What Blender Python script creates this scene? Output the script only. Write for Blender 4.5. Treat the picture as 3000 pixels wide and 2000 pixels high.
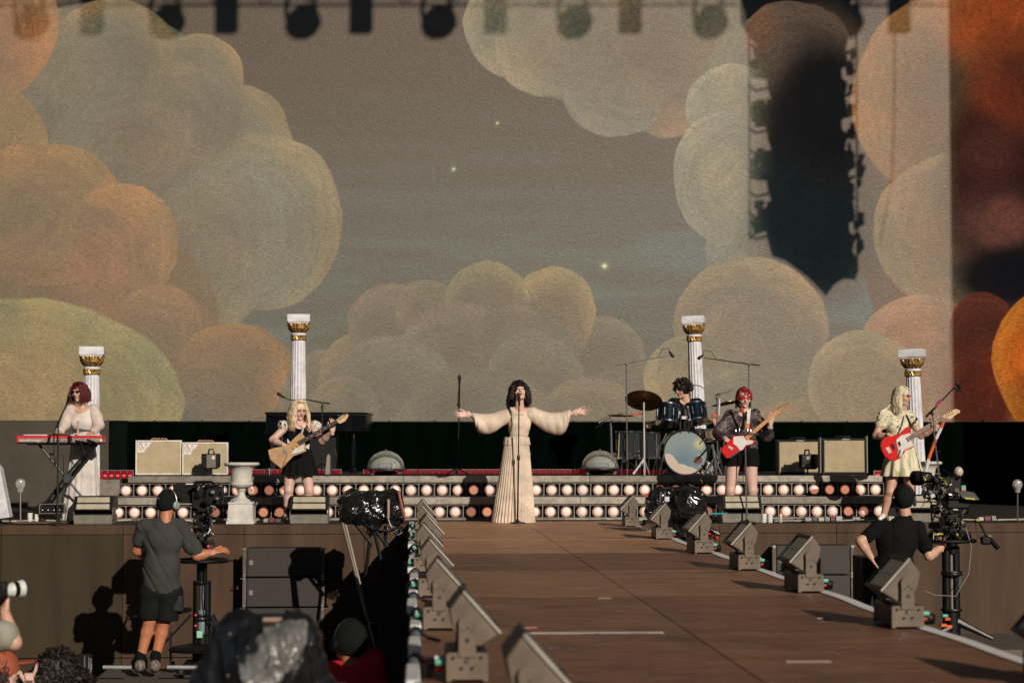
import bpy, bmesh, math, random
import numpy as np
from mathutils import Vector, Matrix, Euler
R = math.radians
rnd = random.Random(7)
nrs = np.random.RandomState(7)
for o in list(bpy.data.objects): bpy.data.objects.remove(o)
SC = bpy.context.scene
COL = SC.collection
# ---------------------------------------------------------------- camera
FPX = 5500.0                       # focal length in photo pixels (3000 wide)
CAMH = 0.94                        # camera height above the stage floor
PITCH = math.atan(305/FPX)
YAW = math.atan(300*math.cos(PITCH)/FPX)
cam_d = bpy.data.cameras.new('camera'); cam = bpy.data.objects.new('camera', cam_d); COL.objects.link(cam)
cam.location = (0, 0, CAMH); cam.rotation_euler = (math.pi/2+PITCH, 0, -YAW)
cam_d.sensor_width = 36.0; cam_d.lens = FPX/3000*36.0
cam_d.clip_start = 0.3; cam_d.clip_end = 400
cam_d.dof.use_dof = True; cam_d.dof.focus_distance = 23.0; cam_d.dof.aperture_fstop = 3.0
SC.camera = cam
# ---------------------------------------------------------------- world and sun
SUNV = Vector((0.90, -2.25, 1.0)).normalized()      # towards the sun
elev = math.asin(SUNV.z)
world = bpy.data.worlds.new('World'); SC.world = world; world.use_nodes = True
wn = world.node_tree.nodes; wl = world.node_tree.links
bg = wn['Background']; sky = wn.new('ShaderNodeTexSky'); sky.sky_type = 'NISHITA'; sky.sun_disc = False
sky.air_density = 0.8; sky.dust_density = 0.5; sky.sun_elevation = elev; sky.sun_rotation = math.atan2(SUNV.x, SUNV.y)
wl.new(sky.outputs[0], bg.inputs[0]); bg.inputs[1].default_value = 0.05
sd = bpy.data.lights.new('sun', 'SUN'); sun = bpy.data.objects.new('sun', sd); COL.objects.link(sun)
sd.energy = 5.0; sd.angle = R(0.45); sd.color = (1.0, 0.90, 0.79)
sun.rotation_euler = SUNV.to_track_quat('Z', 'Y').to_euler(); sun.location = (20, -30, 25)
SC.view_settings.view_transform = 'Standard'; SC.view_settings.look = 'None'
SC.view_settings.exposure = -0.43; SC.view_settings.gamma = 1.0; SC.view_settings.use_curve_mapping = False
SC.render.engine = 'CYCLES'
# ---------------------------------------------------------------- measuring helpers
_r = np.array([math.cos(YAW), -math.sin(YAW), 0.0])
_f = np.array([math.sin(YAW)*math.cos(PITCH), math.cos(YAW)*math.cos(PITCH), math.sin(PITCH)])
_u = np.array([-math.sin(YAW)*math.sin(PITCH), -math.cos(YAW)*math.sin(PITCH), math.cos(PITCH)])
def ray(px, py):
    return _f + _r*((px-1500)/FPX) + _u*((1000-py)/FPX)
def P(px, py, Y):
    """world point in the vertical plane y = Y that a photo position shows"""
    d = ray(px, py); t = Y/d[1]
    return Vector((d[0]*t, Y, CAMH+d[2]*t))
def G(px, py, z=0.0):
    """world point at height z that a photo position shows"""
    d = ray(px, py); t = (z-CAMH)/d[2]
    return Vector((d[0]*t, d[1]*t, z))
def S(Y): return FPX/Y            # photo pixels per metre at depth Y
# ---------------------------------------------------------------- tagging
def tag(o, label=None, cat=None, group=None, kind=None):
    if label: o['label'] = label
    if cat: o['category'] = cat
    if group: o['group'] = group
    if kind: o['kind'] = kind
    return o
ORG = {}
def root(name, loc, label, cat, group=None, kind=None):
    o = bpy.data.objects.new(name, None); COL.objects.link(o); o.location = loc; o.empty_display_size = 0.1
    ORG[o.name] = Vector(loc)
    return tag(o, label, cat, group, kind)
def copy_tree(o, parent=None):
    c = o.copy(); COL.objects.link(c)
    if parent is not None: c.parent = parent
    for ch in list(o.children): copy_tree(ch, c)
    return c
# ---------------------------------------------------------------- mesh builder
def basis(d):
    d = Vector(d).normalized(); a = Vector((0,0,1)) if abs(d.z) < 0.9 else Vector((0,1,0))
    x = a.cross(d).normalized(); y = d.cross(x)
    return x, y, d
class M:
    def __init__(s): s.v = []; s.f = []
    def add(s, vs, fs):
        n = len(s.v); s.v += [tuple(v) for v in vs]; s.f += [tuple(i+n for i in f) for f in fs]; return s
    def box(s, c, size, rot=None):
        hx, hy, hz = size[0]/2, size[1]/2, size[2]/2; c = Vector(c)
        vs = [Vector((x*hx, y*hy, z*hz)) for x in (-1,1) for y in (-1,1) for z in (-1,1)]
        if rot is not None: vs = [rot @ v for v in vs]
        return s.add([c+v for v in vs], [(0,1,3,2),(4,6,7,5),(0,4,5,1),(2,3,7,6),(0,2,6,4),(1,5,7,3)])
    def b2(s, x0, x1, y0, y1, z0, z1):
        return s.box(((x0+x1)/2,(y0+y1)/2,(z0+z1)/2), (abs(x1-x0),abs(y1-y0),abs(z1-z0)))
    def tube(s, pts, r, n=8, caps=True):
        pts = [Vector(p) for p in pts]; k = len(pts)
        rs = r if isinstance(r, (list, tuple)) else [r]*k
        x, y, _ = basis(pts[1]-pts[0]); vs = []
        for i, p in enumerate(pts):
            d = (pts[min(i+1,k-1)]-pts[max(i-1,0)])
            if d.length < 1e-9: d = Vector((0,0,1))
            d.normalize(); x = (x - d*x.dot(d))
            if x.length < 1e-6: x = basis(d)[0]
            x.normalize(); y = d.cross(x)
            for j in range(n):
                a = 2*math.pi*j/n; vs.append(p+(x*math.cos(a)+y*math.sin(a))*rs[i])
        fs = [(i*n+j, i*n+(j+1)%n, (i+1)*n+(j+1)%n, (i+1)*n+j) for i in range(k-1) for j in range(n)]
        if caps: fs += [tuple(range(n))[::-1], tuple((k-1)*n+j for j in range(n))]
        return s.add(vs, fs)
    def lathe(s, prof, c, n=24, axis=(0,0,1), sx=1, sy=1):
        """prof: list of (radius, distance along axis)"""
        x, y, d = basis(axis); c = Vector(c); vs = []; k = len(prof)
        if tuple(axis) == (0,0,1): x, y = Vector((1,0,0)), Vector((0,1,0))
        for (r, h) in prof:
            for j in range(n):
                a = 2*math.pi*j/n; vs.append(c+d*h+x*(r*math.cos(a)*sx)+y*(r*math.sin(a)*sy))
        fs = [(i*n+j, i*n+(j+1)%n, (i+1)*n+(j+1)%n, (i+1)*n+j) for i in range(k-1) for j in range(n)]
        fs += [tuple(range(n))[::-1], tuple((k-1)*n+j for j in range(n))]
        return s.add(vs, fs)
    def prism(s, pts, ext):
        """closed outline of world points swept along ext"""
        pts = [Vector(p) for p in pts]; e = Vector(ext); n = len(pts)
        fs = [tuple(range(n)), tuple(range(2*n-1, n-1, -1))] + [(i, i+n, (i+1)%n+n, (i+1)%n) for i in range(n)]
        return s.add(pts+[p+e for p in pts], fs)
    def pp(s, pxs, Y, th):
        return s.prism([P(x, y, Y) for x, y in pxs], (0, th, 0))
    def ell(s, c, r, n=16, m=10, rot=None):
        c = Vector(c); vs = []
        if not isinstance(r, (list, tuple)): r = (r, r, r)
        for i in range(m+1):
            t = math.pi*i/m
            for j in range(n):
                a = 2*math.pi*j/n; v = Vector((r[0]*math.sin(t)*math.cos(a), r[1]*math.sin(t)*math.sin(a), r[2]*math.cos(t)))
                if rot is not None: v = rot @ v
                vs.append(c+v)
        return s.add(vs, [(i*n+j, (i+1)*n+j, (i+1)*n+(j+1)%n, i*n+(j+1)%n) for i in range(m) for j in range(n)])
    def np_(s, V, F):
        n = len(s.v); s.v += [tuple(v) for v in V]; s.f += [tuple(int(i)+n for i in f) for f in F]; return s
    def obj(s, name, mat, parent=None, smooth=35, bevel=0, origin=None, kind=None):
        return mk(name, s.v, s.f, mat, parent, smooth, bevel, origin, kind)
def mk(name, v, f, mat, parent=None, smooth=35, bevel=0, origin=None, kind=None):
    V = np.asarray(v, dtype=float)
    if parent is not None: org = ORG[parent.name]
    elif origin is not None: org = Vector(origin)
    else:
        mn, mx = V.min(0), V.max(0); org = Vector(((mn[0]+mx[0])/2, (mn[1]+mx[1])/2, mn[2]))
    V = V - np.array(org)
    me = bpy.data.meshes.new(name); me.from_pydata(V.tolist(), [], f); me.validate(); me.update()
    bm = bmesh.new(); bm.from_mesh(me); bmesh.ops.recalc_face_normals(bm, faces=bm.faces); bm.to_mesh(me); bm.free()
    if mat: me.materials.append(mat)
    if smooth:
        me.polygons.foreach_set('use_smooth', [True]*len(me.polygons))
        if smooth < 180: me.set_sharp_from_angle(angle=R(smooth))
    o = bpy.data.objects.new(name, me); COL.objects.link(o)
    if parent is not None: o.parent = parent
    else: o.location = org
    ORG[o.name] = org
    if bevel:
        b = o.modifiers.new('bevel', 'BEVEL'); b.width = bevel; b.segments = 2; b.limit_method = 'ANGLE'; b.angle_limit = R(40)
    if kind: o['kind'] = kind
    return o
# ---------------------------------------------------------------- materials
def nodes_mat(name):
    m = bpy.data.materials.new(name); m.use_nodes = True
    return m, m.node_tree.nodes, m.node_tree.links, m.node_tree.nodes['Principled BSDF']
MATS = {}
def mat(name, col, rough=0.55, metal=0.0, var=0.12, scale=6.0, bump=0.0, bscale=60.0, spec=0.5, emit=None, estr=0.0, col2=None, stretch=(1,1,1), coat=0, trans=0, alpha=1, sheen=0, sss=0):
    if name in MATS: return MATS[name]
    m, n, l, b = nodes_mat(name)
    b.inputs['Roughness'].default_value = rough; b.inputs['Metallic'].default_value = metal
    b.inputs['Specular IOR Level'].default_value = spec
    if coat: b.inputs['Coat Weight'].default_value = coat; b.inputs['Coat Roughness'].default_value = 0.08
    if trans: b.inputs['Transmission Weight'].default_value = trans; b.inputs['IOR'].default_value = 1.45
    if alpha < 1: b.inputs['Alpha'].default_value = alpha
    if sheen: b.inputs['Sheen Weight'].default_value = sheen
    if sss:
        b.inputs['Subsurface Weight'].default_value = sss; b.inputs['Subsurface Radius'].default_value = (0.03, 0.012, 0.006)
        b.inputs['Subsurface Scale'].default_value = 0.5
    tc = n.new('ShaderNodeTexCoord'); mp = n.new('ShaderNodeMapping'); mp.inputs['Scale'].default_value = stretch
    l.new(tc.outputs['Object'], mp.inputs[0])
    nz = n.new('ShaderNodeTexNoise'); nz.inputs['Scale'].default_value = scale; nz.inputs['Detail'].default_value = 6; nz.inputs['Roughness'].default_value = 0.62
    l.new(mp.outputs[0], nz.inputs['Vector'])
    mx = n.new('ShaderNodeMix'); mx.data_type = 'RGBA'
    c2 = col2 if col2 else tuple(max(0, c*(1-2*var)) for c in col)
    c1 = col if col2 else tuple(min(1, c*(1+var)) for c in col)
    mx.inputs[6].default_value = (*c1, 1); mx.inputs[7].default_value = (*c2, 1)
    mr = n.new('ShaderNodeMapRange'); mr.inputs[1].default_value = 0.35; mr.inputs[2].default_value = 0.65
    l.new(nz.outputs[0], mr.inputs[0]); l.new(mr.outputs[0], mx.inputs[0]); l.new(mx.outputs[2], b.inputs['Base Color'])
    if bump:
        n2 = n.new('ShaderNodeTexNoise'); n2.inputs['Scale'].default_value = bscale; n2.inputs['Detail'].default_value = 4
        l.new(mp.outputs[0], n2.inputs['Vector'])
        bp = n.new('ShaderNodeBump'); bp.inputs['Strength'].default_value = bump; bp.inputs['Distance'].default_value = 0.01
        l.new(n2.outputs[0], bp.inputs['Height']); l.new(bp.outputs[0], b.inputs['Normal'])
    rr = n.new('ShaderNodeMapRange'); rr.inputs[3].default_value = max(0.03, rough-0.08); rr.inputs[4].default_value = min(1, rough+0.1)
    l.new(nz.outputs[0], rr.inputs[0]); l.new(rr.outputs[0], b.inputs['Roughness'])
    if emit: b.inputs['Emission Color'].default_value = (*emit, 1); b.inputs['Emission Strength'].default_value = estr*1.35
    MATS[name] = m
    return m
def s2l(*c): return tuple(((x/255)/12.92 if x/255 <= 0.04045 else ((x/255+0.055)/1.055)**2.4) for x in c)
BLACK = mat('black_plastic', (0.0045,0.0045,0.0045), 0.5, spec=.25)
BLACKM = mat('black_metal', (0.014,0.013,0.012), 0.4, 0.2)
DUST = mat('dusty_black_paint', (0.105,0.085,0.065), 0.6, bump=0.15, bscale=180, var=0.2)
RUBBER = mat('black_rubber', (0.012,0.012,0.012), 0.7)
CHROME = mat('chrome', (0.75,0.75,0.75), 0.15, 1.0)
STEEL = mat('worn_steel', (0.42,0.40,0.37), 0.35, 0.9)
ALU = mat('aluminium', (0.36,0.32,0.26), 0.45, 0.35, var=0.18, scale=9, bump=0.1)
WHITE = mat('white_paint', (0.68,0.67,0.69), 0.5)
WHITEP = mat('white_plastic', (0.7,0.69,0.66), 0.4)
GOLD = mat('gold_paint', (0.52,0.30,0.10), 0.38, 0.55, var=0.45, scale=28, bump=0.5, bscale=40)
TAN = mat('tan_grille', (0.44,0.355,0.215), 0.8, bump=0.2, bscale=400, var=0.06)
CREAM = mat('cream_vinyl', (0.66,0.57,0.42), 0.55)
# ---------------------------------------------------------------- signed-distance modelling (people, cloth, urn leaves)
class Field:
    def __init__(s, h=0.011, k=0.03): s.p = []; s.h = h; s.k = k; s.disp = None; s.cuts = []
    def rc(s, a, b, ra, rb=None, k=None, sub=False):
        rb = ra if rb is None else rb; a = np.array(a, float); b = np.array(b, float)
        s.p.append(('rc', a, b, ra, rb, s.k if k is None else k, sub)); return s
    def ell(s, c, r, k=None, rot=None, sub=False):
        if not isinstance(r, (tuple, list)): r = (r,r,r)
        s.p.append(('el', np.array(c, float), np.array(r, float), None if rot is None else np.array(rot, float), 0, s.k if k is None else k, sub)); return s
    def cut(s, p, n): s.cuts.append((np.array(p, float), np.array(n, float)/np.linalg.norm(np.array(n, float)))); return s
    def mesh(s):
        lo = np.full(3, 1e9); hi = -lo; bbs = []
        for q in s.p:
            if q[0] == 'rc':
                r = max(q[3], q[4]); l_ = np.minimum(q[1], q[2])-r; h_ = np.maximum(q[1], q[2])+r
            else:
                r = q[2] if q[3] is None else np.full(3, q[2].max()); l_ = q[1]-r; h_ = q[1]+r
            bbs.append((l_, h_))
            if not q[6]: lo = np.minimum(lo, l_); hi = np.maximum(hi, h_)
        h = s.h; mg = 3*h+0.02; lo -= mg; hi += mg
        n = np.ceil((hi-lo)/h).astype(int)+1
        ax = [lo[i]+h*np.arange(n[i]) for i in range(3)]
        F = np.full(n, 0.25, dtype=np.float32)
        for q, (l_, h_) in zip(s.p, bbs):
            k = q[5]; m = k+3*h+0.01
            i0 = np.maximum(0, ((l_-m-lo)/h).astype(int)); i1 = np.minimum(n, ((h_+m-lo)/h).astype(int)+2)
            if (i1 <= i0).any(): continue
            X, Y, Z = np.meshgrid(ax[0][i0[0]:i1[0]], ax[1][i0[1]:i1[1]], ax[2][i0[2]:i1[2]], indexing='ij', sparse=True)
            if q[0] == 'rc':
                a, b, ra, rb = q[1:5]; ba = b-a; L = max(1e-9, ba.dot(ba))
                t = np.clip(((X-a[0])*ba[0]+(Y-a[1])*ba[1]+(Z-a[2])*ba[2])/L, 0, 1)
                d = np.sqrt((X-a[0]-t*ba[0])**2+(Y-a[1]-t*ba[1])**2+(Z-a[2]-t*ba[2])**2) - (ra+(rb-ra)*t)
            else:
                c, r, rt = q[1:4]; x, y, z = X-c[0], Y-c[1], Z-c[2]
                if rt is not None:
                    x, y, z = (rt[0,0]*x+rt[1,0]*y+rt[2,0]*z), (rt[0,1]*x+rt[1,1]*y+rt[2,1]*z), (rt[0,2]*x+rt[1,2]*y+rt[2,2]*z)
                k0 = np.sqrt((x/r[0])**2+(y/r[1])**2+(z/r[2])**2)
                k1 = np.sqrt((x/r[0]**2)**2+(y/r[1]**2)**2+(z/r[2]**2)**2)+1e-9
                d = k0*(k0-1)/k1
            sl = tuple(slice(i0[j], i1[j]) for j in range(3)); A = F[sl]
            if q[6]: d = -d; hh = np.clip(0.5-0.5*(A-d)/max(k,1e-6)*1.0, 0, 1); F[sl] = np.maximum(A, d)
            elif k > 0:
                hh = np.clip(0.5+0.5*(A-d)/k, 0, 1); F[sl] = A*(1-hh)+d*hh - k*hh*(1-hh)
            else: F[sl] = np.minimum(A, d)
        if s.disp is not None or s.cuts:
            X, Y, Z = np.meshgrid(*ax, indexing='ij', sparse=True)
            if s.disp is not None: F = F + s.disp(X, Y, Z)
            for p, nn in s.cuts:
                F = np.maximum(F, (X-p[0])*nn[0]+(Y-p[1])*nn[1]+(Z-p[2])*nn[2])
        F[0]=F[-1]=1; F[:,0]=F[:,-1]=1; F[:,:,0]=F[:,:,-1]=1
        ins = F < 0; C = tuple(n-1)
        acc = np.zeros(C+(3,), np.float32); cnt = np.zeros(C, np.int16); quads = []
        crosses = []
        for a in range(3):
            sl0 = [slice(None)]*3; sl1 = [slice(None)]*3; sl0[a] = slice(0,-1); sl1[a] = slice(1,None)
            A, B = F[tuple(sl0)], F[tuple(sl1)]; cr = (A < 0) != (B < 0)
            idx = np.argwhere(cr); av = A[cr]; bv = B[cr]; t = av/(av-bv)
            pos = idx.astype(np.float32).copy(); pos[:,a] += t
            b_, c_ = [x for x in range(3) if x != a]
            for db in (0,1):
                for dc in (0,1):
                    ci = idx.copy(); ci[:,b_] -= db; ci[:,c_] -= dc
                    ok = (ci >= 0).all(1) & (ci < np.array(C)).all(1); cc = ci[ok]
                    acc[cc[:,0],cc[:,1],cc[:,2]] += pos[ok]; cnt[cc[:,0],cc[:,1],cc[:,2]] += 1
            crosses.append((a, b_, c_, idx, av < 0))
        cells = np.argwhere(cnt > 0); vid = np.full(C, -1, np.int64); vid[cells[:,0],cells[:,1],cells[:,2]] = np.arange(len(cells))
        V = acc[cells[:,0],cells[:,1],cells[:,2]]/cnt[cells[:,0],cells[:,1],cells[:,2]][:,None]*h + lo
        for a, b_, c_, idx, neg in crosses:
            q = []
            for db, dc in ((1,1),(0,1),(0,0),(1,0)):
                ci = idx.copy(); ci[:,b_] -= db; ci[:,c_] -= dc; q.append(vid[ci[:,0],ci[:,1],ci[:,2]])
            q = np.stack(q, 1); flip = neg if a != 1 else ~neg
            q[flip] = q[flip][:, ::-1]; quads.append(q)
        Q = np.concatenate(quads) if quads else np.zeros((0,4), int)
        return V.astype(float), Q[(Q >= 0).all(1)]
def fieldobj(name, fields, mt, parent, smooth=180):
    V = []; Q = []; n = 0
    for f in (fields if isinstance(fields, list) else [fields]):
        v, q = f.mesh()
        if len(v) == 0: continue
        V.append(v); Q.append(q+n); n += len(v)
    V = np.concatenate(V); Q = np.concatenate(Q)
    org = ORG[parent.name]; V = V - np.array(org)
    me = bpy.data.meshes.new(name); me.vertices.add(len(V)); me.vertices.foreach_set('co', V.astype(np.float32).ravel())
    me.loops.add(len(Q)*4); me.loops.foreach_set('vertex_index', Q.ravel().astype(np.int32))
    me.polygons.add(len(Q)); me.polygons.foreach_set('loop_start', (np.arange(len(Q))*4).astype(np.int32))
    me.polygons.foreach_set('use_smooth', np.ones(len(Q), bool)); me.update(); me.validate()
    me.materials.append(mt)
    o = bpy.data.objects.new(name, me); COL.objects.link(o); o.parent = parent; ORG[o.name] = org
    return o
# ================================================================ SETTING
YS = 30.5                          # depth of the LED screen
_lat = np.random.RandomState(5).rand(256, 256)
def vnoise(u, v, seed=0):
    u = u+seed*17.3; v = v+seed*5.7; iu = np.floor(u).astype(int); iv = np.floor(v).astype(int); fu = u-iu; fv = v-iv
    fu = fu*fu*(3-2*fu); fv = fv*fv*(3-2*fv); a_, b_, c_, d_ = _lat[iu%256, iv%256], _lat[(iu+1)%256, iv%256], _lat[iu%256, (iv+1)%256], _lat[(iu+1)%256, (iv+1)%256]
    return (a_*(1-fu)+b_*fu)*(1-fv)+(c_*(1-fu)+d_*fu)*fv
def fbm(u, v, o=4, seed=0):
    r_ = 0; am = .5; tot = 0
    for i in range(o): r_ = r_+am*vnoise(u*2**i, v*2**i, seed+i*3); tot += am; am *= .55
    return r_/tot
GL=(.060,.060,.040); GLr=(.16,.10,.035); GR=(.085,.095,.068); OR=(.13,.05,.016); YE=(.12,.075,.02); BR=(.065,.034,.014)
CC=(.036,.032,.022); CR=(.085,.070,.042); PA=(.085,.076,.048); PB=(.10,.105,.075); DK=(.003,.005,.007); O=(0,0)
Lr = [
 (300,350,330,350,GL,GL,.9,.01,*O),(480,600,370,430,(.058,.056,.038),(.075,.08,.055),.5,.02,*O),
 (340,180,187,190,GL,GLr,.75,.01),(585,225,126,128,GL,GLr,.7,.01),(690,410,160,165,(.07,.075,.05),GLr,.72,.01),(770,650,232,262,GR,(.17,.115,.045),.80,.01),(620,700,180,210,(.055,.055,.04),(.08,.085,.06),.6,.2),(560,330,160,150,(.05,.045,.03),(.085,.07,.045),.6,.15),(420,420,150,120,(.05,.04,.028),(.075,.06,.04),.6,.2),
 (250,960,390,340,BR,(.085,.045,.02),.8,.02,*O),(-40,60,215,235,(.11,.045,.018),(.2,.08,.022),.6,.01),
 (-30,420,172,170,YE,(.15,.09,.026),.6,.01),(130,625,240,215,(.10,.055,.02),(.16,.085,.024),.7,.01),(360,720,162,188,(.10,.048,.018),(.16,.085,.026),.65,.01),(260,770,150,170,(.085,.038,.018),(.11,.055,.024),.6,.1),(110,640,140,140,(.085,.05,.022),(.13,.075,.026),.6,.2),(470,960,130,130,(.075,.045,.022),(.10,.055,.025),.7,.03),
 (690,1090,167,142,(.10,.055,.02),(.18,.075,.016),.72,.01,-.2,.2),(640,1180,170,140,(.06,.042,.026),BR,.4,.4),
 (60,1180,467,302,(.12,.10,.032),(.125,.118,.045),.7,.008,-.15,.2),(0,1200,250,200,(.11,.08,.032),(.12,.09,.035),.4,.5),
 (1400,1190,520,290,CC,CC,.8,.02,*O),(930,1200,110,170,CC,CR,.7,.01,0,.2),(1850,1180,130,130,(.04,.042,.03),CR,.8,.01,0,.2),(1060,1100,126,125,CC,CR,.75,.01),(1140,960,130,129,CC,(.10,.072,.052),.75,.01),
 (1245,915,98,100,CC,CR,.75,.01),(1770,1040,117,121,CC,(.09,.075,.05),.75,.01),(1620,920,126,146,(.04,.032,.022),(.155,.125,.045),.80,.01),(1430,890,127,126,CC,(.11,.105,.045),.82,.01),
 (1330,1090,195,200,(.036,.034,.024),(.105,.078,.056),.80,.02),(1530,1000,140,120,(.032,.03,.022),(.05,.045,.03),.8,.1),(1150,1190,190,205,(.034,.040,.030),(.075,.07,.05),.80,.03),(1570,1130,150,165,(.03,.033,.024),(.085,.08,.055),.86,.03),(1000,1230,120,120,(.035,.037,.027),(.07,.065,.045),.8,.05),(1400,1240,240,160,(.034,.040,.030),(.05,.052,.036),.7,.1),(1720,1210,140,110,(.032,.034,.025),(.06,.058,.04),.8,.05),
 (1800,60,400,255,(.055,.044,.028),(.065,.052,.034),.6,.02,*O),(1490,70,134,152,PA,(.13,.12,.07),.84,.008),(1600,130,152,150,PA,(.12,.11,.065),.84,.008),(1960,290,132,116,(.07,.048,.03),(.10,.065,.038),.7,.02),(1800,270,150,129,(.075,.07,.052),(.11,.105,.08),.78,.01),(1720,120,200,140,(.06,.052,.035),(.08,.07,.045),.6,.2),(1950,130,150,130,(.065,.042,.026),(.08,.05,.03),.6,.2),
 (2300,300,260,270,PA,PA,.8,.01,*O),(2300,720,235,215,(.06,.075,.06),(.075,.09,.068),.7,.01),(2150,330,146,152,PB,(.16,.155,.105),.90,.008),(2130,520,169,192,PB,(.15,.15,.105),.90,.008),
 (2390,300,180,260,(.035,.018,.012),(.045,.022,.015),.6,.3,*O),(2330,130,160,130,(.060,.030,.020),(.085,.04,.026),.7,.02,0,.2),(2380,420,180,240,DK,DK,.5,.35,*O),  # soft dark lobes deepen the picture where the array's shadow falls
 (2880,600,380,640,(.030,.017,.012),(.05,.03,.018),.75,.01,.3,0),(2405,640,210,270,(.0035,.009,.011),(.006,.011,.013),.5,.28,*O),(2420,330,150,230,(.0025,.004,.005),(.006,.005,.005),.5,.3,*O),  # more dark lobes painted inside the array's shadow
 (2830,290,352,322,(.070,.040,.020),(.22,.10,.03),.70,.01,.2,.1),(2800,680,247,240,(.075,.055,.032),(.14,.105,.055),.72,.01,.3,0),
 (2960,520,200,330,(.016,.005,.005),(.035,.010,.006),.5,.3,*O),(2950,60,190,170,(.20,.042,.010),(.25,.055,.010),.5,.35,*O),(2990,250,150,140,(.07,.016,.007),(.14,.030,.008),.5,.5,*O),(2900,450,120,120,(.060,.018,.012),(.03,.008,.006),.5,.5,*O),(2920,660,150,110,(.075,.032,.024),(.03,.012,.010),.5,.5,*O),(2960,810,170,90,(.004,.004,.006),(.006,.005,.006),.5,.3,*O),
 (2200,1150,300,200,(.045,.050,.036),(.055,.06,.04),.7,.02,*O),(2200,960,236,212,(.060,.052,.038),(.165,.11,.05),.88,.008,0,.2),(2180,1000,150,130,(.05,.046,.036),(.075,.06,.045),.6,.2),
 (2030,1110,152,130,(.080,.068,.035),(.12,.10,.055),.8,.01),(2130,1230,190,150,(.055,.062,.042),(.08,.085,.055),.8,.01),(2400,1280,260,120,(.11,.07,.034),(.14,.09,.045),.8,.01),
 (2660,1200,330,190,(.12,.07,.032),(.12,.07,.032),.6,.03,*O),(2710,1050,192,186,(.14,.062,.026),(.20,.11,.055),.90,.008),(2880,1010,112,160,(.060,.015,.008),(.10,.025,.012),.8,.01),(2530,1130,172,156,(.13,.09,.042),(.17,.13,.07),.88,.008,.2,.2),(2870,1170,110,170,(.075,.014,.006),(.10,.02,.008),.6,.3,*O),
 (3065,1065,158,215,(.30,.075,.008),(.42,.14,.018),.8,.008,.2,.1)]
def sst(x, a_, b_): t = np.clip((x-a_)/(b_-a_), 0, 1); return t*t*(3-2*t)
def paint(X, Z):
    """colour the video wall shows at each point: a painted sky with clouds"""
    n1 = fbm(X*.9+7, Z*.9, 4, 1); n2 = fbm(X*.9, Z*.9+9, 4, 2); XW = X+(n1-.5)*.20; ZW = Z+(n2-.5)*.20
    zf = sst(Z, P(1500,100,YS).z, P(1500,800,YS).z)[:,None]
    col = np.array((.001,.003,.004))*(1-zf)+np.array((.028,.050,.042))*zf
    st = fbm(X*.5, Z*5.0, 4, 4)[:,None]; col = col*(.55+.9*st); blu = sst(fbm(X*.35, Z*1.3, 3, 11), .48, .7)[:,None]*zf; col = col+blu*np.array((.002,.018,.026))
    for li, it in enumerate(Lr):
        (cx, cy, rx, ry, ci, cr, rs, so) = it[:8]
        off = it[8:10] if len(it) > 8 else ((-.24,.14) if cx < 900 else (0,.28) if cx < 1900 and cy > 600 else (.2,-.15) if cy < 320 and cx < 2000 else (.26,.1) if cx < 2300 else (0,.16))
        ad = (.022,.026,.018) if cx < 2450 else (.004,.012,.012) if cx < 2800 else (.004,.001,.001)
        cr = tuple(p*.25+q*.80 for p, q in zip(ci, cr))
        if sum(ci) > .03: ci = tuple(p+q for p, q in zip(ci, ad)); cr = tuple(p+q for p, q in zip(cr, ad))
        c = P(cx, cy, YS); s_ = S(YS); R1, R2 = rx/s_, ry/s_; px_, pz_ = (XW-c.x)/R1, (ZW-c.z)/R2
        k = np.nonzero(px_**2+pz_**2 < (1+so*1.3)**2)[0]
        if len(k) == 0: continue
        px_, pz_ = px_[k], pz_[k]; d = np.sqrt(px_**2+pz_**2); qx, qz = px_-off[0], pz_+off[1]; dd = np.sqrt(qx**2+qz**2); hyp = math.hypot(*off)
        rim = sst(dd, rs-.2+abs(off[0])*.3, 1+hyp*.9)[:,None]; cc = np.array(ci)*(1-rim)+np.array(cr)*rim
        Rm = (R1+R2)/2; th = np.arctan2(qz, qx); w_ = fbm(X[k]*1.2, Z[k]*1.2, 3, 21+li)
        g = fbm(dd*Rm/.10+w_*4, th*Rm/.75+w_*2, 4, li); g2 = fbm(dd*Rm/.035+w_*6, th*Rm/.4, 2, li+7); sw = fbm(X[k]*.8+li, Z[k]*.8, 4, li+3)
        cc = cc*(.72+.44*g+.24*(g2-.5))[:,None]*(1+(sw-.5)*.7)[:,None]
        wm = sst(sw, .45, .75)[:,None]; cc = cc*(1+wm*np.array((.35,.08,-.08)))
        m = 1-sst(d, 1-so*1.2, 1+so)
        if hyp > .01: m = m*sst(-off[0]/hyp*px_+off[1]/hyp*pz_, -1.0, 0.0)
        m = m[:,None]; col[k] = col[k]*(1-m)+cc*m
    for (sx, sy, sr) in ((1457,361,3.4),(1329,496,4.2),(1771,779,7.0)):
        c = P(sx, sy, YS); q = np.sqrt((X-c.x)**2+(Z-c.z)**2)*S(YS); col = col+np.exp(-(q/sr/1.9)**2)[:,None]*np.array((.10,.11,.03))+np.exp(-(q/sr/.8)**2)[:,None]*np.array((.5,.55,.35))
    return np.clip(col, 0, 1)
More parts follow.
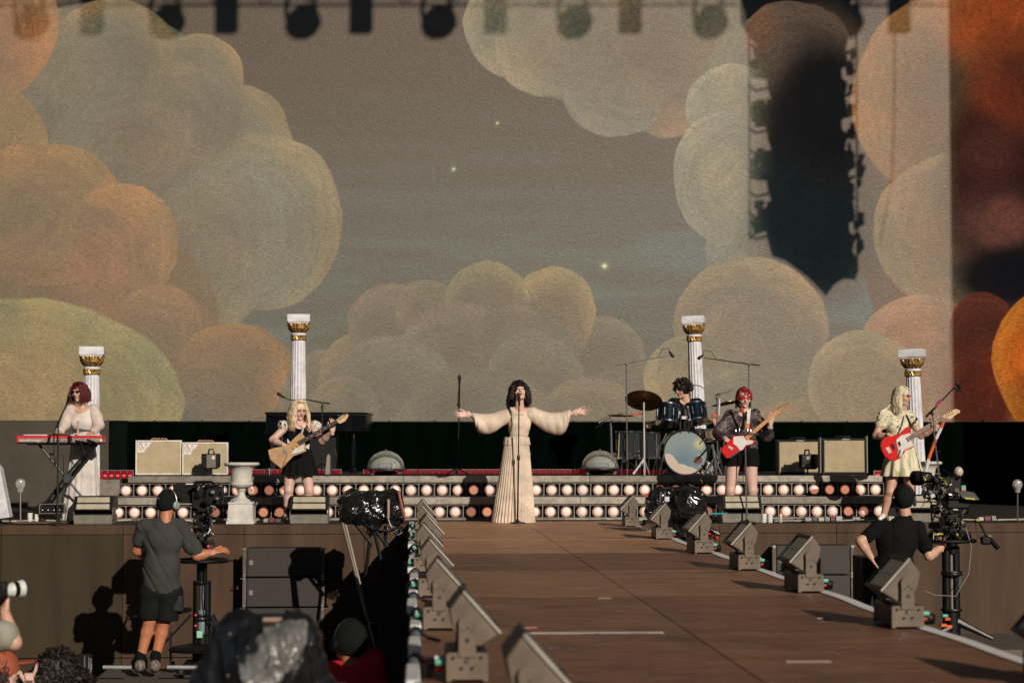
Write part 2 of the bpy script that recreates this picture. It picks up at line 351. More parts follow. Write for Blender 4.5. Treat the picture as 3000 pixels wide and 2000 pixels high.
def screen_mat():
    m, n, l, b = nodes_mat('led_screen_picture')
    b.inputs['Base Color'].default_value = (0.090, 0.060, 0.034, 1); b.inputs['Roughness'].default_value = 0.52; b.inputs['Specular IOR Level'].default_value = 0.55
    tc = n.new('ShaderNodeTexCoord'); at = n.new('ShaderNodeAttribute'); at.attribute_name = 'picture'
    mp2 = n.new('ShaderNodeMapping'); mp2.inputs['Scale'].default_value = (18,1,34); l.new(tc.outputs['Object'], mp2.inputs[0])
    tn = n.new('ShaderNodeTexNoise'); tn.inputs['Scale'].default_value = 1.0; tn.inputs['Detail'].default_value = 3; tn.inputs['Distortion'].default_value = 1.6; l.new(mp2.outputs[0], tn.inputs['Vector'])
    bp = n.new('ShaderNodeBump'); bp.inputs['Strength'].default_value = 0.5; bp.inputs['Distance'].default_value = 0.015; l.new(tn.outputs[0], bp.inputs['Height']); l.new(bp.outputs[0], b.inputs['Normal'])
    mr_ = n.new('ShaderNodeMapRange'); mr_.inputs[1].default_value = .3; mr_.inputs[2].default_value = .7; mr_.inputs[3].default_value = .8; mr_.inputs[4].default_value = 1.95; l.new(tn.outputs[0], mr_.inputs[0])
    l.new(at.outputs['Color'], b.inputs['Emission Color']); l.new(mr_.outputs[0], b.inputs['Emission Strength'])
    return m
SCR = screen_mat()
scr = root('led_screen', (0, YS, 0), 'huge LED video wall showing painted clouds behind the band', 'video screen')
zb = P(1500, 1233, YS).z
def screen_part(x0, x1, z0, z1, st):
    nx, nz = int(round((x1-x0)/st))+1, int(round((z1-z0)/st))+1; xs, zs = np.linspace(x0,x1,nx), np.linspace(z0,z1,nz)
    X, Z = np.meshgrid(xs, zs, indexing='ij'); X, Z = X.ravel(), Z.ravel(); V = np.stack([X, np.zeros_like(X), Z], 1)
    I = (np.arange(nx-1)[:,None]*nz+np.arange(nz-1)[None,:]).ravel(); Q = np.stack([I, I+nz, I+nz+1, I+1], 1)
    me = bpy.data.meshes.new('screen_face'); me.vertices.add(len(V)); me.vertices.foreach_set('co', V.astype(np.float32).ravel()); me.loops.add(len(Q)*4); me.loops.foreach_set('vertex_index', Q.ravel().astype(np.int32))
    me.polygons.add(len(Q)); me.polygons.foreach_set('loop_start', (np.arange(len(Q))*4).astype(np.int32)); me.update()
    ca = me.color_attributes.new('picture', 'FLOAT_COLOR', 'POINT'); C4 = np.ones((len(V),4), np.float32); C4[:,:3] = paint(X, Z); ca.data.foreach_set('color', C4.ravel())
    me.materials.append(SCR); o = bpy.data.objects.new('screen_face', me); COL.objects.link(o); o.parent = scr; ORG[o.name] = ORG[scr.name]
XA, XB, ZT = P(-60,600,YS).x, P(3060,600,YS).x, P(1500,-40,YS).z
screen_part(XA, XB, zb, ZT, .0172); screen_part(-12, XA, zb, ZT, .07); screen_part(XB, 18, zb, ZT, .07); screen_part(-12, 18, ZT, 12.5, .08)
M().b2(-12, 18, YS+.01, YS+0.12, zb, 12.5).obj('cabinet_backs', BLACK, scr, smooth=0)
eb = M(); eb.b2(-12, 18, YS-0.02, YS+0.14, zb-0.035, zb-0.003)
for i in range(40):
    x = -11.6+i*0.75; eb.b2(x, x+0.03, YS-0.05, YS-0.022, zb-0.06, zb+0.012)
eb.obj('bottom_rail', BLACKM, scr)

ASPH = mat('pit_ground_asphalt', (0.045,0.042,0.038), 0.85, bump=0.5, bscale=60, scale=3)
M().b2(-150, 150, -60, 160, -2.3, -2.2).obj('ground', ASPH, smooth=0, kind='structure')
STF = mat('stage_floor_paint', (0.028,0.024,0.019), 0.8, spec=.2, bump=0.2, bscale=40, scale=2)
YE_ = 22.65                        # depth of the stage's front edge
M().b2(-14, 16, YE_, 33, -0.03, 0.0).obj('stage_floor', STF, smooth=0, kind='structure')
gs = M().b2(-110, 120, -75, -60, -2.2, 20.0).b2(-110,120,-60,-50,-2.2,11.0); gs.b2(-110, 120, -50, -42, -2.2, 2.0).obj('sky_blocker', mat('sky_blocker_dark', (.05,.04,.035), .9, scale=.8, var=.4), smooth=0)  # unseen stepped block, added to keep low sky light off the stage
tag(bpy.data.objects['sky_blocker'], 'long dark unseen block added behind the camera to cut sky light', 'sky_blocker')
for sx_, lb_ in ((-1,'dark unseen block added along the left to cut sky light'),(1,'dark unseen block added along the right to cut sky light')):
    g2 = M().b2(sx_*60, sx_*75, -58, 60, -2.2, 16.0).b2(sx_*50, sx_*60, -58, 60, -2.2, 8.0).obj('sky_blocker', MATS['sky_blocker_dark'], smooth=0); tag(g2, lb_, 'sky_blocker')  # side blocks also added out of view against ambient sky light
# front wall of the stage: fascia, panels, plinth
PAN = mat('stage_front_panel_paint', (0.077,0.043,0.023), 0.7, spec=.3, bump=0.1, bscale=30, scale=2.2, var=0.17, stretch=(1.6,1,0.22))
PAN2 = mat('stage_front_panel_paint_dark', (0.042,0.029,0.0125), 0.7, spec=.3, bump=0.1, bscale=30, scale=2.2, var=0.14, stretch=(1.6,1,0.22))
sf = root('stage_front', (0, YE_, -2.2), None, None, kind='structure')
M().b2(-14, 16, YE_+0.03, 33, -2.2, -0.031).obj('core', BLACK, sf, smooth=0)
for i in range(-7, 11):
    x0 = -4.83+1.43*i
    M().b2(x0+0.003, x0+1.427, YE_-0.004, YE_+0.02, -0.112, -0.001).obj('fascia_board', PAN, sf, bevel=0.002)
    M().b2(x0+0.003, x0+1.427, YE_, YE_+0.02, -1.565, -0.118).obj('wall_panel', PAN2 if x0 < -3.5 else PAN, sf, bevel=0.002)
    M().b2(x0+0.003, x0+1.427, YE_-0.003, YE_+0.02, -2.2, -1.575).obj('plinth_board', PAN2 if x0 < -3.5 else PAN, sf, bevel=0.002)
# back wall under the screen
BWL = mat('back_curtain_black', (0.0008,0.0028,0.0018), 1.0, spec=0.0)
bw = M()
x = np.linspace(-12, 18, 500); yy = YS-0.25+0.03*np.sin(x*14)+0.02*np.sin(x*5.3)
vs = [(a, b_, 0.0) for a, b_ in zip(x, yy)]+[(a, b_, zb-0.02) for a, b_ in zip(x, yy)]
bw.add(vs, [(i, i+1, i+501, i+500) for i in range(499)]).obj('back_curtain', BWL, smooth=180)
tag(bpy.data.objects['back_curtain'], 'black curtain hanging below the video wall across the back', 'curtain')
FLT = mat('side_flat_paint', (0.068,0.058,0.042), 0.8, spec=.3, var=0.1, scale=2)
M().b2(-12, P(318,1300,29.6).x, 29.6, 29.64, 0, P(200,1231,29.6).z).obj('side_flat', FLT, smooth=0, bevel=0.003)
tag(bpy.data.objects['side_flat'], 'plain grey-brown wall flat behind the keyboard player', 'wall flat')
FLT2 = mat('side_flat_edge_paint', (0.005,0.007,0.006), 0.9, spec=0.0)
M().b2(P(318,1300,29.6).x+.003, P(372,1300,29.65).x, 29.66, 29.70, 0, P(200,1231,29.6).z).obj('dark_flat', FLT2, smooth=0, bevel=0.003)
tag(bpy.data.objects['dark_flat'], 'narrow near-black wall flat beside the grey-brown one', 'wall flat')

# ---------------- catwalk
def deck_mat(name, base, dark):
    m, n, l, b = nodes_mat(name)
    tc = n.new('ShaderNodeTexCoord')
    def nz(sc, st, det=6, loc=(0,0,0)):
        mp = n.new('ShaderNodeMapping'); mp.inputs['Scale'].default_value = st; mp.inputs['Location'].default_value = loc; l.new(tc.outputs['Object'], mp.inputs[0])
        t = n.new('ShaderNodeTexNoise'); t.inputs['Scale'].default_value = sc; t.inputs['Detail'].default_value = det; t.inputs['Roughness'].default_value = 0.65
        l.new(mp.outputs[0], t.inputs['Vector']); return t.outputs[0]
    def mr(s, a, c, o0=0, o1=1):
        x = n.new('ShaderNodeMapRange'); x.inputs[1].default_value = a; x.inputs[2].default_value = c; x.inputs[3].default_value = o0; x.inputs[4].default_value = o1; l.new(s, x.inputs[0]); return x.outputs[0]
    def mix(f, a, c):
        x = n.new('ShaderNodeMix'); x.data_type = 'RGBA'; l.new(f, x.inputs[0])
        for i, q in ((6,a),(7,c)):
            if isinstance(q, tuple): x.inputs[i].default_value = (*q,1)
            else: l.new(q, x.inputs[i])
        return x.outputs[2]
    c = mix(mr(nz(1.0, (0.7,0.9,1)), 0.35, 0.65), base, dark)
    c = mix(mr(nz(3.0, (0.9,9,1), 8), 0.46, 0.66, 0, 0.75), c, tuple(q*1.75 for q in base))
    c = mix(mr(nz(2.2, (1,1.3,1), 9, (8,2,5)), 0.52, 0.70, 0, 0.55), c, tuple(q*0.5 for q in dark))
    c = mix(mr(nz(5.0, (0.6,12,1), 4, (4,1,2)), 0.56, 0.66, 0, 0.6), c, tuple(q*0.45 for q in dark))
    c = mix(mr(nz(9.0, (0.5,4,1), 2, (7,7,2)), 0.72, 0.76, 0, 0.7), c, (0.32,0.24,0.17))
    l.new(c, b.inputs['Base Color'])
    c = mix(mr(nz(26.0, (1,1.6,1), 1, (2,5,3)), 0.735, 0.76, 0, 0.8), c, (0.42,0.33,0.25)); l.new(c, b.inputs['Base Color'])
    l.new(mr(nz(4, (1,3,1)), 0.3, 0.7, 0.42, 0.62), b.inputs['Roughness'])
    bp = n.new('ShaderNodeBump'); bp.inputs['Strength'].default_value = 0.25; bp.inputs['Distance'].default_value = 0.004
    l.new(nz(30, (0.3,3,1)), bp.inputs['Height']); l.new(bp.outputs[0], b.inputs['Normal'])
    return m
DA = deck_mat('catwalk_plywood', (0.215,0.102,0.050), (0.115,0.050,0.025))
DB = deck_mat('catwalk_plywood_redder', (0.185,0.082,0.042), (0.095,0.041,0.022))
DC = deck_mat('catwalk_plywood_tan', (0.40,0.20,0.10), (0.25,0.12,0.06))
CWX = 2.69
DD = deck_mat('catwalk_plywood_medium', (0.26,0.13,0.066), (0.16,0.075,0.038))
cw = root('catwalk', (0, 0, -2.2), None, None, kind='structure')
M().b2(0.02, CWX-0.02, 1.0, YE_-0.01, -2.2, -0.021).obj('skirt', mat('black_skirt_cloth', (0.006,0.006,0.006), 0.9), cw, smooth=0)
ys = [0.3, 2.3, 4.7, 7.05, 9.40, 11.75, 14.1, 16.45, 18.8, 21.15, 23.35]
for i in range(len(ys)-1):
    for j, (xa, xb) in enumerate(((0, 1.405), (1.411, CWX))):
        dz = rnd.uniform(-0.0015, 0.0015)
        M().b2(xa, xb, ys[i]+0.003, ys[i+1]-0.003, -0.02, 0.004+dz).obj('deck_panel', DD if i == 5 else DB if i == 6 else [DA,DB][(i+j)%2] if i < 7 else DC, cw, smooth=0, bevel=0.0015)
tp = mat('pale_tape', (0.55,0.52,0.46), 0.6)
tag(M().b2(0.50, 1.27, 9.39, 9.43, 0.0065, 0.0095).obj('catwalk_tape', tp, smooth=0), 'long pale tape line across the catwalk floor', 'tape line')
def G2(px, py): return G(px, py, 0.0)
for k, (x0, x1, y, lab) in enumerate(((1530,1572,1842,'short white and red tape scrap by the long tape line'),(1752,1790,1755,'tiny pale scuff of tape in the middle of the catwalk'),(2392,2432,1814,'short pale tape dash near the largest strobe shadow'),(2300,2435,1942,'faint tape dash at the bottom right of the catwalk'))):
    a, c = G2(x0, y), G2(x1, y)
    o = M().b2(a.x, c.x, a.y-0.02, a.y+0.02, 0.0065, 0.0095).obj('tape_mark', mat('scuffed_tape', (0.45,0.36,0.28), 0.7) if k else mat('tape_white_red', (0.7,0.45,0.38), 0.6, scale=30, col2=(0.6,0.12,0.08)), smooth=0)
    tag(o, lab, 'tape mark')
DB_ = M()
for i in range(150):
    y_ = rnd.uniform(6, 22); x_ = rnd.uniform(.4, 2.5); a_ = rnd.uniform(0, 3.1); w_ = rnd.uniform(.004, .010); l_q = rnd.uniform(.008, .035)
    ca, sa = math.cos(a_), math.sin(a_); DB_.add([(x_+ca*l_q-sa*w_, y_+sa*l_q+ca*w_, .0085),(x_+ca*l_q+sa*w_, y_+sa*l_q-ca*w_, .0085),(x_-ca*l_q+sa*w_, y_-sa*l_q-ca*w_, .0085),(x_-ca*l_q-sa*w_, y_-sa*l_q+ca*w_, .0085)], [(0,1,2,3)])
DB_.obj('debris', mat('pale_debris', (.42,.34,.27), .7), smooth=0, kind='stuff'); tag(bpy.data.objects['debris'], 'pale scraps of tape and confetti scattered over the catwalk', 'debris')
# white edge cable, right side
WC = mat('white_cable_jacket', (0.86,0.84,0.80), 0.35, var=.04)
sv = []; yy2 = np.linspace(3.5, 22.3, 100)
for y in yy2:
    w_ = 0.01*math.sin(y*1.7)+0.006*math.sin(y*5.1); sv += [(CWX-0.082+w_, y, 0.006), (CWX-0.080+w_, y, 0.011), (CWX-0.008+w_, y, 0.012), (CWX-0.006+w_, y, 0.006)]
o = M().add(sv, [(4*i+j, 4*i+(j+1)%4, 4*i+4+(j+1)%4, 4*i+4+j) for i in range(99) for j in range(4)]).obj('edge_cable', WC, smooth=30); tag(o, 'flat white cable taped along the right edge of the catwalk', 'cable')

# ---------------- lamp riser
LENS, n_, l_, b_ = nodes_mat('warm_lamp_lens')
tc = n_.new('ShaderNodeTexCoord'); sp = n_.new('ShaderNodeVectorMath'); sp.operation = 'MULTIPLY'; sp.inputs[1].default_value = (1,0,1)
l_.new(tc.outputs['Object'], sp.inputs[0])
b_.inputs['Base Color'].default_value = (0.62,0.60,0.60,1); b_.inputs['Roughness'].default_value = 0.35
b_.inputs['Emission Color'].default_value = (1.0,0.40,0.22,1); oi = n_.new('ShaderNodeObjectInfo'); mr_ = n_.new('ShaderNodeMapRange'); mr_.inputs[3].default_value = .42; mr_.inputs[4].default_value = .95; l_.new(oi.outputs['Random'], mr_.inputs[0]); l_.new(mr_.outputs[0], b_.inputs['Emission Strength'])
LENS2, n_, l_, b_ = nodes_mat('warm_lamp_lens_edge')
b_.inputs['Base Color'].default_value = (0.25,0.16,0.11,1); b_.inputs['Roughness'].default_value = 0.4
b_.inputs['Emission Color'].default_value = (1.0,0.18,0.045,1); b_.inputs['Emission Strength'].default_value = 0.32
RIM = mat('lamp_rim_metal', (0.42,0.34,0.28), 0.45, 0.3)
FRM = mat('lamp_frame_metal', (0.26,0.235,0.20), 0.45, 0.4)
INB = mat('lamp_cell_inside', (0.006,0.006,0.006), 0.8)
riser = root('lamp_riser', (1.3, 24.0, 0), 'two-step riser faced with rows of round warm lamps', 'stage riser')
YA, YB = 23.85, 24.20              # fronts of the lower and upper steps
XL, XR = P(338,1495,YA).x, P(2640,1495,YA).x
def zat(py, Y): return P(1500, py, Y).z
pitch = 0.2015
def rail(z0, z1, Y, xs, cols):
    x = xs[0]; i = 0
    while x < xs[1]-0.05:
        x2 = min(x+[2.0,1.5,2.4][i%3], xs[1])
        M().b2(x+0.002, x2-0.002, Y-0.012, Y+0.03, z0, z1).obj('rail', cols[i%len(cols)], riser, bevel=0.003)
        M().b2(x+0.01, x2-0.01, Y-0.016, Y-0.0125, z0+(z1-z0)*0.18, z0+(z1-z0)*0.26).obj('rail_lip', cols[i%len(cols)], riser, smooth=0)
        for q in (0.25, 0.75):
            for dx in (-0.022, 0.022): M().lathe([(0.006,0),(0.006,0.003)], (x+(x2-x)*q+dx, Y-0.0125, (z0+z1)/2), 8, (0,-1,0)).obj('bolt', BLACKM, riser, smooth=0)
        x = x2; i += 1
ALU2 = mat('aluminium_dull', (0.24,0.205,0.165), 0.5, 0.35, var=0.18, scale=9, bump=0.1)
zr3t, zr3b = zat(1393,YB), zat(1412,YB)
zr2t, zr2b = zat(1455,YA), zat(1476,YA)
rail(0.0, zat(1517,YA), YA, (XL-0.25,XR), [ALU2, ALU]); rail(zr2b, zr2t, YA, (XL-0.05,XR), [ALU, ALU2, ALU]); rail(zr3b, zr3t, YB, (XL+0.1,XR-0.15), [ALU2, ALU, ALU])
dk = M(); dk.b2(XL-0.05, XR, YA+0.031, YB+0.2, zr2b+0.005, zr2t-0.002); dk.b2(XL-0.05, XR, YA+0.12, YB+0.6, 0.001, zr2b)
dk.b2(XL+0.1, XR-0.15, YB+0.12, YB+0.6, zr2t, zr3b); dk.obj('step_core', INB, riser, smooth=0)
M().b2(XL+0.1, XR-0.15, YB+0.031, 28.4, zr3b+0.004, zr3t-0.002).obj('deck_top', mat('riser_deck_black', (0.02,0.019,0.018), 0.85, spec=0.2), riser, smooth=0)
ZD = zr3t                           # height of the riser deck
proto = {}
def lampcell(X, Y, z0, z1):
    key = (round(z1-z0,4)); h = z1-z0; w = pitch-0.006
    zc = z0+h*0.46
    if key not in proto:
        f = M(); t = 0.005
        for sx in (-1,1): f.b2(sx*(w/2)-t/2, sx*(w/2)+t/2, 0.0, 0.012, 0, h)
        f.b2(-w/2, w/2, 0.0005, 0.0115, h-t*1.5, h-t*0.3); f.b2(-w/2, w/2, 0.0005, 0.0115, 0, t)
        for sx in (-1,1): f.tube([(sx*(w/2), .006, h-0.022), (sx*(w/2-0.006), .006, h-0.01), (sx*(w/2-0.02), .006, h-0.005)], 0.003, 5)
        f.tube([(0.0,0.03,h*0.46+0.07),(0.0,0.02,h-0.004)], 0.005, 6)
        rim = M().lathe([(0.056,0.0),(0.068,0.0),(0.071,0.012),(0.068,0.03),(0.060,0.05),(0.04,0.07)], (0,0.03,h*0.46), 24, (0,1,0))
        prof = [(0.057,0.0)]+[(0.057*math.cos(a), 0.016*math.sin(a)) for a in np.linspace(0.25,1.5,5)]
        le = M().lathe([(0.0605,-0.002),(0.0605,0.006),(0.055,0.010)], (0,0.036,h*0.46), 24, (0,-1,0))
        ln = M().lathe([(0.0525,0.0)]+[(0.0525*math.cos(a), 0.022*math.sin(a)) for a in np.linspace(0.15,1.5,6)], (0,0.027,h*0.46), 24, (0,-1,0))
        objs = []
        for nm, mm, mt_ in (('lamp_cell', f, FRM), ('lamp_rim', rim, RIM), ('lens_edge', le, LENS2), ('lens', ln, LENS)):
            o = mm.obj(nm, mt_, origin=(0,0,0), smooth=40); objs.append(o)
        for o in objs[1:]: o.parent = objs[0]
        objs[0].parent = riser; c = objs[0]; proto[key] = objs
    else:
        c = copy_tree(proto[key][0], riser)
    c.location = Vector((X, Y, z0))-Vector(riser.location)
    c.rotation_euler = (rnd.uniform(-0.01,0.01), 0, rnd.uniform(-0.01,0.01))
x0l = P(345,1495,YA).x; x0u = P(368,1436,YB).x
for i in range(60):
    X = x0l+i*0.2015
    if X < XR-0.08: lampcell(X, YA+0.005, zat(1516,YA), zr2b-0.012)
    X = x0u+i*0.2015
    if X < XR-0.22: lampcell(X, YB+0.005, zr2t+0.004, zr3b-0.012)
# small cable stubs over the cells
cb = M()
for i in range(46):
    X = x0u+i*0.2015+rnd.uniform(-.05,.05)
    for (Y, zt) in ((YB, zr3b), (YA, zr2b)):
        if rnd.random() < .8: cb.tube([(X,Y-0.004,zt-0.003),(X+0.02,Y-0.01,zt-0.02),(X+0.045,Y-0.008,zt-0.032)], 0.0035, 5)
cb.obj('cable_stubs', FRM, riser, kind='stuff')
# red strip of cells at the back of the riser deck
RED, n_, l_, b_ = nodes_mat('red_strip_light'); b_.inputs['Base Color'].default_value = (0.12,0.004,0.01,1); b_.inputs['Emission Color'].default_value = (1,0.0,0.03,1); b_.inputs['Emission Strength'].default_value = 0.15; b_.inputs['Roughness'].default_value = 0.25
REDH, n_, l_, b_ = nodes_mat('red_strip_light_hot'); b_.inputs['Base Color'].default_value = (0.3,0.02,0.02,1); b_.inputs['Emission Color'].default_value = (1,0.06,0.08,1); b_.inputs['Emission Strength'].default_value = 1.1
YR = 25.9
def redstrip(px0, px1, Y, y0, y1, pp, label, hot):
    a, c = P(px0, y1, Y), P(px1, y1, Y); zt = P(px0, y0, Y).z; zb_ = max(ZD, a.z) if Y > 25 else a.z
    rt = root('red_light_strip', ((a.x+c.x)/2, Y, zb_), label, 'light strip', 'red light strips low at the back')
    nn = int((c.x-a.x)/pp); first = None
    for i in range(nn):
        X = a.x+pp*(i+0.5)
        if first is None:
            fr = M(); w = pp/2
            for s_ in (-1,1): fr.b2(X+s_*w-0.003, X+s_*w+0.003, Y-0.012, Y+0.0, zb_, zt)
            fr.b2(X-w+.003, X+w-.003, Y-0.011, Y-0.001, zt-0.006, zt)
            first = fr.obj('cell_frame', FRM, rt, smooth=0)
            bo = M().b2(X-w+0.006, X+w-0.006, Y, Y+0.05, zb_+0.002, zt-0.008).obj('red_cell', RED, rt, bevel=0.004)
            bo.parent = first
            if hot:
                ho = M().ell((X, Y-0.004, zb_+(zt-zb_)*0.35), (w*.6, 0.012, (zt-zb_)*0.16), 10, 6).obj('glow_bulb', REDH, rt); ho.parent = first
        else:
            k = copy_tree(first, rt); k.location = (pp*i, 0, 0)
    return rt
redstrip(1065, 1960, YR, 1374, 1398, 0.0865, 'long row of dim red light cells behind the singer', False)
redstrip(2560, 2590, YR-1.5, 1378, 1398, 0.10, 'short bit of red light cells beside the bass player', True)
redstrip(280, 392, 25.0, 1376, 1402, 0.082, 'row of glowing red cells beside the keyboard player', True)
redstrip(665, 1000, YR, 1374, 1398, 0.0865, 'dim red light cells below the grand piano', False)
# low box under the left red strip
o = M().b2(P(288,1450,24.9).x, P(350,1450,24.9).x, 24.9, 25.3, 0.0, P(300,1404,24.9).z).obj('side_step', ALU2, bevel=0.004); tag(o, 'small grey metal step under the red cells by the keyboard', 'step')

# ---------------- rigging outside the picture, whose shadows fall on the screen
def C(px, py, t): return P(px, py, YS)+SUNV*(t/abs(SUNV.y))
T1 = 12.0
tr = root('lighting_truss', C(1500,-60,T1), 'overhead aluminium lighting truss above the stage', 'truss')
tm = M(); a, c = C(-700,15,T1), C(3400,15,T1)
for (dy, dz) in ((0,0.0),(0.3,0.0),(0,0.4),(0.3,0.4)): tm.tube([a+Vector((0,dy,dz)), c+Vector((0,dy,dz))], 0.025, 8)
nn = 60
for i in range(nn):
    p, q = a.lerp(c, i/nn), a.lerp(c, (i+1)/nn)
    up = Vector((0,0,0.4)); tm.tube([p, q+up] if i%2 else [p+up, q], 0.012, 6)
tm.obj('truss_frame', ALU, tr)
mvp = None
for k in range(8):
    cp = C(85+398*k, 40, T1)
    if mvp is None:
        mvp = root('moving_light', cp, 'x', 'stage light', 'moving lights hung on the truss')
        M().lathe([(0.0,-.24),(0.18,-.24),(0.26,-.12),(0.27,0.02),(0.2,0.17),(0.10,0.24)], cp+Vector((0.02,0,-0.16)), 20, (-0.85,-0.2,-0.45)).obj('head', BLACK, mvp)
        y_ = M(); 
        for s_ in (-1,1): y_.tube([cp+Vector((s_*0.2,0,0.3)), cp+Vector((s_*0.24,0,0.05)), cp+Vector((s_*0.2,0,-0.15))], 0.04, 8)
        y_.obj('yoke', BLACK, mvp); M().box(cp+Vector((0.03,0,0.42)), (0.42,0.3,0.25)).obj('base', BLACK, mvp, bevel=0.02)
        mv = mvp
    else: mv = copy_tree(mvp); mv.location = cp
    mv['label'] = ['leftmost','second','third','fourth','fifth','sixth','seventh','rightmost'][k]+' round moving light from the left on the truss'
bp_ = None
for k in range(8):
    cp = C(270+394*k, 10, T1)
    if bp_ is None:
        bp_ = root('strobe_bar', cp, 'x', 'stage light', 'upright strobe bars hung on the truss')
        M().box(cp+Vector((0,0,-0.1)), (0.34,0.16,0.78)).obj('body', BLACK, bp_, bevel=0.02); M().box(cp+Vector((0,0,0.33)), (0.1,0.1,0.1)).obj('clamp', BLACKM, bp_)
        b1 = bp_
    else: b1 = copy_tree(bp_); b1.location = cp
    b1['label'] = ['leftmost','second','third','fourth','fifth','sixth','seventh','rightmost'][k]+' upright strobe bar from the left on the truss'
T2 = 7.3
la = root('line_array', C(2350,700,T2), 'hanging loudspeaker line array high over the stage', 'loudspeaker array')
ex = Vector((0.37,-0.93,0))*0.16
def cpoly(pts, nm, mt_=BLACK): return M().prism([C(x_, y_, T2) for x_, y_ in pts], ex).obj(nm, mt_, la, smooth=0)
def jag(xl, y0, y1, xr, sl=0, st=0):
    pts = [(xl,y0)]
    nn = 7
    for i in range(1,nn): pts.append((xl+rnd.uniform(-14,18), y0+(y1-y0)*i/nn))
    pts += [(xl+sl,y1),(xr+rnd.uniform(-8,8),y1+st)]
    for i in range(1,nn): pts.append((xr+rnd.uniform(-16,10), y1+st+(y0-y1)*i/nn))
    pts.append((xr,y0)); return pts
cpoly([(2160,-160),(2500,-160),(2490,60),(2478,140),(2236,140),(2200,105),(2170,60)], 'cabinet')
for y0 in (140, 290, 440, 590):
    xr = 2478 if y0 < 440 else 2500
    cpoly([(2246,y0),(xr,y0),(xr+6,y0+40),(xr-14,y0+52),(xr-10,y0+90),(xr+4,y0+100),(xr-4,y0+149),(2262,y0+149),(2250,y0+110),(2244,y0+70)], 'cabinet')
    for k in range(13):
        bx, by = 2198+rnd.uniform(0,34), y0-8+rnd.uniform(0,78)
        if y0 == 590: by = y0-20+rnd.uniform(0,100); bx += max(0,(by-640))*.5
        cpoly([(bx,by),(bx+rnd.uniform(16,34),by+rnd.uniform(-5,5)),(bx+rnd.uniform(18,34),by+rnd.uniform(12,24)),(bx+rnd.uniform(-4,4),by+rnd.uniform(10,20))], 'bracket')
    for k in range(6):
        bx, by = xr-6+rnd.uniform(0,22), y0+rnd.uniform(0,130)
        cpoly([(bx,by),(bx+rnd.uniform(10,22),by+rnd.uniform(-5,5)),(bx+rnd.uniform(10,22),by+rnd.uniform(10,20)),(bx,by+rnd.uniform(10,20))], 'bracket')
cpoly([(2262,739),(2500,739),(2512,760),(2508,808),(2470,806),(2444,822),(2420,856),(2372,806),(2332,775),(2300,752)], 'cabinet')
#,(2300,748),(2332,775),(2372,806),(2420,856),(2444,822),(2470,806),(2508,808),(2514,760),(2512,680)], 'cabinet')
rg = M()
for xx in (2193, 2508):
    rg.tube([C(xx,-200,T2), C(xx+2,300,T2), C(xx+4,705 if xx<2300 else 800,T2)], 0.016, 8)
for yy_ in range(-60, 700, 62):
    rg.tube([C(2192,yy_,T2), C(2214,yy_+16,T2), C(2250,yy_+8,T2)], 0.022, 6); rg.tube([C(2503,yy_+20,T2), C(2480,yy_+30,T2)], 0.03, 6)
rg.obj('rigging', BLACKM, la)
cpts = [C(2622,-150,9.0), C(2620,300,9.0), C(2614,520,9.0), C(2596,620,9.0), C(2575,720,9.0)]
o = M().tube(cpts, 0.012, 6).obj('hanging_cable', BLACK, smooth=180); tag(o, 'thin black cable hanging beside the loudspeaker array', 'cable')
o = M().prism([C(2787,-900,8.0), C(2812,1240,8.0), C(2822,2300,8.0), C(3900,2300,8.0), C(3900,-900,8.0)], (0,-0.3,0)).obj('side_wing', BLACK, smooth=0, bevel=0.02)
tag(o, 'tall black scrim wall at the right side of the stage', 'scrim wall')

# unseen roof and left wall, added to block sky light
rf = M().b2(-40, 42, 4, 36, 20.6, 21.2).obj('sky_blocker_roof', BLACK, smooth=0); tag(rf, 'unseen black roof added above stage and pit to cut sky light', 'roof')
lw = M().b2(-15, -14.7, 21, 33, -2.2, 20.5).obj('side_wing', BLACK, smooth=0); tag(lw, 'unseen black wall added left of the stage to cut sky light', 'scrim wall')
# ================================================================ EQUIPMENT ON STAGE
def rotz(a): return Matrix.Rotation(a, 3, 'Z')
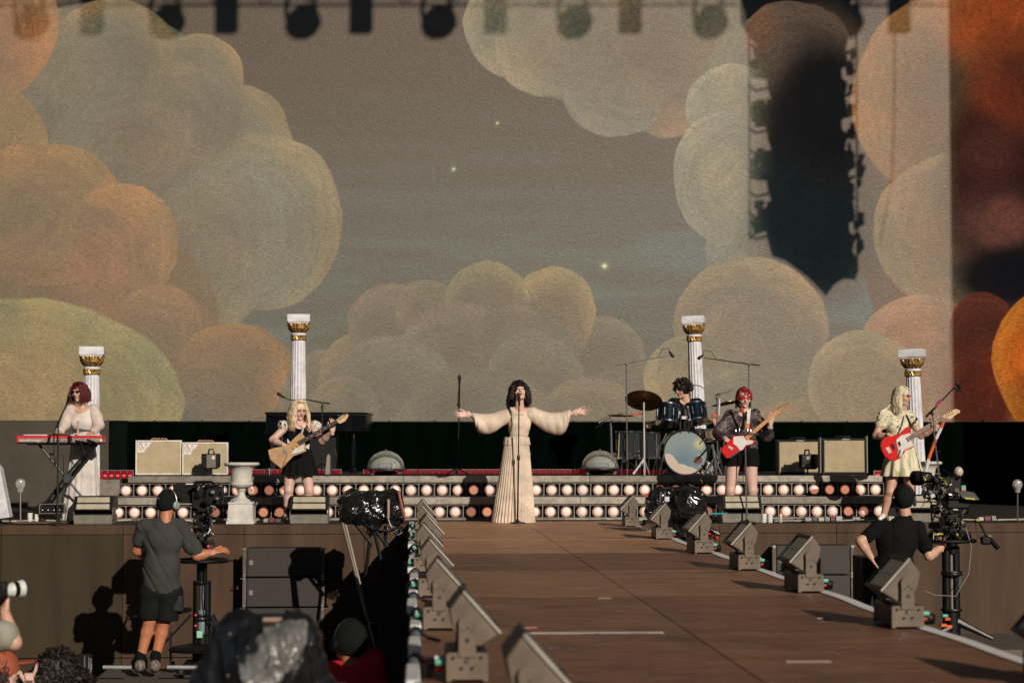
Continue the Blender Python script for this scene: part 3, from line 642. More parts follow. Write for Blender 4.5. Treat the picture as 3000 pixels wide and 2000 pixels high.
# ---------------- columns
def fluted(c, z0, z1, r0, r1, n=96, fl=16, th=0.0):
    vs = []; zs = np.linspace(z0, z1, 14)
    for z in zs:
        t = (z-z0)/(z1-z0); r = r0+(r1-r0)*(t**1.3)
        for j in range(n):
            a = 2*math.pi*j/n; q = abs(math.sin(a*fl/2)); rr = r*(1-0.085*(1-min(1,(1-q)*1.0))**0.8*1.0 if q > 0.18 else 1)
            vs.append((c[0]+rr*math.cos(a), c[1]+rr*math.sin(a), z))
    k = len(zs)
    return M().add(vs, [(i*n+j, i*n+(j+1)%n, (i+1)*n+(j+1)%n, (i+1)*n+j) for i in range(k-1) for j in range(n)])
def column(label, grp='white and gold fluted columns'):
    H = 2.22; t = root('column', (0,0,0), label, 'column', grp)
    M().box((0,0,H-0.055), (0.315,0.315,0.105)).box((0,0,H-0.118), (0.285,0.285,0.02)).obj('abacus', WHITE, t, bevel=0.004)
    cap = M(); n = 72; vs = []
    prof = [(.148,H-.130),(.152,H-.150),(.146,H-.175),(.149,H-.20),(.135,H-.225),(.118,H-.245),(.108,H-.258)]
    for (r, z) in prof:
        for j in range(n):
            a = 2*math.pi*j/n; w = abs(math.sin(a*5)); w2 = abs(math.sin(a*10+0.7))
            vs.append(((r+0.016*w*(z-(H-.27))/.14-0.01*w2)*math.cos(a), (r+0.016*w*(z-(H-.27))/.14-0.01*w2)*math.sin(a), z+0.012*w))
    cap.add(vs, [(i*n+j, i*n+(j+1)%n, (i+1)*n+(j+1)%n, (i+1)*n+j) for i in range(len(prof)-1) for j in range(n)])
    cap.obj('capital', GOLD, t)
    for k in range(4):
        a = math.pi/4+k*math.pi/2; M().ell((0.15*math.cos(a),0.15*math.sin(a),H-0.15), (0.03,0.03,0.028), 12, 8).obj('volute', GOLD, t)
    M().lathe([(0.085,H-.262),(0.103,H-.262),(0.108,H-.275),(0.104,H-.292),(0.085,H-.292)], (0,0,0), 32).obj('neck_ring', WHITE, t)
    nb = M(); n = 64; vs = []
    for (r, z) in ((.098,H-.292),(.109,H-.30),(.106,H-.325),(.109,H-.35),(.098,H-.362)):
        for j in range(n):
            a = 2*math.pi*j/n; rr = r+0.006*math.sin(a*16+z*60); vs.append((rr*math.cos(a), rr*math.sin(a), z))
    nb.add(vs, [(i*n+j, i*n+(j+1)%n, (i+1)*n+(j+1)%n, (i+1)*n+j) for i in range(4) for j in range(n)]).obj('gold_band', GOLD, t)
    fluted((0,0), 0.17, H-.36, 0.122, 0.093).obj('shaft', WHITE, t, smooth=60)
    M().lathe([(0.1,0.10),(0.155,0.10),(0.165,0.12),(0.15,0.145),(0.13,0.15),(0.128,0.172),(0.1,0.172)], (0,0,0), 36).obj('base_ring', WHITE, t)
    M().box((0,0,0.05), (0.36,0.36,0.10)).obj('plinth', WHITE, t, bevel=0.004)
    return t
c0 = column('white fluted column rising behind the red-haired keyboard player')
def place(o, p, rz=0, lean=0): o.location = p; o.rotation_euler = (0, lean, rz)
cs = [(c0, P(264,1500,24.6), 0.0, R(6), 0.0, None), (copy_tree(c0), P(872,1400,26.4), ZD, R(3), 0.0, 'tall white fluted column behind the blonde guitarist and the piano'),
      (copy_tree(c0), P(2050,1400,26.4), ZD, R(-14), -0.035, 'leaning white fluted column right behind the drummer'), (copy_tree(c0), P(2692,1500,24.6), 0.0, R(-26), -0.03, 'white fluted column behind the blonde bass player')]
for o, p, z, rz, ln, lb in cs:
    place(o, (p.x, p.y, z), rz, ln)
    if lb: o['label'] = lb
# ---------------- urn
URN = mat('urn_plaster', (0.62,0.58,0.51), 0.6, bump=0.1, bscale=80)
def urn(px, Y, z, label, sc=1.0):
    b = P(px, 1500, Y); b.z = z; t = root('garden_urn', b, label, 'urn', 'white garden urns')
    def q(x, y, zz): return (b.x+x*sc, b.y+y*sc, b.z+zz*sc)
    m = M(); ps = [(.168,0),(.168,.03),(.155,.045),(.142,.235),(.150,.245),(.150,.262)]
    vs = [q(sx*r, sy*r, h) for r, h in ps for sx, sy in ((-1,-1),(1,-1),(1,1),(-1,1))]
    m.add(vs, [(i*4+j, i*4+(j+1)%4, i*4+4+(j+1)%4, i*4+4+j) for i in range(5) for j in range(4)]+[(0,1,2,3),(20,21,22,23)]); m.obj('pedestal', URN, t, smooth=0, bevel=0.004)
    M().lathe([(r*sc,h*sc) for r,h in [(.11,.262),(.115,.275),(.10,.288),(.075,.30),(.05,.33),(.038,.365),(.042,.39),(.055,.405),(.055,.42),(.04,.428)]], b, 32).obj('stem', URN, t)
    n = 96; vs = []; prof = [(.05,.425,0),(.095,.437,1),(.126,.460,1),(.133,.482,1),(.128,.500,.4)]
    for r, h, a_ in prof:
        for j in range(n):
            a = 2*math.pi*j/n; rr = r*(1+0.05*a_*abs(math.sin(a*12))); vs.append(q(rr*math.cos(a), rr*math.sin(a), h))
    M().add(vs, [(i*n+j, i*n+(j+1)%n, (i+1)*n+(j+1)%n, (i+1)*n+j) for i in range(4) for j in range(n)]).obj('gadroon', URN, t)
    M().lathe([(r*sc,h*sc) for r,h in [(.12,.499),(.126,.502),(.124,.53),(.126,.60),(.134,.64),(.150,.668),(.165,.68),(.165,.686),(.205,.700),(.216,.712),(.214,.728),(.20,.738),(.185,.736),(.165,.72),(.13,.66)]], b, 48).obj('bowl', URN, t)
    return t
urn(707, 22.95, 0, 'white garden urn on the stage edge left of the blonde guitarist')
urn(2712, 23.9, 0.0, 'white garden urn half hidden behind the bass player\'s legs')
# ---------------- guitar amplifiers
def cab(x0, x1, yt, Y, rz, label, kind):
    a, c = P(x0, yt, Y), P(x1, yt, Y); w = c.x-a.x; h = a.z-ZD; d = 0.30
    b = Vector(((a.x+c.x)/2, Y+d/2, ZD)); t = root('guitar_amplifier', b, label, 'amplifier', 'guitar amplifiers on the riser')
    e = M; case = CREAM if kind == 'cream' else BLACK
    def B(x0_, x1_, y0_, y1_, z0_, z1_): return M().b2(b.x+x0_, b.x+x1_, b.y+y0_, b.y+y1_, b.z+z0_, b.z+z1_)
    bw = 0.022 if kind == 'cream' else 0.03
    B(-w/2, w/2, -d/2+0.012, d/2, 0.0, h).obj('case', case, t, bevel=0.008)
    f = M()
    for (x0_, x1_, z0_, z1_) in ((-w/2,-w/2+bw,0,h),(w/2-bw,w/2,0,h),(-w/2+bw,w/2-bw,h-bw,h),(-w/2+bw,w/2-bw,0,bw)):
        f.b2(b.x+x0_, b.x+x1_, b.y-d/2-0.006, b.y-d/2+0.0115, b.z+z0_, b.z+z1_)
    f.obj('front_frame', mat('pale_vinyl', (0.72,0.66,0.55), 0.5) if kind == 'cream' else BLACK, t, bevel=0.004)
    B(-w/2+bw+.001, w/2-bw-.001, -d/2+0.002, -d/2+0.0115, bw+.001, h-bw-.001).obj('grille_cloth', TAN, t, smooth=0)
    if kind == 'cream':
        z1_ = h-bw-.004; x_ = -w/2+bw+.004; y_ = b.y-d/2-0.001
        tri = [(x_,z1_),(x_+.185,z1_),(x_+.085,z1_-.135),(x_,z1_-.135)]
        M().prism([(b.x+p, y_, b.z+q) for p, q in tri], (0,0.003,0)).obj('corner_plate', mat('pale_corner_plate', (0.78,0.73,0.66), 0.5), t, smooth=0)
        gm = mat('grey_brown_print', (0.33,0.25,0.22), 0.6); cx, cz = b.x+x_+.072, b.z+z1_-.055; yy = y_-0.003
        v = M(); 
        v.prism([(cx-.034,yy,cz+.036),(cx-.020,yy,cz+.036),(cx+.003,yy,cz-.022),(cx+.003,yy,cz-.04),(cx-.004,yy,cz-.04)], (0,.003,0))
        v.obj('emblem_letter', gm, t, smooth=0)
        M().prism([(cx+.034,yy,cz+.036),(cx+.027,yy,cz+.036),(cx+.0035,yy,cz-.028),(cx+.0035,yy,cz-.04)], (0,.003,0)).obj('emblem_letter', gm, t, smooth=0)
        for s_ in (-1,1):
            w_ = M().tube([(cx+s_*(.046+.004*math.cos(q*1.1))*math.cos(q), yy, cz+.052*math.sin(q)) for q in np.linspace(-1.25,1.0,12)], 0.0028, 5)
            w_.obj('emblem_wreath', gm, t)
            for q in np.linspace(-1.1,0.95,7):
                M().ell((cx+s_*.052*math.cos(q), yy, cz+.056*math.sin(q)), (.007,.002,.004), 6, 4, Matrix.Rotation(-s_*(q+1.2),3,'Y')).obj('emblem_leaf', gm, t)
    else:
        for sx in (-1,1):
            for zz in (.015, h-.015): M().ell((b.x+sx*(w/2-.02), b.y-d/2-.008, b.z+zz), (.007,.005,.007), 8, 6).obj('screw', CHROME, t)
        B(w/2, w/2+.012, -d/2-.004, d/2-.05, .02, h+.03).obj('side_strip', STEEL, t, smooth=0)
        B(-.03, .07, -d/2-.009, -d/2-.0065, h-.024, h-.006).obj('name_plate', STEEL, t, smooth=0)
    hn = M().tube([(b.x-.11,b.y,b.z+h),(b.x-.09,b.y,b.z+h+.022),(b.x+.09,b.y,b.z+h+.022),(b.x+.11,b.y,b.z+h)], .009, 6)
    hn.obj('handle', mat('tan_leather', (.45,.2,.12), .5) if kind == 'cream' else BLACKM, t)
    M().tube([(b.x+.02,b.y-.1,b.z+h),(b.x+.02,b.y-.1,b.z+h+.03)], .004, 6).obj('switch', CHROME, t)
    t.rotation_euler = (0,0,rz); return t
cab(395, 529, 1289, 25.2, R(5), 'cream guitar amplifier at the left, its corner emblem unobstructed', 'cream')
cab(532, 666, 1295, 25.2, R(4), 'cream guitar amplifier with a small black floodlight in front of it', 'cream')
cab(2281, 2405, 1287, 25.2, R(-6), 'black-framed tan amplifier with a black floodlight in front of it', 'black')
cab(2413, 2541, 1283, 25.2, R(-6), 'black-framed tan amplifier nearest the bass player', 'black')
# small floodlights
def flood(cx, cy, Y, rz, label):
    c = P(cx, cy, Y); b = Vector((c.x, c.y, ZD)); t = root('floodlight', b, label, 'floodlight', 'small floodlights on the riser')
    s_ = 1.0; w, h = 0.24, 0.20
    pts = [(-w/2,h/2),(w/2,h/2),(w/2,-h/2+.03),(w/2-.04,-h/2),(-w/2+.04,-h/2),(-w/2,-h/2+.03)]
    M().prism([(c.x+x_, c.y, c.z+z_) for x_, z_ in pts], (0,.12,0)).obj('housing', BLACK, t, bevel=0.012)
    hs = M().b2(c.x-.055,c.x+.07,c.y-.035,c.y-.001,c.z-.085,c.z+.09).obj('driver_box', mat('grey_heatsink', (.2,.19,.16), .4, .6), t, bevel=.004)
    for k in range(9): M().b2(c.x-.045,c.x-.002,c.y-.042,c.y-.0355,c.z+.07-k*.012,c.z+.075-k*.012).obj('fin', mat('grey_fin', (.3,.28,.24), .4, .6), t, smooth=0)
    for k in range(6): M().b2(c.x+.012,c.x+.06,c.y-.042,c.y-.0355,c.z-.01-k*.012,c.z-.005-k*.012).obj('fin', mat('grey_fin', (.3,.28,.24), .4, .6), t, smooth=0)
    M().b2(c.x+.02,c.x+.055,c.y-.040,c.y-.0355,c.z+.03,c.z+.07).obj('label_plate', WHITEP, t, smooth=0)
    M().tube([(c.x-.03,c.y,c.z+h/2),(c.x-.02,c.y,c.z+h/2+.055),(c.x+.03,c.y,c.z+h/2+.06),(c.x+.045,c.y,c.z+h/2)], .012, 8).obj('bracket', BLACKM, t)
    M().tube([(c.x,c.y+.03,c.z-h/2),(c.x,c.y+.03,b.z+.01)], .011, 8).obj('post', BLACKM, t); M().lathe([(.07,0),(.07,.012),(.02,.02)], (c.x,c.y+.03,b.z), 16).obj('foot', BLACKM, t)
    M().tube([(c.x-.08,c.y,c.z-.08),(c.x-.18,c.y-.02,b.z+.10),(c.x-.24,c.y-.04,b.z+.04),(c.x-.25,c.y-.04,b.z+.006)], .005, 6).obj('lead', BLACK, t)
    t.rotation_euler = (0,0,rz); return t
flood(617, 1351, 24.75, R(2), 'small black floodlight before the cream amplifier by the urn')
flood(2363, 1352, 24.75, R(-38), 'small black floodlight turned sideways before the black amplifier')
# ---------------- grand piano
PNO = mat('piano_lacquer', (0.004,0.005,0.006), 0.07, coat=1.0, var=0)
pb = P(935, 1390, 26.6); pb.z = ZD
pn = root('grand_piano', pb, 'black grand piano behind the blonde guitarist', 'piano')
zt, zl = P(900,1207,26).z, P(900,1263,26).z
xl, xr = P(780,1200,26).x, P(1091,1200,26).x; w = xr-xl
plan = [(xl,25.95)]+[(xl+w*u, 25.95+0.05*u) for u in (.3,.6)]+[(xr-.30,26.03),(xr-.13,26.12),(xr-.03,26.3),(xr,26.55),(xr-.05,26.85),(xr-.3,27.05),(xr-.7,27.2),(xl+.5,27.45),(xl,27.45)]
M().prism([(x_,y_,zl) for x_,y_ in plan], (0,0,zt-zl-.035)).obj('rim', PNO, pn, smooth=45, bevel=.006)
M().prism([(x_+(-.012 if x_<xl+.1 else .012 if x_>xr-.4 else 0),y_-(.012 if y_<26.2 else 0),zt-.030) for x_,y_ in plan], (0,0,.03)).obj('lid', PNO, pn, smooth=45, bevel=.005)
M().b2(xl-.02,xl+.28,25.93,27.47,zl-.04,zl-.002).obj('key_bed', PNO, pn, bevel=.006)
for (x_, y_) in ((xl+.2,26.1),(xl+.2,27.25),(xr-.28,26.55)):
    M().lathe([(.05,0),(.05,.05),(.035,.07),(.045,.3),(.065,zl-ZD-.04)], (x_,y_,ZD), 16).obj('leg', PNO, pn)
ly = M().b2(xl+.42,xl+.45,26.6,26.63,ZD+.08,zl).b2(xl+.42,xl+.45,26.8,26.83,ZD+.08,zl).b2(xl+.36,xl+.5,26.55,26.9,ZD+.05,ZD+.09); ly.obj('pedal_lyre', PNO, pn)
M().tube([(xr-.52,26.2,ZD+.01),(xr-.50,26.2,ZD+.25),(xr-.52,26.2,ZD+.34)], .006, 6).obj('pedal_rod', CHROME, pn)
M().b2(xl+.04, xl+.95, 26.2, 27.2, ZD, zl-.05).obj('under_piano_box', BLACK, None, bevel=.01); tag(bpy.data.objects['under_piano_box'], 'plain black box under the grand piano', 'case')  # black box filling the black area below the piano
o = M().prism([(xr-.62,25.4,ZD),(xr-.55,25.4,ZD),(xr-.55,25.4,ZD+.24),(xr-.575,25.4,ZD+.28),(xr-.60,25.4,ZD+.24)], (0,.05,0)).obj('grey_post', FRM, bevel=.003); tag(o, 'small grey upright post below the grand piano', 'post')
# ---------------- microphone stands
MICH = mat('mic_grille', (.03,.03,.03), .4, .6); 
def mic(t, p, d, L=.17, body=BLACK, r=.013):
    p = Vector(p); d = Vector(d).normalized()
    M().lathe([(.0,-.002),(.012,.0),(.021,.012),(.0245,.03),(.022,.048),(.017,.058)], p, 16, d).obj('mic_head', MICH, t)
    M().lathe([(.017,.056),(.0165,.07),(.012,L),(.009,L+.01)], p, 14, d).obj('mic_body', body, t)
def round_base(t, b, r=.12): M().lathe([(r,0),(r,.012),(r*.8,.02),(.03,.028),(.014,.05)], b, 24).obj('round_base', BLACKM, t)
def tripod(t, b, r=.28, h=.22, n=3, ph=.5):
    for k in range(n):
        a = ph+k*2*math.pi/n; M().tube([(b[0],b[1],b[2]+h),(b[0]+r*math.cos(a),b[1]+r*math.sin(a),b[2]+.012)], .008, 6).obj('leg', BLACKM, t)
# singer's straight stand
Y = 22.72; b = P(1516,1527,Y); b.z = 0; t = root('mic_stand', b, 'straight black microphone stand in front of the singer', 'microphone stand', 'microphone stands')
VIOL = mat('dark_stand_tube', (.05,.03,.035), .3, .7)
M().tube([b+Vector((0,0,.02)), P(1519,1340,Y)], .0105, 10).obj('lower_tube', VIOL, t); M().tube([P(1519,1340,Y), P(1520.5,1182,Y)], .0075, 10).obj('upper_tube', VIOL, t)
M().lathe([(.016,-.03),(.018,-.02),(.018,.02),(.014,.03)], P(1519,1340,Y), 14).obj('clutch', BLACKM, t); round_base(t, b, .10)
M().tube([P(1520.5,1182,Y), P(1520.5,1174,Y-.02)], .012, 8).obj('mic_clip', WHITEP, t); mic(t, P(1519,1150,Y-.02), P(1521,1178,Y-.03)-P(1519,1150,Y-.02), .15)
# spare stand left of the singer, on the riser
Y = 24.6; b = P(1340,1390,Y); b.z = ZD; t = root('mic_stand', b, 'thin upright microphone stand on the riser left of the singer', 'microphone stand', 'microphone stands')
M().tube([b, P(1345,1200,Y)], .0085, 8).obj('lower_tube', BLACKM, t); M().tube([P(1345,1200,Y), P(1346,1120,Y)], .012, 8).obj('grip', BLACK, t); tripod(t, b, .16, .1); mic(t, P(1346,1098,Y), (0,0,-1), .13)
M().tube([P(1345,1190,Y), P(1340,1170,Y), P(1343,1140,Y-.02), P(1346,1118,Y)], .004, 6).obj('lead', BLACK, t); M().box(P(1342,1186,Y), (.03,.02,.05)).obj('holder', BLACK, t)
# keyboard player's boom stand
Y = 22.75; b = P(168,1525,Y); b.z = 0; t = root('mic_stand', b, 'boom microphone stand in front of the keyboard player', 'microphone stand', 'microphone stands')
M().tube([b, P(170,1325,Y), P(171,1235,Y)], [.012,.0105,.009], 8).obj('lower_tube', BLACKM, t); M().tube([P(163,1255,Y), P(171,1236,Y), P(198,1178,Y)], .009, 8).obj('boom', BLACKM, t)
M().ell(P(171,1237,Y), .018, 10, 8).obj('clutch', BLACKM, t); round_base(t, b, .13); mic(t, P(206,1155,Y-.02), P(196,1182,Y)-P(206,1155,Y-.02), .13); M().box(P(151,1330,Y), (.05,.04,.03)).obj('holder', BLACK, t)
M().tube([P(172,1330,Y-.01), P(186,1335,Y-.01), P(186,1420,Y-.01), P(180,1520,Y-.01)], .004, 6).obj('lead', BLACK, t)
M().tube([P(160,1262,Y-.01), P(158,1320,Y-.01), P(160,1360,Y-.01), P(165,1340,Y-.01)], .004, 6).obj('lead', BLACK, t)
# piano boom
Y = 25.4; b = P(944,1385,Y); b.z = ZD; t = root('mic_stand', b, 'boom microphone stand over the grand piano behind the blonde guitarist', 'microphone stand', 'microphone stands')
M().tube([b, P(944,1183,Y)], .01, 8).obj('lower_tube', BLACKM, t); M().tube([P(966,1182,Y), P(944,1179,Y), P(898,1170,Y)], [.013,.010,.009], 8).obj('boom', BLACKM, t); M().tube([P(898,1170,Y), P(850,1171,Y), P(832,1164,Y)], .007, 8).obj('boom_tip', BLACKM, t)
tripod(t, b, .2, .15); mic(t, P(812,1151,Y), P(834,1165,Y)-P(812,1151,Y), .12); M().tube([P(944,1184,Y),P(940,1195,Y),P(946,1205,Y),P(951,1192,Y),P(946,1184,Y)], .004, 6).obj('lead', BLACK, t)
# red-haired guitarist's stand with tray
Y = 22.68; b = P(2188,1528,Y); b.z = 0; t = root('mic_stand', b, 'microphone stand with a small tray and red microphone', 'microphone stand', 'microphone stands')
REDM = mat('red_mic_body', (.75,.05,.02), .35)
M().tube([b, P(2185,1380,Y), P(2182,1230,Y)], [.012,.010,.009], 8).obj('lower_tube', STEEL, t); round_base(t, b, .12); M().tube([P(2182,1232,Y), P(2176,1202,Y)], .012, 8).obj('clip', BLACK, t)
mic(t, P(2165,1181,Y), P(2177,1205,Y)-P(2165,1181,Y), .13, REDM)
M().b2(P(2147,1,Y).x, P(2212,1,Y).x, Y-.06, Y+.06, P(1,1273,Y).z, P(1,1268,Y).z).obj('tray', BLACKM, t, bevel=.002)
for (xa, ya, rr, hh) in ((2156,1267,.014,.05),(2166,1267,.012,.06),(2176,1267,.016,.045),(2190,1267,.012,.055),(2200,1267,.013,.05)):
    o = M().lathe([(rr,0),(rr,hh*.8),(rr*.5,hh)], P(xa,ya,Y-.02), 10).obj('bottleneck_slide', CHROME, None); tag(o, ['chrome guitar slide at the left end of the tray','second chrome slide from the left on the tray','wide chrome slide left of the stand pole','chrome slide just right of the stand pole','chrome slide at the right end of the tray'][[2156,2166,2176,2190,2200].index(xa)], 'guitar slide', 'slides on the stand tray')
# bass player's boom stand
Y = 22.6; b = P(2760,1528,Y); b.z = 0; t = root('mic_stand', b, 'tall boom microphone stand right of the bass player', 'microphone stand', 'microphone stands')
M().tube([b, P(2749,1370,Y), P(2740,1300,Y), P(2732,1212,Y)], [.012,.011,.009,.009], 8).obj('lower_tube', STEEL, t); round_base(t, b, .13)
M().tube([P(2712,1221,Y), P(2738,1195,Y)], .014, 8).obj('counterweight', BLACK, t); M().tube([P(2738,1195,Y), P(2796,1135,Y)], .009, 8).obj('boom', BLACKM, t); M().tube([P(2742,1188,Y), P(2758,1170,Y)], .017, 8).obj('pick_holder', mat('pink_picks', (.6,.08,.2), .4, scale=90, col2=(.05,.02,.03)), t)
M().ell(P(2731,1211,Y), .022, 10, 8).obj('clutch', BLACKM, t); mic(t, P(2803,1118,Y-.02), P(2812,1140,Y)-P(2803,1118,Y-.02), .10); M().tube([P(2796,1136,Y), P(2818,1148,Y)], .012, 8).obj('mic_clip', BLACK, t)
M().ell(P(2725,1228,Y), .010, 8, 6).obj('knob', BLACK, t); M().ell(P(2752,1322,Y), .014, 8, 6).obj('knob', BLACKM, t)
# ---------------- keyboard and X stand
Y = 22.95; kb = P(198,1525,Y); kb.z = 0
t = root('keyboard_stand', kb, 'black crossed stand holding the red keyboard', 'keyboard stand')
M().tube([P(112,1299,Y-.02), P(196,1402,Y-.02)], .014, 8).obj('strut', BLACKM, t); M().tube([P(196,1402,Y-.02), P(240,1455,Y-.02), P(262,1524,Y-.02)], .014, 8).obj('strut', BLACKM, t)
for dx, dy in ((-7,-2),(5,3)): M().tube([P(280+dx,1300,Y-.05), P(197+dx,1400+dy,Y-.05), P(118+dx,1505+dy,Y-.05)], .015, 8).obj('strut', BLACKM, t)
M().lathe([(.06,0),(.062,.02),(.062,.06),(.05,.08)], P(199,1401,Y-.02), 20, (0,-1,0)).obj('hub', mat('grey_blue_plastic', (.05,.06,.06), .4), t)
for (ax, ay, bx, by) in ((258,1330,240,1352),(234,1362,214,1388),(178,1428,160,1448),(150,1464,140,1480)): M().tube([P(ax,ay,Y-.07), P(bx,by,Y-.07)], .02, 8).obj('cable_wrap', BLACK, t)
M().tube([P(103,1512,Y), P(104,1490,Y), P(112,1478,Y), P(150,1462,Y)], .009, 6).obj('lead', BLACK, t)
M().b2(P(100,1,Y).x, P(300,1,Y).x, Y-.05, Y+.3, P(1,1303,Y).z, P(1,1299,Y).z).obj('cross_bar', BLACKM, t)
RK = mat('red_keyboard_shell', (.62,.03,.035), .35, coat=.3); 
x0, x1 = P(72,1,Y-.05).x, P(318,1,Y-.05).x; z0, z1 = P(1,1297,Y-.05).z, P(1,1275,Y-.05).z; y0 = Y-.16
t = root('stage_keyboard', ((x0+x1)/2, Y, z0), 'red stage keyboard seen from its back on a crossed stand', 'keyboard')
M().b2(x0, x1, y0+.002, y0+.30, z0+.004, z1).obj('shell', RK, t, bevel=.008)
M().b2(x0+.03, x1-.03, y0-.003, y0+.0015, z0+.012, z1-.035).obj('rear_panel', mat('grey_rear_panel', (.33,.30,.26), .5, scale=40, col2=(.2,.18,.15)), t, smooth=0)
M().b2(x0+.01, x1-.01, y0+.004, y0+.29, z0-.012, z0+.0035).obj('underside', BLACK, t)
for k in range(13): M().lathe([(.006,0),(.006,.008)], (x0+.30+k*.045, y0-.003, z0+.03+(k%2)*.008), 8, (0,-1,0)).obj('socket', BLACKM if k%3 else CHROME, t)
ks = M(); kw = (x1-x0-.1)/52
for i in range(52): M().b2(x0+.05+i*kw+.0006, x0+.05+(i+1)*kw-.0006, y0+.17, y0+.31, z1+.0005, z1+.012).obj('white_key', WHITEP, t, smooth=0)
tx = bpy.data.curves.new('lettering', 'FONT'); tx.body = 'nord stage'; tx.size = .055; tx.extrude = .001; tx.align_x = 'LEFT'
to = bpy.data.objects.new('lettering', tx); COL.objects.link(to); dg = bpy.context.evaluated_depsgraph_get(); tm_ = bpy.data.meshes.new_from_object(to.evaluated_get(dg)); bpy.data.objects.remove(to)
lo = bpy.data.objects.new('lettering', tm_); tm_.materials.append(mat('pale_print', (.75,.72,.66), .5)); COL.objects.link(lo); lo.parent = t; lo.location = Vector((x0+.035, y0-.0045, z0+.018))-Vector(t.location); lo.rotation_euler = (math.pi/2, 0, 0); lo.scale = (1.15,.8,1)
M().tube([P(205,1292,Y-.2), P(205,1276,Y-.2)], .022, 8).obj('clamp', BLACK, t); M().tube([P(142,1298,Y-.2), P(146,1276,Y-.2)], .015, 8).obj('clamp', BLACK, t)
M().lathe([(.02,0),(.02,.01)], P(296,1289,Y-.17), 14, (0,-1,0)).obj('round_sticker', mat('yellow_sticker', (.8,.6,.3), .5), t)
M().tube([P(225,1292,Y-.18), P(238,1298,Y-.2), P(250,1330,Y-.2), P(250,1345,Y-.1)], .005, 6).obj('lead', BLACK, t)
for a_, c_ in (((222,1290),(262,1296)),((255,1286),(280,1295))): M().tube([P(*a_,Y-.19), P(*c_,Y-.19)], .009, 6).obj('plug', BLACKM, t)
o = M().b2(P(160,1,Y).x, P(225,1,Y).x, Y-.06, Y+.06, z1+.013, z1+.028).obj('small_mixer', mat('olive_box', (.12,.11,.08), .5), bevel=.003); tag(o, 'small flat effects box lying on top of the red keyboard', 'effects box')
o = M().lathe([(.0,0),(.012,0),(.012,.15),(.016,.17),(.0,.175)], P(228,1274,Y-.08), 12).obj('slim_bottle', mat('pink_glass', (.6,.35,.33), .3), smooth=40); tag(o, 'slim pale bottle standing on the red keyboard', 'bottle')
# pedal board and small clutter at the left
o = M().b2(P(66,1,22.8).x, P(215,1,22.8).x, 22.72, 22.98, .012, .035).obj('pedal_board', mat('wooden_board', (.10,.05,.035), .6), bevel=.003); tag(o, 'dark wooden pedal board under the keyboard stand', 'pedal board')
rk = root('rack_unit', P(172,1500,22.9), 'small open metal rack full of knobs under the keyboard', 'equipment rack')
xa, xb = P(139,1,22.85).x, P(210,1,22.85).x; za, zb2 = P(1,1503,22.85).z, P(1,1476,22.85).z
fr = M()
for z_ in (za, zb2):
    for y_ in (22.8, 22.98): M().tube([(xa,y_,z_),(xb,y_,z_)], .006, 6).obj('bar', FRM, rk)
for x_ in (xa, xb):
    for y_ in (22.8, 22.98): M().tube([(x_,y_,za),(x_,y_,zb2)], .006, 6).obj('bar', FRM, rk)
M().b2(xa+.012, xb-.012, 22.83, 22.96, za+.01, zb2-.012).obj('unit', BLACK, rk)
for k in range(8): M().lathe([(.008,0),(.007,.012)], (xa+.03+k*.034, 22.829, (za+zb2)/2+(.02 if k%2 else -.015)), 8, (0,-1,0)).obj('knob', CHROME if k%2 else WHITEP, rk)
def cup(px, py, Y, r, h, label, z=None, m=WHITEP, cat='cup', grp='paper cups around the stage'):
    b = P(px, py, Y); b.z = 0.0 if z is None else z
    o = M().lathe([(r*.85,0),(r,h),(r*.9,h),(r*.75,.006)], b, 20).obj('paper_cup', m, smooth=40); tag(o, label, cat, grp); return o
cup(88, 1515, 22.85, .032, .10, 'larger white cup at the far left beside the keyboard stand', .0355); cup(107, 1515, 22.9, .026, .085, 'smaller white cup right of the larger one by the keyboard stand', .0355)
cup(785, 1390, 24.5, .024, .09, 'white cup on the riser left of the blonde guitarist', ZD); cup(1337, 1388, 24.55, .024, .085, 'white cup at the foot of the spare microphone stand', ZD)
cup(2238, 1525, 22.85, .034, .11, 'left one of two white cups beside the right floor monitor'); cup(2256, 1525, 22.87, .034, .11, 'right one of two white cups beside the right floor monitor')
bt = root('drink_bottle', P(2287,1525,22.9), 'small bottle with a red cap by the orange lamps', 'bottle'); b = P(2287,1526,22.9)
M().lathe([(.02,0),(.022,.08),(.01,.11)], (b.x,b.y,0.001), 14).obj('body', mat('yellowish_drink', (.5,.5,.35), .3), t if False else bt); M().lathe([(.011,.112),(.011,.14)], (b.x,b.y,0.001), 12).obj('cap', REDM, bt)
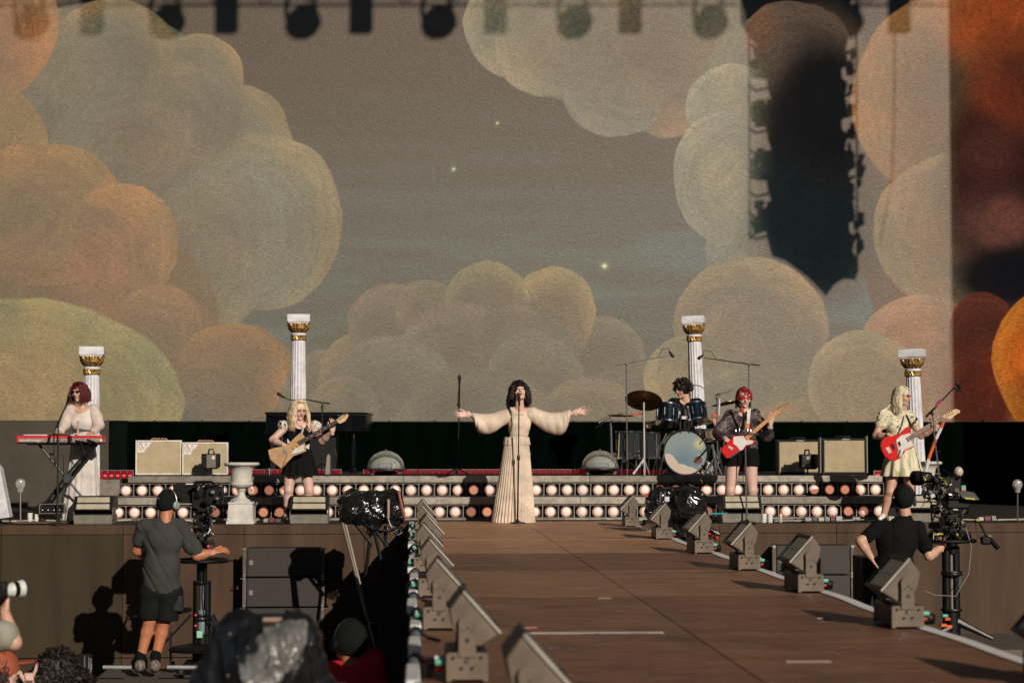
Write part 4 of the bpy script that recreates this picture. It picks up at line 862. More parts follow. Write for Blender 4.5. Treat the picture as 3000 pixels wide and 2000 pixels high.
# ---------------- floor monitors
MG = mat('monitor_grille_cream', (.42,.37,.26), .7, bump=.2, bscale=300); MGD = mat('monitor_case_grey', (.12,.11,.09), .55)
def wedge(x0, x1, label, Y=22.9):
    a, c = P(x0,1530,Y), P(x1,1530,Y); xa, xb = a.x, c.x; w = xb-xa
    t = root('floor_monitor', ((xa+xb)/2, Y, 0), label, 'floor monitor', 'floor monitors on the stage edge')
    M().b2(xa, xb, Y-.12, Y+.25, .0, .115).obj('lower_case', MGD, t, bevel=.005); M().b2(xa+.005, xb-.005, Y-.124, Y-.1205, .012, .105).obj('lower_face', mat('monitor_face', (.19,.17,.13), .6, scale=12), t, smooth=0)
    M().b2(xa+.01, xb-.03, Y-.05, Y+.3, .1155, .19).obj('gap', INB, t, smooth=0)
    pr = [(Y-.16,.165),(Y-.075,.335),(Y+.3,.335),(Y+.3,.165)]
    M().prism([(xa,y_,z_) for y_,z_ in pr], (w,0,0)).obj('upper_case', BLACK, t, bevel=.006)
    nv = Vector((0,-.17,.085)).normalized()*-1; nv = Vector((0,-.894,.447))
    def q(u, v, off): return Vector((xa+u*w, Y-.16+.085*v, .165+.17*v))+nv*off
    for v0, v1 in ((.10,.44),(.56,.92)):
        vs = [q(.07+.02*v0,v0,.001), q(.93-.02*v0,v0,.001), q(.93-.02*v1,v1,.001), q(.07+.02*v1,v1,.001)]
        M().prism(vs, nv*.006).obj('grille', MG, t, smooth=0)
    M().prism([q(.10,.475,.001),q(.90,.475,.001),q(.90,.525,.001),q(.10,.525,.001)], nv*.003).obj('slot', mat('slot_brown', (.06,.04,.03), .6), t, smooth=0)
    for x_ in (xa-.006, xb-.006): M().b2(x_, x_+.012, Y-.13, Y+.1, .05, .2).obj('bracket', MGD, t, bevel=.003)
    return t
wedge(221, 334, 'floor monitor beside the keyboard stand'); wedge(851, 963, 'floor monitor in front of the blonde guitarist'); wedge(2112, 2226, 'floor monitor in front of the red-haired guitarist'); wedge(2640, 2742, 'floor monitor half hidden behind the right camera operator')
# ---------------- mirrored domes
DM, n_, l_, b_ = nodes_mat('mirrored_dome'); b_.inputs['Metallic'].default_value = .25; b_.inputs['Roughness'].default_value = .18; b_.inputs['Base Color'].default_value = (.86,.90,.84,1)
tc = n_.new('ShaderNodeTexCoord'); vo = n_.new('ShaderNodeTexVoronoi'); vo.inputs['Scale'].default_value = 22; l_.new(tc.outputs['Object'], vo.inputs['Vector'])
bpn = n_.new('ShaderNodeBump'); bpn.inputs['Strength'].default_value = .8; bpn.inputs['Distance'].default_value = .01; l_.new(vo.outputs['Color'], bpn.inputs['Height']); l_.new(bpn.outputs[0], b_.inputs['Normal'])
GLS, n_, l_, b_ = nodes_mat('clear_dome_glass'); b_.inputs['Roughness'].default_value = .04; b_.inputs['Transmission Weight'].default_value = .93; b_.inputs['IOR'].default_value = 1.45; b_.inputs['Base Color'].default_value = (.95,.95,.90,1)
def dome(cx, py, Y, r, label):
    b = P(cx, py, Y); t = root('glass_dome', (b.x,b.y,ZD), label, 'dome light', 'glass domes on the riser')
    z_ = b.z
    aa = np.linspace(0,math.pi/2*.985,16)
    M().lathe([(r*math.cos(a), r*.93*math.sin(a)) for a in aa]+[(r*.94*math.cos(a), r*.87*math.sin(a)) for a in aa[::-1]], (b.x,b.y,z_), 44).obj('dome_glass', GLS, t, smooth=180)
    M().lathe([(r*.80*math.cos(a), r*.60*math.sin(a)) for a in np.linspace(0,math.pi/2*.985,14)], (b.x,b.y,z_+.004), 40).obj('mirror_dome', DM, t, smooth=180)
    M().b2(b.x-.09,b.x+.09,b.y-.216*r/.26,b.y-.200*r/.26,z_+.01,z_+.07).obj('lamp_window', mat('pale_blue_glass', (.40,.50,.52), .2), t, bevel=.01)
    M().lathe([(r*1.0,0),(r*1.1,-.004),(r*1.12,-.018),(r*.9,-.022)], (b.x,b.y,z_), 36).obj('base_ring', BLACKM, t)
    M().lathe([(.012,0),(.009,.02)], (b.x,b.y,z_+r*.925), 8).obj('finial', CHROME, t)
    M().b2(b.x-.14,b.x+.14,b.y-.12,b.y+.12,ZD+.001,z_-.03).obj('body', BLACK, t, bevel=.01)
    for s_ in (-1,1): M().tube([(b.x+s_*.2,b.y-.1,z_-.02),(b.x+s_*.17,b.y-.14,ZD+.005)], .016, 8).obj('foot', mat('blue_steel', (.25,.35,.42), .3, .5), t)
dome(1130, 1372, 24.8, .252, 'glass mirror dome on the riser beside the piano'); dome(1758, 1370, 24.8, .248, 'glass mirror dome on the riser beside the drum kit')
# ---------------- drum kit
YD = 25.0; DS = mat('drum_shell_blue_black', (.002,.006,.009), .14, coat=.5, var=0); HD, n_, l_, b_ = nodes_mat('bass_drum_picture')
kit = root('drum_kit', (P(2008,1390,YD).x, YD, ZD), 'blue-black drum kit with a painted cloud bass drum head', 'drum kit')
# bass drum head picture: blue sky, sun spot and a pale cloud
b_.inputs['Roughness'].default_value = .5; tc = n_.new('ShaderNodeTexCoord'); bc = P(2009,1325,YD); rb = .305
def _mx(f, a, c):
    x = n_.new('ShaderNodeMix'); x.data_type = 'RGBA'; l_.new(f, x.inputs[0])
    for i, q in ((6,a),(7,c)):
        if isinstance(q, tuple): x.inputs[i].default_value = (*q,1)
        else: l_.new(q, x.inputs[i])
    return x.outputs[2]
def _disk(px, py, rpx, soft):
    c = P(px,py,YD)-Vector(kit.location); d = n_.new('ShaderNodeVectorMath'); d.operation = 'SUBTRACT'; d.inputs[1].default_value = (c.x,0,c.z); l_.new(tc.outputs['Object'], d.inputs[0])
    e = n_.new('ShaderNodeVectorMath'); e.operation = 'MULTIPLY'; e.inputs[1].default_value = (1,0,1); l_.new(d.outputs[0], e.inputs[0])
    g = n_.new('ShaderNodeVectorMath'); g.operation = 'LENGTH'; l_.new(e.outputs[0], g.inputs[0])
    m_ = n_.new('ShaderNodeMapRange'); m_.inputs[1].default_value = rpx/S(YD)*(1+soft); m_.inputs[2].default_value = rpx/S(YD)*(1-soft); l_.new(g.outputs['Value'], m_.inputs[0]); return m_.outputs[0]
nz_ = n_.new('ShaderNodeTexNoise'); nz_.inputs['Scale'].default_value = 5; nz_.inputs['Detail'].default_value = 5; l_.new(tc.outputs['Object'], nz_.inputs['Vector'])
cu = _mx(nz_.outputs[0], (.16,.215,.22), (.21,.26,.25)); cu = _mx(_disk(2000,1358,40,.6), cu, (.10,.17,.22)); cu = _mx(_disk(2048,1300,11,.9), cu, (.55,.47,.25))
for q in ((1944,1380,50),(1972,1392,36),(1992,1398,40),(2016,1402,36),(2033,1408,22),(1956,1350,22)): cu = _mx(_disk(*q,.03), cu, (.52,.42,.33))
l_.new(cu, b_.inputs['Base Color'])
def drum(c, ax, r, d, name, shell=DS, hd=None, lugs=8, rd=None):
    ax = Vector(ax).normalized(); c = Vector(c); rd = rd or r
    sh = M().lathe([(r,0),(r,d)], c, 40, ax).obj(name, shell, kit, smooth=50)
    for h_ in (-.004, d-.016): o_ = M().lathe([(r+.002,h_),(r+.012,h_),(r+.012,h_+.02),(r+.002,h_+.02)], c, 40, ax).obj('hoop', CHROME, kit, smooth=40); o_.parent = sh
    x_, y_, d_ = basis(ax)
    for k in range(lugs):
        a = 2*math.pi*(k+.5)/lugs; p = c+(x_*math.cos(a)+y_*math.sin(a))*(r+.009)
        o_ = M().tube([p+d_*.0, p+d_*d], .0035, 5).tube([p+d_*(d*.3), p+d_*(d*.7)], .009, 6).obj('lug', CHROME, kit); o_.parent = sh
    if hd: o_ = M().lathe([(r-.002,-.002),(r-.002,.0)], c, 40, ax).obj('drum_head', hd, kit, smooth=30); o_.parent = sh
    o_ = M().lathe([(r-.003,d),(r-.003,d+.002)], c, 40, ax).obj('batter_head', mat('white_drum_skin', (.7,.68,.6), .5), kit, smooth=30); o_.parent = sh
    return sh
RDH = mat('copper_resonant_head', (.12,.030,.014), .22, coat=.6)
drum(bc, (0,1,0), rb-.012, .42, 'bass_drum', DS, None)
M().lathe([(rb-.017,0),(rb-.017,.002)], bc+Vector((0,-.004,0)), 56, (0,-1,0)).obj('bass_drum_head', HD, kit, smooth=30)
M().lathe([(rb-.016,0),(rb-.016,.02),(rb-.002,.022),(rb+.004,.015),(rb+.004,0)], bc+Vector((0,-.004,0)), 56, (0,-1,0)).obj('bass_drum_hoop', BLACK, kit, smooth=40)
ph = P(2046,1347,YD-.012); M().lathe([(.062,0),(.066,.004),(.058,.006),(.054,.0)], ph, 28, (0,-1,0)).obj('port_ring', mat('port_ring_grey', (.35,.35,.28), .5), kit); M().lathe([(.052,0),(.052,.002)], ph, 28, (0,-1,0)).obj('port_hole', mat('port_dark_red', (.13,.04,.04), .6), kit)
drum(P(1954,1241,YD-.02), (.10,.33,1), .145, .255, 'rack_tom', DS, RDH); drum(P(2043,1236,YD-.02), (-.10,.36,1), .145, .245, 'rack_tom', DS, RDH)
ftz = ZD+.15
for (px, yy, rr, hh) in ((1840,YD-.1,.165,.36),(1900,YD+.05,.16,.35)):
    c = P(px,1300,yy); c.z = P(px,1342,yy).z; drum(c, (0,0.0,1), rr, hh, 'floor_tom', mat('drum_shell_gloss', (.03,.035,.04), .1, coat=1, var=0), RDH)
    for k in range(3):
        a = .4+k*2.1; M().tube([(c.x+(rr+.02)*math.cos(a), c.y+(rr+.02)*math.sin(a), ZD+.005),(c.x+(rr+.015)*math.cos(a), c.y+(rr+.015)*math.sin(a), c.z+.25)], .007, 6).obj('leg', CHROME, kit)
drum(P(2085,1290,YD+.25), (0,0.1,1), .17, .14, 'snare_drum', mat('copper_shell', (.5,.32,.2), .25, .7), RDH, 10)
# hardware
def tb(a, c, r=.011, m=CHROME, Yo=0, nm='hardware'): return M().tube([P(*a,YD+Yo), P(*c,YD+Yo)], r, 8).obj(nm, m, kit)
tb((1993,1192),(1993,1268),.014); tb((2018,1192),(2018,1268),.014); M().b2(P(1990,1,YD).x,P(2020,1,YD).x,YD-.05,YD-.02,P(1,1226,YD).z,P(1,1217,YD).z).obj('mount_plate', WHITEP, kit, bevel=.002)
tb((2006,1232),(2006,1262),.016,CHROME); tb((1976,1206),(1994,1200),.02); tb((2030,1200),(2012,1198),.02); tb((1978,1212),(1990,1208),.026); tb((2026,1208),(2016,1206),.026)
for (ax,ay,bx,by,r_,m_) in ((2045,1345,2084,1302,.008,BLACK),(2084,1302,2100,1340,.012,CHROME),(1944,1330,1932,1396,.008,CHROME),(1955,1370,1934,1396,.007,CHROME),(2062,1392,2100,1330,.012,CHROME),(2098,1392,2088,1300,.014,STEEL),(2112,1392,2108,1300,.012,CHROME),(2122,1394,2104,1320,.012,CHROME),(2080,1395,2110,1350,.014,CHROME),(2066,1370,2092,1395,.009,CHROME)): tb((ax,ay),(bx,by),r_,m_,-.1)
tb((1886,1178),(1888,1392),.013,mat('white_stand_tube',(.6,.58,.52),.35,.3),-.25,'cymbal_stand'); tb((1887,1345),(1903,1392),.012,STEEL,-.25); tb((1887,1345),(1855,1388),.014,WHITEP,-.25); tb((1790,1245),(1792,1330),.013,STEEL,-.15); tb((1815,1265),(1811,1345),.008,mat('tan_stick',(.45,.32,.18),.5),-.2)
for (ax,ay,bx,by) in ((1872,1392,1886,1330),(1912,1392,1930,1300),(1925,1392,1922,1270),(1940,1300,1952,1268),(1820,1392,1826,1300),(1862,1392,1866,1290),(2088,1392,2070,1350),(2116,1396,2090,1330),(2126,1394,2120,1290),(2096,1396,2112,1310),(2074,1394,2090,1345),(2092,1275,2094,1240),(2062,1290,2078,1270)): tb((ax,ay),(bx,by),.008,STEEL,-.12)
for q in ((1800,1330),(1870,1335),(1830,1350),(1846,1330),(1870,1322),(1880,1360)): M().ell(P(*q,YD-.25), .022, 8, 6).obj('wing_nut', CHROME, kit)
CY = mat('bronze_cymbal', (.20,.105,.035), .28, .85, var=.3, scale=20); CYL = mat('bronze_cymbal_edge', (.42,.3,.14), .3, .8)
def cymbal(px, py, Yc, r, ax, name, m=CY):
    c = P(px,py,Yc); M().lathe([(0.0,.028),(.03,.026),(.045,.010),(r*.6,.004),(r,-.006),(r,-.008),(r*.6,.001),(.04,.006),(0.0,.022)], c, 44, ax).obj(name, m, kit, smooth=60)
cymbal(1886,1172,YD-.25,.25,(.10,-.55,.82) if False else (.16,.50,.85),'crash_cymbal'); cymbal(2104,1158,YD+.1,.22,(-.38,.0,.92),'ride_cymbal',CYL); cymbal(2128,1180,YD+.4,.20,(-.16,.12,.95),'crash_cymbal',CYL)
cymbal(1818,1216,YD+.1,.18,(.03,.06,.99),'hi_hat',CYL); tb((2108,1168),(2106,1216),.012,WHITEP,-.05); tb((2100,1160),(2102,1345),.010,STEEL,.1)
M().tube([P(1848,1214,YD-.2),P(1884,1211,YD-.2)], .009, 8).obj('red_clamp', REDM, kit); M().box(P(2093,1217,YD-.1), (.07,.04,.035)).obj('red_clamp', REDM, kit, bevel=.005)
M().tube([P(1850,1205,YD-.2),P(1890,1232,YD-.2)], .006, 6).obj('drum_stick', mat('tan_stick',(.45,.32,.18),.5), kit)
# percussion pad at the left of the kit
sp_ = root('sample_pad', P(1774,1240,24.9), 'tilted black sample pad on a stand left of the drums', 'sample pad')
M().prism([P(1750,1236,24.8),P(1786,1219,24.8),P(1790,1224,24.8),P(1755,1242,24.8)], (0,.25,0)).obj('pad_body', BLACK, sp_, bevel=.004)
for k in range(4): M().prism([P(1754+8*k,1235.5-4*k,24.79),P(1760+8*k,1232.5-4*k,24.79),P(1761+8*k,1235-4*k,24.79),P(1755+8*k,1238-4*k,24.79)], (0,.004,0)).obj('pad_button', STEEL, sp_, smooth=0)
M().tube([P(1788,1238,24.95),P(1792,1395,24.95)], .011, 8).obj('post', STEEL, sp_); M().tube([P(1745,1253,24.8),P(1768,1238,24.85),P(1800,1230,24.9)], .005, 6).obj('wire', BLACK, sp_)
# drum throne
th = root('drum_throne', P(2010,1385,25.75), 'round drum stool hidden behind the bass drum', 'stool'); b = P(2010,1385,25.75); b.z = ZD
M().lathe([(.15,.44),(.17,.46),(.17,.52),(.15,.54)], b, 24).obj('seat', BLACK, th); M().lathe([(.02,.05),(.02,.44)], b, 12).obj('post', CHROME, th); tripod(th, b, .25, .2)
# overhead microphones over the kit
def overhead(bx, by, tx_, ty_, tipx, tipy, tailx, taily, mx_, my_, label, Yo):
    b = P(bx,by,Yo); b.z = ZD; t = root('mic_stand', b, label, 'microphone stand', 'microphone stands')
    M().tube([b, P(tx_,ty_,Yo)], .009, 8).obj('lower_tube', STEEL, t); M().tube([P(tailx,taily,Yo), P(tx_,ty_-4,Yo), P(tipx,tipy,Yo)], [.011,.009,.006], 8).obj('boom', STEEL if tx_ < 2000 else BLACKM, t)
    M().ell(P(tx_,ty_-2,Yo), .02, 8, 6).obj('clutch', STEEL, t); tripod(t, b, .25, .2)
    d = P(tipx,tipy,Yo)-P(mx_,my_,Yo); mic(t, P(mx_,my_,Yo), P(mx_+(tipx-mx_)*1.0,my_-14,Yo)-P(mx_,my_,Yo), .09)
    M().tube([P(mx_+(tipx-mx_)*.9,my_-14,Yo), P((mx_+tipx)/2-(8 if tx_<2000 else -8),my_-26,Yo), P(tipx+(-22 if tx_<2000 else 22),tipy-18,Yo), P(tipx+(-34 if tx_<2000 else 38),tipy+8,Yo)], .004, 6).obj('lead', BLACK, t)
overhead(1837,1395,1835,1068,1962,1041,1805,1068,1974,1046,'thin overhead microphone stand at the left of the drum kit',24.7)
overhead(2194,1395,2194,1070,2062,1048,2226,1070,2044,1052,'thin overhead microphone stand at the right of the drum kit',25.6)
# right floor mic stand by drums etc: glass bulb lamps on short stands at both ends
BULB, n_, l_, b_ = nodes_mat('clear_bulb'); b_.inputs['Roughness'].default_value = .08; b_.inputs['Alpha'].default_value = .45; b_.inputs['Base Color'].default_value = (.8,.78,.72,1); b_.inputs['Metallic'].default_value = .3
for (px, yt, yb, Yb, lab) in ((60,1402,1522,22.9,'glass bulb lamp on a short stand at the far left'),(2981,1404,1522,22.9,'glass bulb lamp on a short stand at the far right')):
    b = P(px,yb,Yb); b.z = 0; t = root('bulb_lamp', b, lab, 'lamp', 'bulb lamps at the stage ends'); c = P(px,yt+14,Yb)
    M().lathe([(.03,-.10),(.035,-.06),(.055,-.03),(.062,.0),(.05,.04),(.02,.06),(0,.062)], c, 20).obj('bulb', BULB, t); M().lathe([(.012,-.08),(.02,-.03),(.012,.02)], c, 10).obj('filament', CHROME, t)
    M().tube([c-Vector((0,0,.1)), b], .009, 8).obj('post', STEEL, t); M().lathe([(.05,0),(.05,.01)], b, 16).obj('foot', BLACKM, t)
# white wedge-shaped object at the far left edge and cables on the stage floor
o = M().prism([P(-60,1300,22.85),P(0,1372,22.85),P(28,1515,22.85),P(-60,1526,22.85)], (0,.2,0)).obj('white_panel', WHITE, smooth=0, bevel=.005); tag(o, 'white slanting panel cut off by the left edge', 'panel')
def floorcable(pts, r, m, label, z=.0):
    w = []
    for (px, py) in pts: g = G(px,py,0.0); g.y = min(max(g.y,22.68),24.2); w.append(Vector((P(px,py,g.y).x, g.y, z+r)))
    o = M().tube(w, r, 6).obj('floor_cable', m, smooth=180); tag(o, label, 'cable'); return o
PALEC = mat('pale_cable', (.42,.38,.30), .5)
floorcable([(-40,1528),(60,1529),(120,1525),(200,1530),(330,1527),(440,1523),(560,1527)], .012, PALEC, 'pale floor cable along the left stage edge')
floorcable([(560,1529),(640,1527),(760,1524),(850,1529),(960,1531)], .009, PALEC, 'pale floor cable near the white urn')
floorcable([(2232,1529),(2320,1527),(2420,1529),(2520,1524),(2620,1529)], .011, PALEC, 'pale floor cable along the stage edge right of the cups')
floorcable([(2640,1527),(2760,1522),(2860,1526),(3040,1523)], .013, PALEC, 'pale floor cable at the far right of the stage')
floorcable([(2300,1526),(2340,1520),(2400,1527),(2470,1522),(2540,1528)], .007, BLACK, 'thin black floor cable before the orange lamps')
floorcable([(2380,1526),(2430,1518),(2500,1524),(2600,1519),(2700,1525)], .007, BLACK, 'thin black floor cable near the bass player\'s feet')
# pedal boards
def pedals(px0, px1, Y, label, seed):
    r_ = random.Random(seed); a, c = P(px0,1,Y).x, P(px1,1,Y).x
    t = root('effects_pedal_board', ((a+c)/2,Y,0), label, 'pedal board'); M().b2(a,c,Y-.1,Y+.14,.002,.02).obj('board', BLACK, t, bevel=.002); x_ = a+.01
    while x_ < c-.06:
        w_ = r_.uniform(.05,.08); col_ = r_.choice([(.3,.3,.28),(.1,.1,.1),(.5,.45,.3),(.2,.05,.05),(.5,.5,.5)])
        p_ = M().b2(x_,x_+w_,Y-.08,Y+.04,.021,.06+r_.uniform(0,.02)).obj('pedal', mat('pedal_%d%d'%(col_[0]*100,col_[1]*100), col_, .4), t, bevel=.004)
        k_ = M().lathe([(.007,0),(.006,.015)], (x_+w_/2,Y-.05,.075), 8).obj('knob', CHROME, t); k_.parent = p_; x_ += w_+.012
pedals(782, 846, 22.85, 'effects pedal board at the blonde guitarist\'s feet', 1); pedals(2340, 2450, 22.85, 'effects pedal board before the orange lamps', 2); pedals(2840,2900,22.9,'power strip board at the right end of the stage',3); pedals(2580,2640,22.85,'pedal board at the bass player\'s feet',5)
# orange and white striped pole by the bass player
t = root('striped_pole', P(2712,1400,23.6), 'leaning white pole with orange stripes behind the bass player', 'pole')
pp_ = [P(2708,1400,23.6), P(2720,1345,23.6), P(2742,1285,23.6), P(2757,1253,23.6), P(2764,1236,23.6)]
for i, m_ in enumerate((WHITE, mat('orange_stripe',(.75,.13,.03),.5), WHITE, mat('orange_stripe',(.75,.13,.03),.5))): M().tube([pp_[i], pp_[i+1]], .022, 8).obj('segment', m_, t)
# ================================================================ PEOPLE
def V3(*a): return np.array(a, float)
def nrm(v): v = np.array(v, float); return v/np.linalg.norm(v)
SK = {}
def skin(nm, c): return mat('skin_'+nm, c, .5, var=.05, scale=12, sss=.05, bump=.05, bscale=200)
SKP = skin('pale', (.68,.43,.34)); SKM = skin('warm', (.60,.34,.23)); SKT = skin('tanned', (.50,.19,.09)); SKD = skin('olive', (.52,.29,.19))
EYEW = mat('eye_white', (.8,.78,.75), .3, var=0); EYED = mat('eye_dark', (.03,.02,.02), .2, var=0); LIP = mat('lips', (.55,.16,.14), .4, var=0); LENSD = mat('sunglass_dark', (.012,.010,.010), .08, coat=.8, var=0)
def wr(a1=.004, sc=30, seed=0):
    ph = np.random.RandomState(seed).rand(6)*6
    def f(X, Y, Z):
        return -a1*(np.sin(sc*(.6*X+.9*Z+.2*Y)+2*np.sin(sc*.3*(X-Z)+ph[0])+ph[1])*.6+np.sin(sc*.55*(X*1.1-Z*.7+.5*Y)+2*np.sin(sc*.2*Z+ph[2])+ph[3])) 
    return f
class Person:
    def __init__(s, label, base, grp=None):
        s.t = root('person', base, label, 'person', grp); s.sk = []
    def head(s, C, f, up=(0,0,1), sc=1.0, neck=None, neck_r=.052, mouth=True):
        C = np.array(C, float); f = nrm(f); up = nrm(up); r = nrm(np.cross(f, up)); u = np.cross(r, f)
        s.C, s.f, s.u, s.r, s.sc = C, f, u, r, sc
        Rm = np.stack([r, f, u], 1)
        def q(a, b, c): return C+(r*a+f*b+u*c)*sc
        s.q = q; F = Field(.0055, .02); z = sc
        F.ell(q(0,-.01,.025), (.074*z,.094*z,.09*z), rot=Rm).ell(q(0,.022,-.03), (.058*z,.066*z,.082*z), rot=Rm)
        F.rc(q(-.03,.03,-.082), q(.03,.03,-.082), .024*z).ell(q(0,.066,-.098), (.022*z,.02*z,.018*z), rot=Rm)
        for sx in (-1,1):
            F.ell(q(sx*.036,.052,-.028), .028*z, rot=None); F.rc(q(sx*.012,.082,.030), q(sx*.045,.070,.026), .010*z, k=.012)
            F.ell(q(sx*.031,.094,.010), (.017*z,.010*z,.010*z), rot=Rm, k=.008, sub=True)
            F.ell(q(sx*.074,-.005,-.008), (.010*z,.022*z,.032*z), rot=Rm, k=.008)
        F.rc(q(0,.082,.020), q(0,.103,-.022), .008*z, .013*z, k=.012).ell(q(0,.096,-.030), (.018*z,.010*z,.009*z), rot=Rm, k=.008)
        F.rc(q(-.016,.080,-.058), q(.016,.080,-.058), .009*z, k=.01)
        nb = C-u*.2 if neck is None else np.array(neck, float)
        F.rc(q(0,-.022,-.06), nb, neck_r*z, neck_r*1.12*z)
        s.sk.append(F)
        return s
    def face(s, eyes=True, lips=True, browm=None):
        q = s.q; Rm = Matrix(np.stack([s.r, s.f, s.u], 1).tolist())
        for sx in (-1,1):
            if eyes:
                e = M().ell(q(sx*.031,.080,.010), (.014,.010,.009), 12, 8, Rm).obj('eye', EYEW, s.t); i = M().ell(q(sx*.031,.089,.010), (.006,.003,.006), 10, 6, Rm).obj('iris', EYED, s.t); i.parent = e
            if browm: M().tube([q(sx*.014,.092,.033), q(sx*.032,.090,.038), q(sx*.048,.076,.032)], .004, 6).obj('eyebrow', browm, s.t)
        if lips: M().tube([q(-.022,.083,-.056), q(-.008,.091,-.053), q(.008,.091,-.053), q(.022,.083,-.056)], [.003,.006,.006,.003], 6).obj('lips', LIP, s.t)
    def glasses(s, m, rm=None, w=.030, h=.016, round_=True):
        q = s.q; g = None
        for sx in (-1,1):
            pts = [q(sx*(.033+w*.9*math.cos(a)), .101-.010*abs(math.cos(a)) - (.012 if sx*math.cos(a)*sx>0.5 else 0), .012+h*math.sin(a)) for a in np.linspace(0,2*math.pi,14,endpoint=False)]
            o = M().prism(pts, tuple(s.f*.004)).obj('glasses_lens', m, s.t, smooth=0)
            M().tube([q(sx*.060,.088,.016), q(sx*.078,.03,.014), q(sx*.078,-.01,.006)], .003, 5).obj('glasses_arm', rm or BLACK, s.t)
        M().tube([q(-.012,.103,.016), q(.012,.103,.016)], .003, 5).obj('glasses_bridge', rm or BLACK, s.t)
    def limb(s, pts, rs, h=.010, k=.02, F=None):
        F = F or s.cur
        for i in range(len(pts)-1): F.rc(pts[i], pts[i+1], rs[i], rs[i+1], k=k)
    def torso(s, shL, shR, hip, waist=None, f=(0,-1,0), female=True, w=1.0, h=.0105):
        F = Field(h, .035); s.cur = F; shL, shR, hip = (np.array(a, float) for a in (shL, shR, hip)); f = nrm(f)
        ms = (shL+shR)/2; ax = nrm(ms-hip); rt = nrm(np.cross(f, ax)); f2 = np.cross(ax, rt); Rm = np.stack([rt, f2, ax], 1)
        s.ax, s.Rm, s.f2, s.rt, s.ms, s.hip = ax, Rm, f2, rt, ms, hip
        sw = np.linalg.norm(shR-shL)/2
        F.rc(shL, shR, .05*w).ell(ms-ax*.13, (sw*.88,.088*w,.15), rot=Rm).ell(hip+ax*.16, (.112*w,.078*w,.13), rot=Rm).ell(hip+ax*.01, (.148*w,.100*w,.11), rot=Rm)
        if female:
            for sx in (-1,1): F.ell(ms-ax*.15+rt*sx*.060+f2*.040, (.058,.040,.055), rot=Rm, k=.05)
        s.sk.insert(0, F); s.w = w; s.sw = sw; s.female = female; return F
    def arm(s, sh, el, wr_, r=(.047,.038,.026), hand=None, **kw):
        F = s.cur; sh, el, wr_ = (np.array(a, float) for a in (sh, el, wr_)); m = (el*.65+wr_*.35)
        F.rc(sh, el, r[0], r[1], k=.02).rc(el, m, r[1], r[1]*.98, k=.02).rc(m, wr_, r[1]*.98, r[2], k=.02)
        if hand is not None: s.hand(wr_, *hand, **kw)
    def hand(s, W, D, N, T, curl=.5, sc=1.0, spread=.12, thumb=.5):
        """D along the hand, N towards which fingers close, T towards the thumb side"""
        F = Field(.0045, .008); D = nrm(D); N = nrm(np.array(N)-D*np.dot(N, D)); T0 = np.array(T, float); T = nrm(T0-D*np.dot(T0,D)-N*np.dot(T0,N)); W = np.array(W, float)
        F.rc(W-D*.03, W+D*.01, .025*sc, .024*sc, k=.01)
        for i, (o, L, fr) in enumerate(((.027,.95,1),(.009,1.06,1),(-.009,1.0,.96),(-.026,.8,.85))):
            kn = W+(D*.088+T*o)*sc; F.rc(W+(D*.012+T*o*.7)*sc, kn, .0145*sc, .0105*sc, k=.010)
            p = kn; d = nrm(D+T*(o/.027)*spread); ang = 0
            for j, l_ in enumerate((.042,.026,.020)):
                ang = curl*(.75 if j == 0 else 1.0); d = nrm(d*math.cos(ang)+N*math.sin(ang)); N2 = N; p2 = p+d*l_*L*sc
                F.rc(p, p2, (.0088-.001*j)*sc*fr, (.0080-.001*j)*sc*fr, k=.004); p = p2
        t0 = W+(D*.018+T*.022)*sc; t1 = W+(D*.052+T*.050+N*.012*thumb)*sc; t2 = t1+(D*.030+T*.010+N*.018*thumb)*sc; t3 = t2+(D*.024+N*.010*thumb)*sc
        F.rc(t0, t1, .016*sc, .011*sc, k=.008).rc(t1, t2, .0105*sc, .009*sc, k=.004).rc(t2, t3, .009*sc, .0075*sc, k=.004)
        s.sk.append(F)
    def leg(s, hp, kn, an, toe, r=(.078,.052,.036), foot=True):
        F = s.cur; hp, kn, an, toe = (np.array(a, float) for a in (hp, kn, an, toe)); cf = kn*.68+an*.32+V3(0,.015,0)
        F.rc(hp, kn, r[0], r[1], k=.03).rc(kn, cf, r[1]*.93, r[1]*1.0, k=.02).rc(cf, an, r[1]*.95, r[2], k=.02)
        F.ell(kn+s.f2*.02, (.04,.04,.045), k=.02)
        if foot: F.rc(an-V3(0,0,.02), toe, .034, .024, k=.02).ell(an+nrm(an-toe)*.03-V3(0,0,.035), .03, k=.02)
    def skinobj(s, m): return fieldobj('body', s.sk, m, s.t)
    def cloth(s, name, F, m): return fieldobj(name, F, m, s.t)
    def tee(s, shL, shR, arms, name='shirt', m=None, hem=.02, ease=.016, neck=.075, amp=.004, sleeve_r=.062, seed=1, low=0.0, sc=26, h=.009, flare=0.0, waist=None):
        """torso garment: arms = list of (shoulder, end point, r0, r1)"""
        F = Field(h, .03); ax, Rm, f2, rt, ms, hip = s.ax, s.Rm, s.f2, s.rt, s.ms, s.hip; w = s.w
        F.rc(np.array(shL), np.array(shR), .050*w+ease*.8).ell(ms-ax*.13, (s.sw*.90+ease,.090*w+ease,.165), rot=Rm)
        wz = .115*w+ease if waist is None else waist
        F.ell(hip+ax*.17, (wz,.082*w+ease,.15), rot=Rm)
        if s.female:
            for sx in (-1,1): F.ell(ms-ax*.15+rt*sx*.060+f2*.044, (.062,.046,.060), rot=Rm, k=.06)
        if low > -.5: F.ell(hip+ax*.02, (.150*w+ease+flare,.104*w+ease+flare*.6,.15), rot=Rm)
        for a in arms: F.rc(np.array(a[0]), np.array(a[1]), a[2], a[3], k=.03)
        F.cut(hip-ax*hem, -ax)
        for a in arms:
            if len(a) < 5: pass
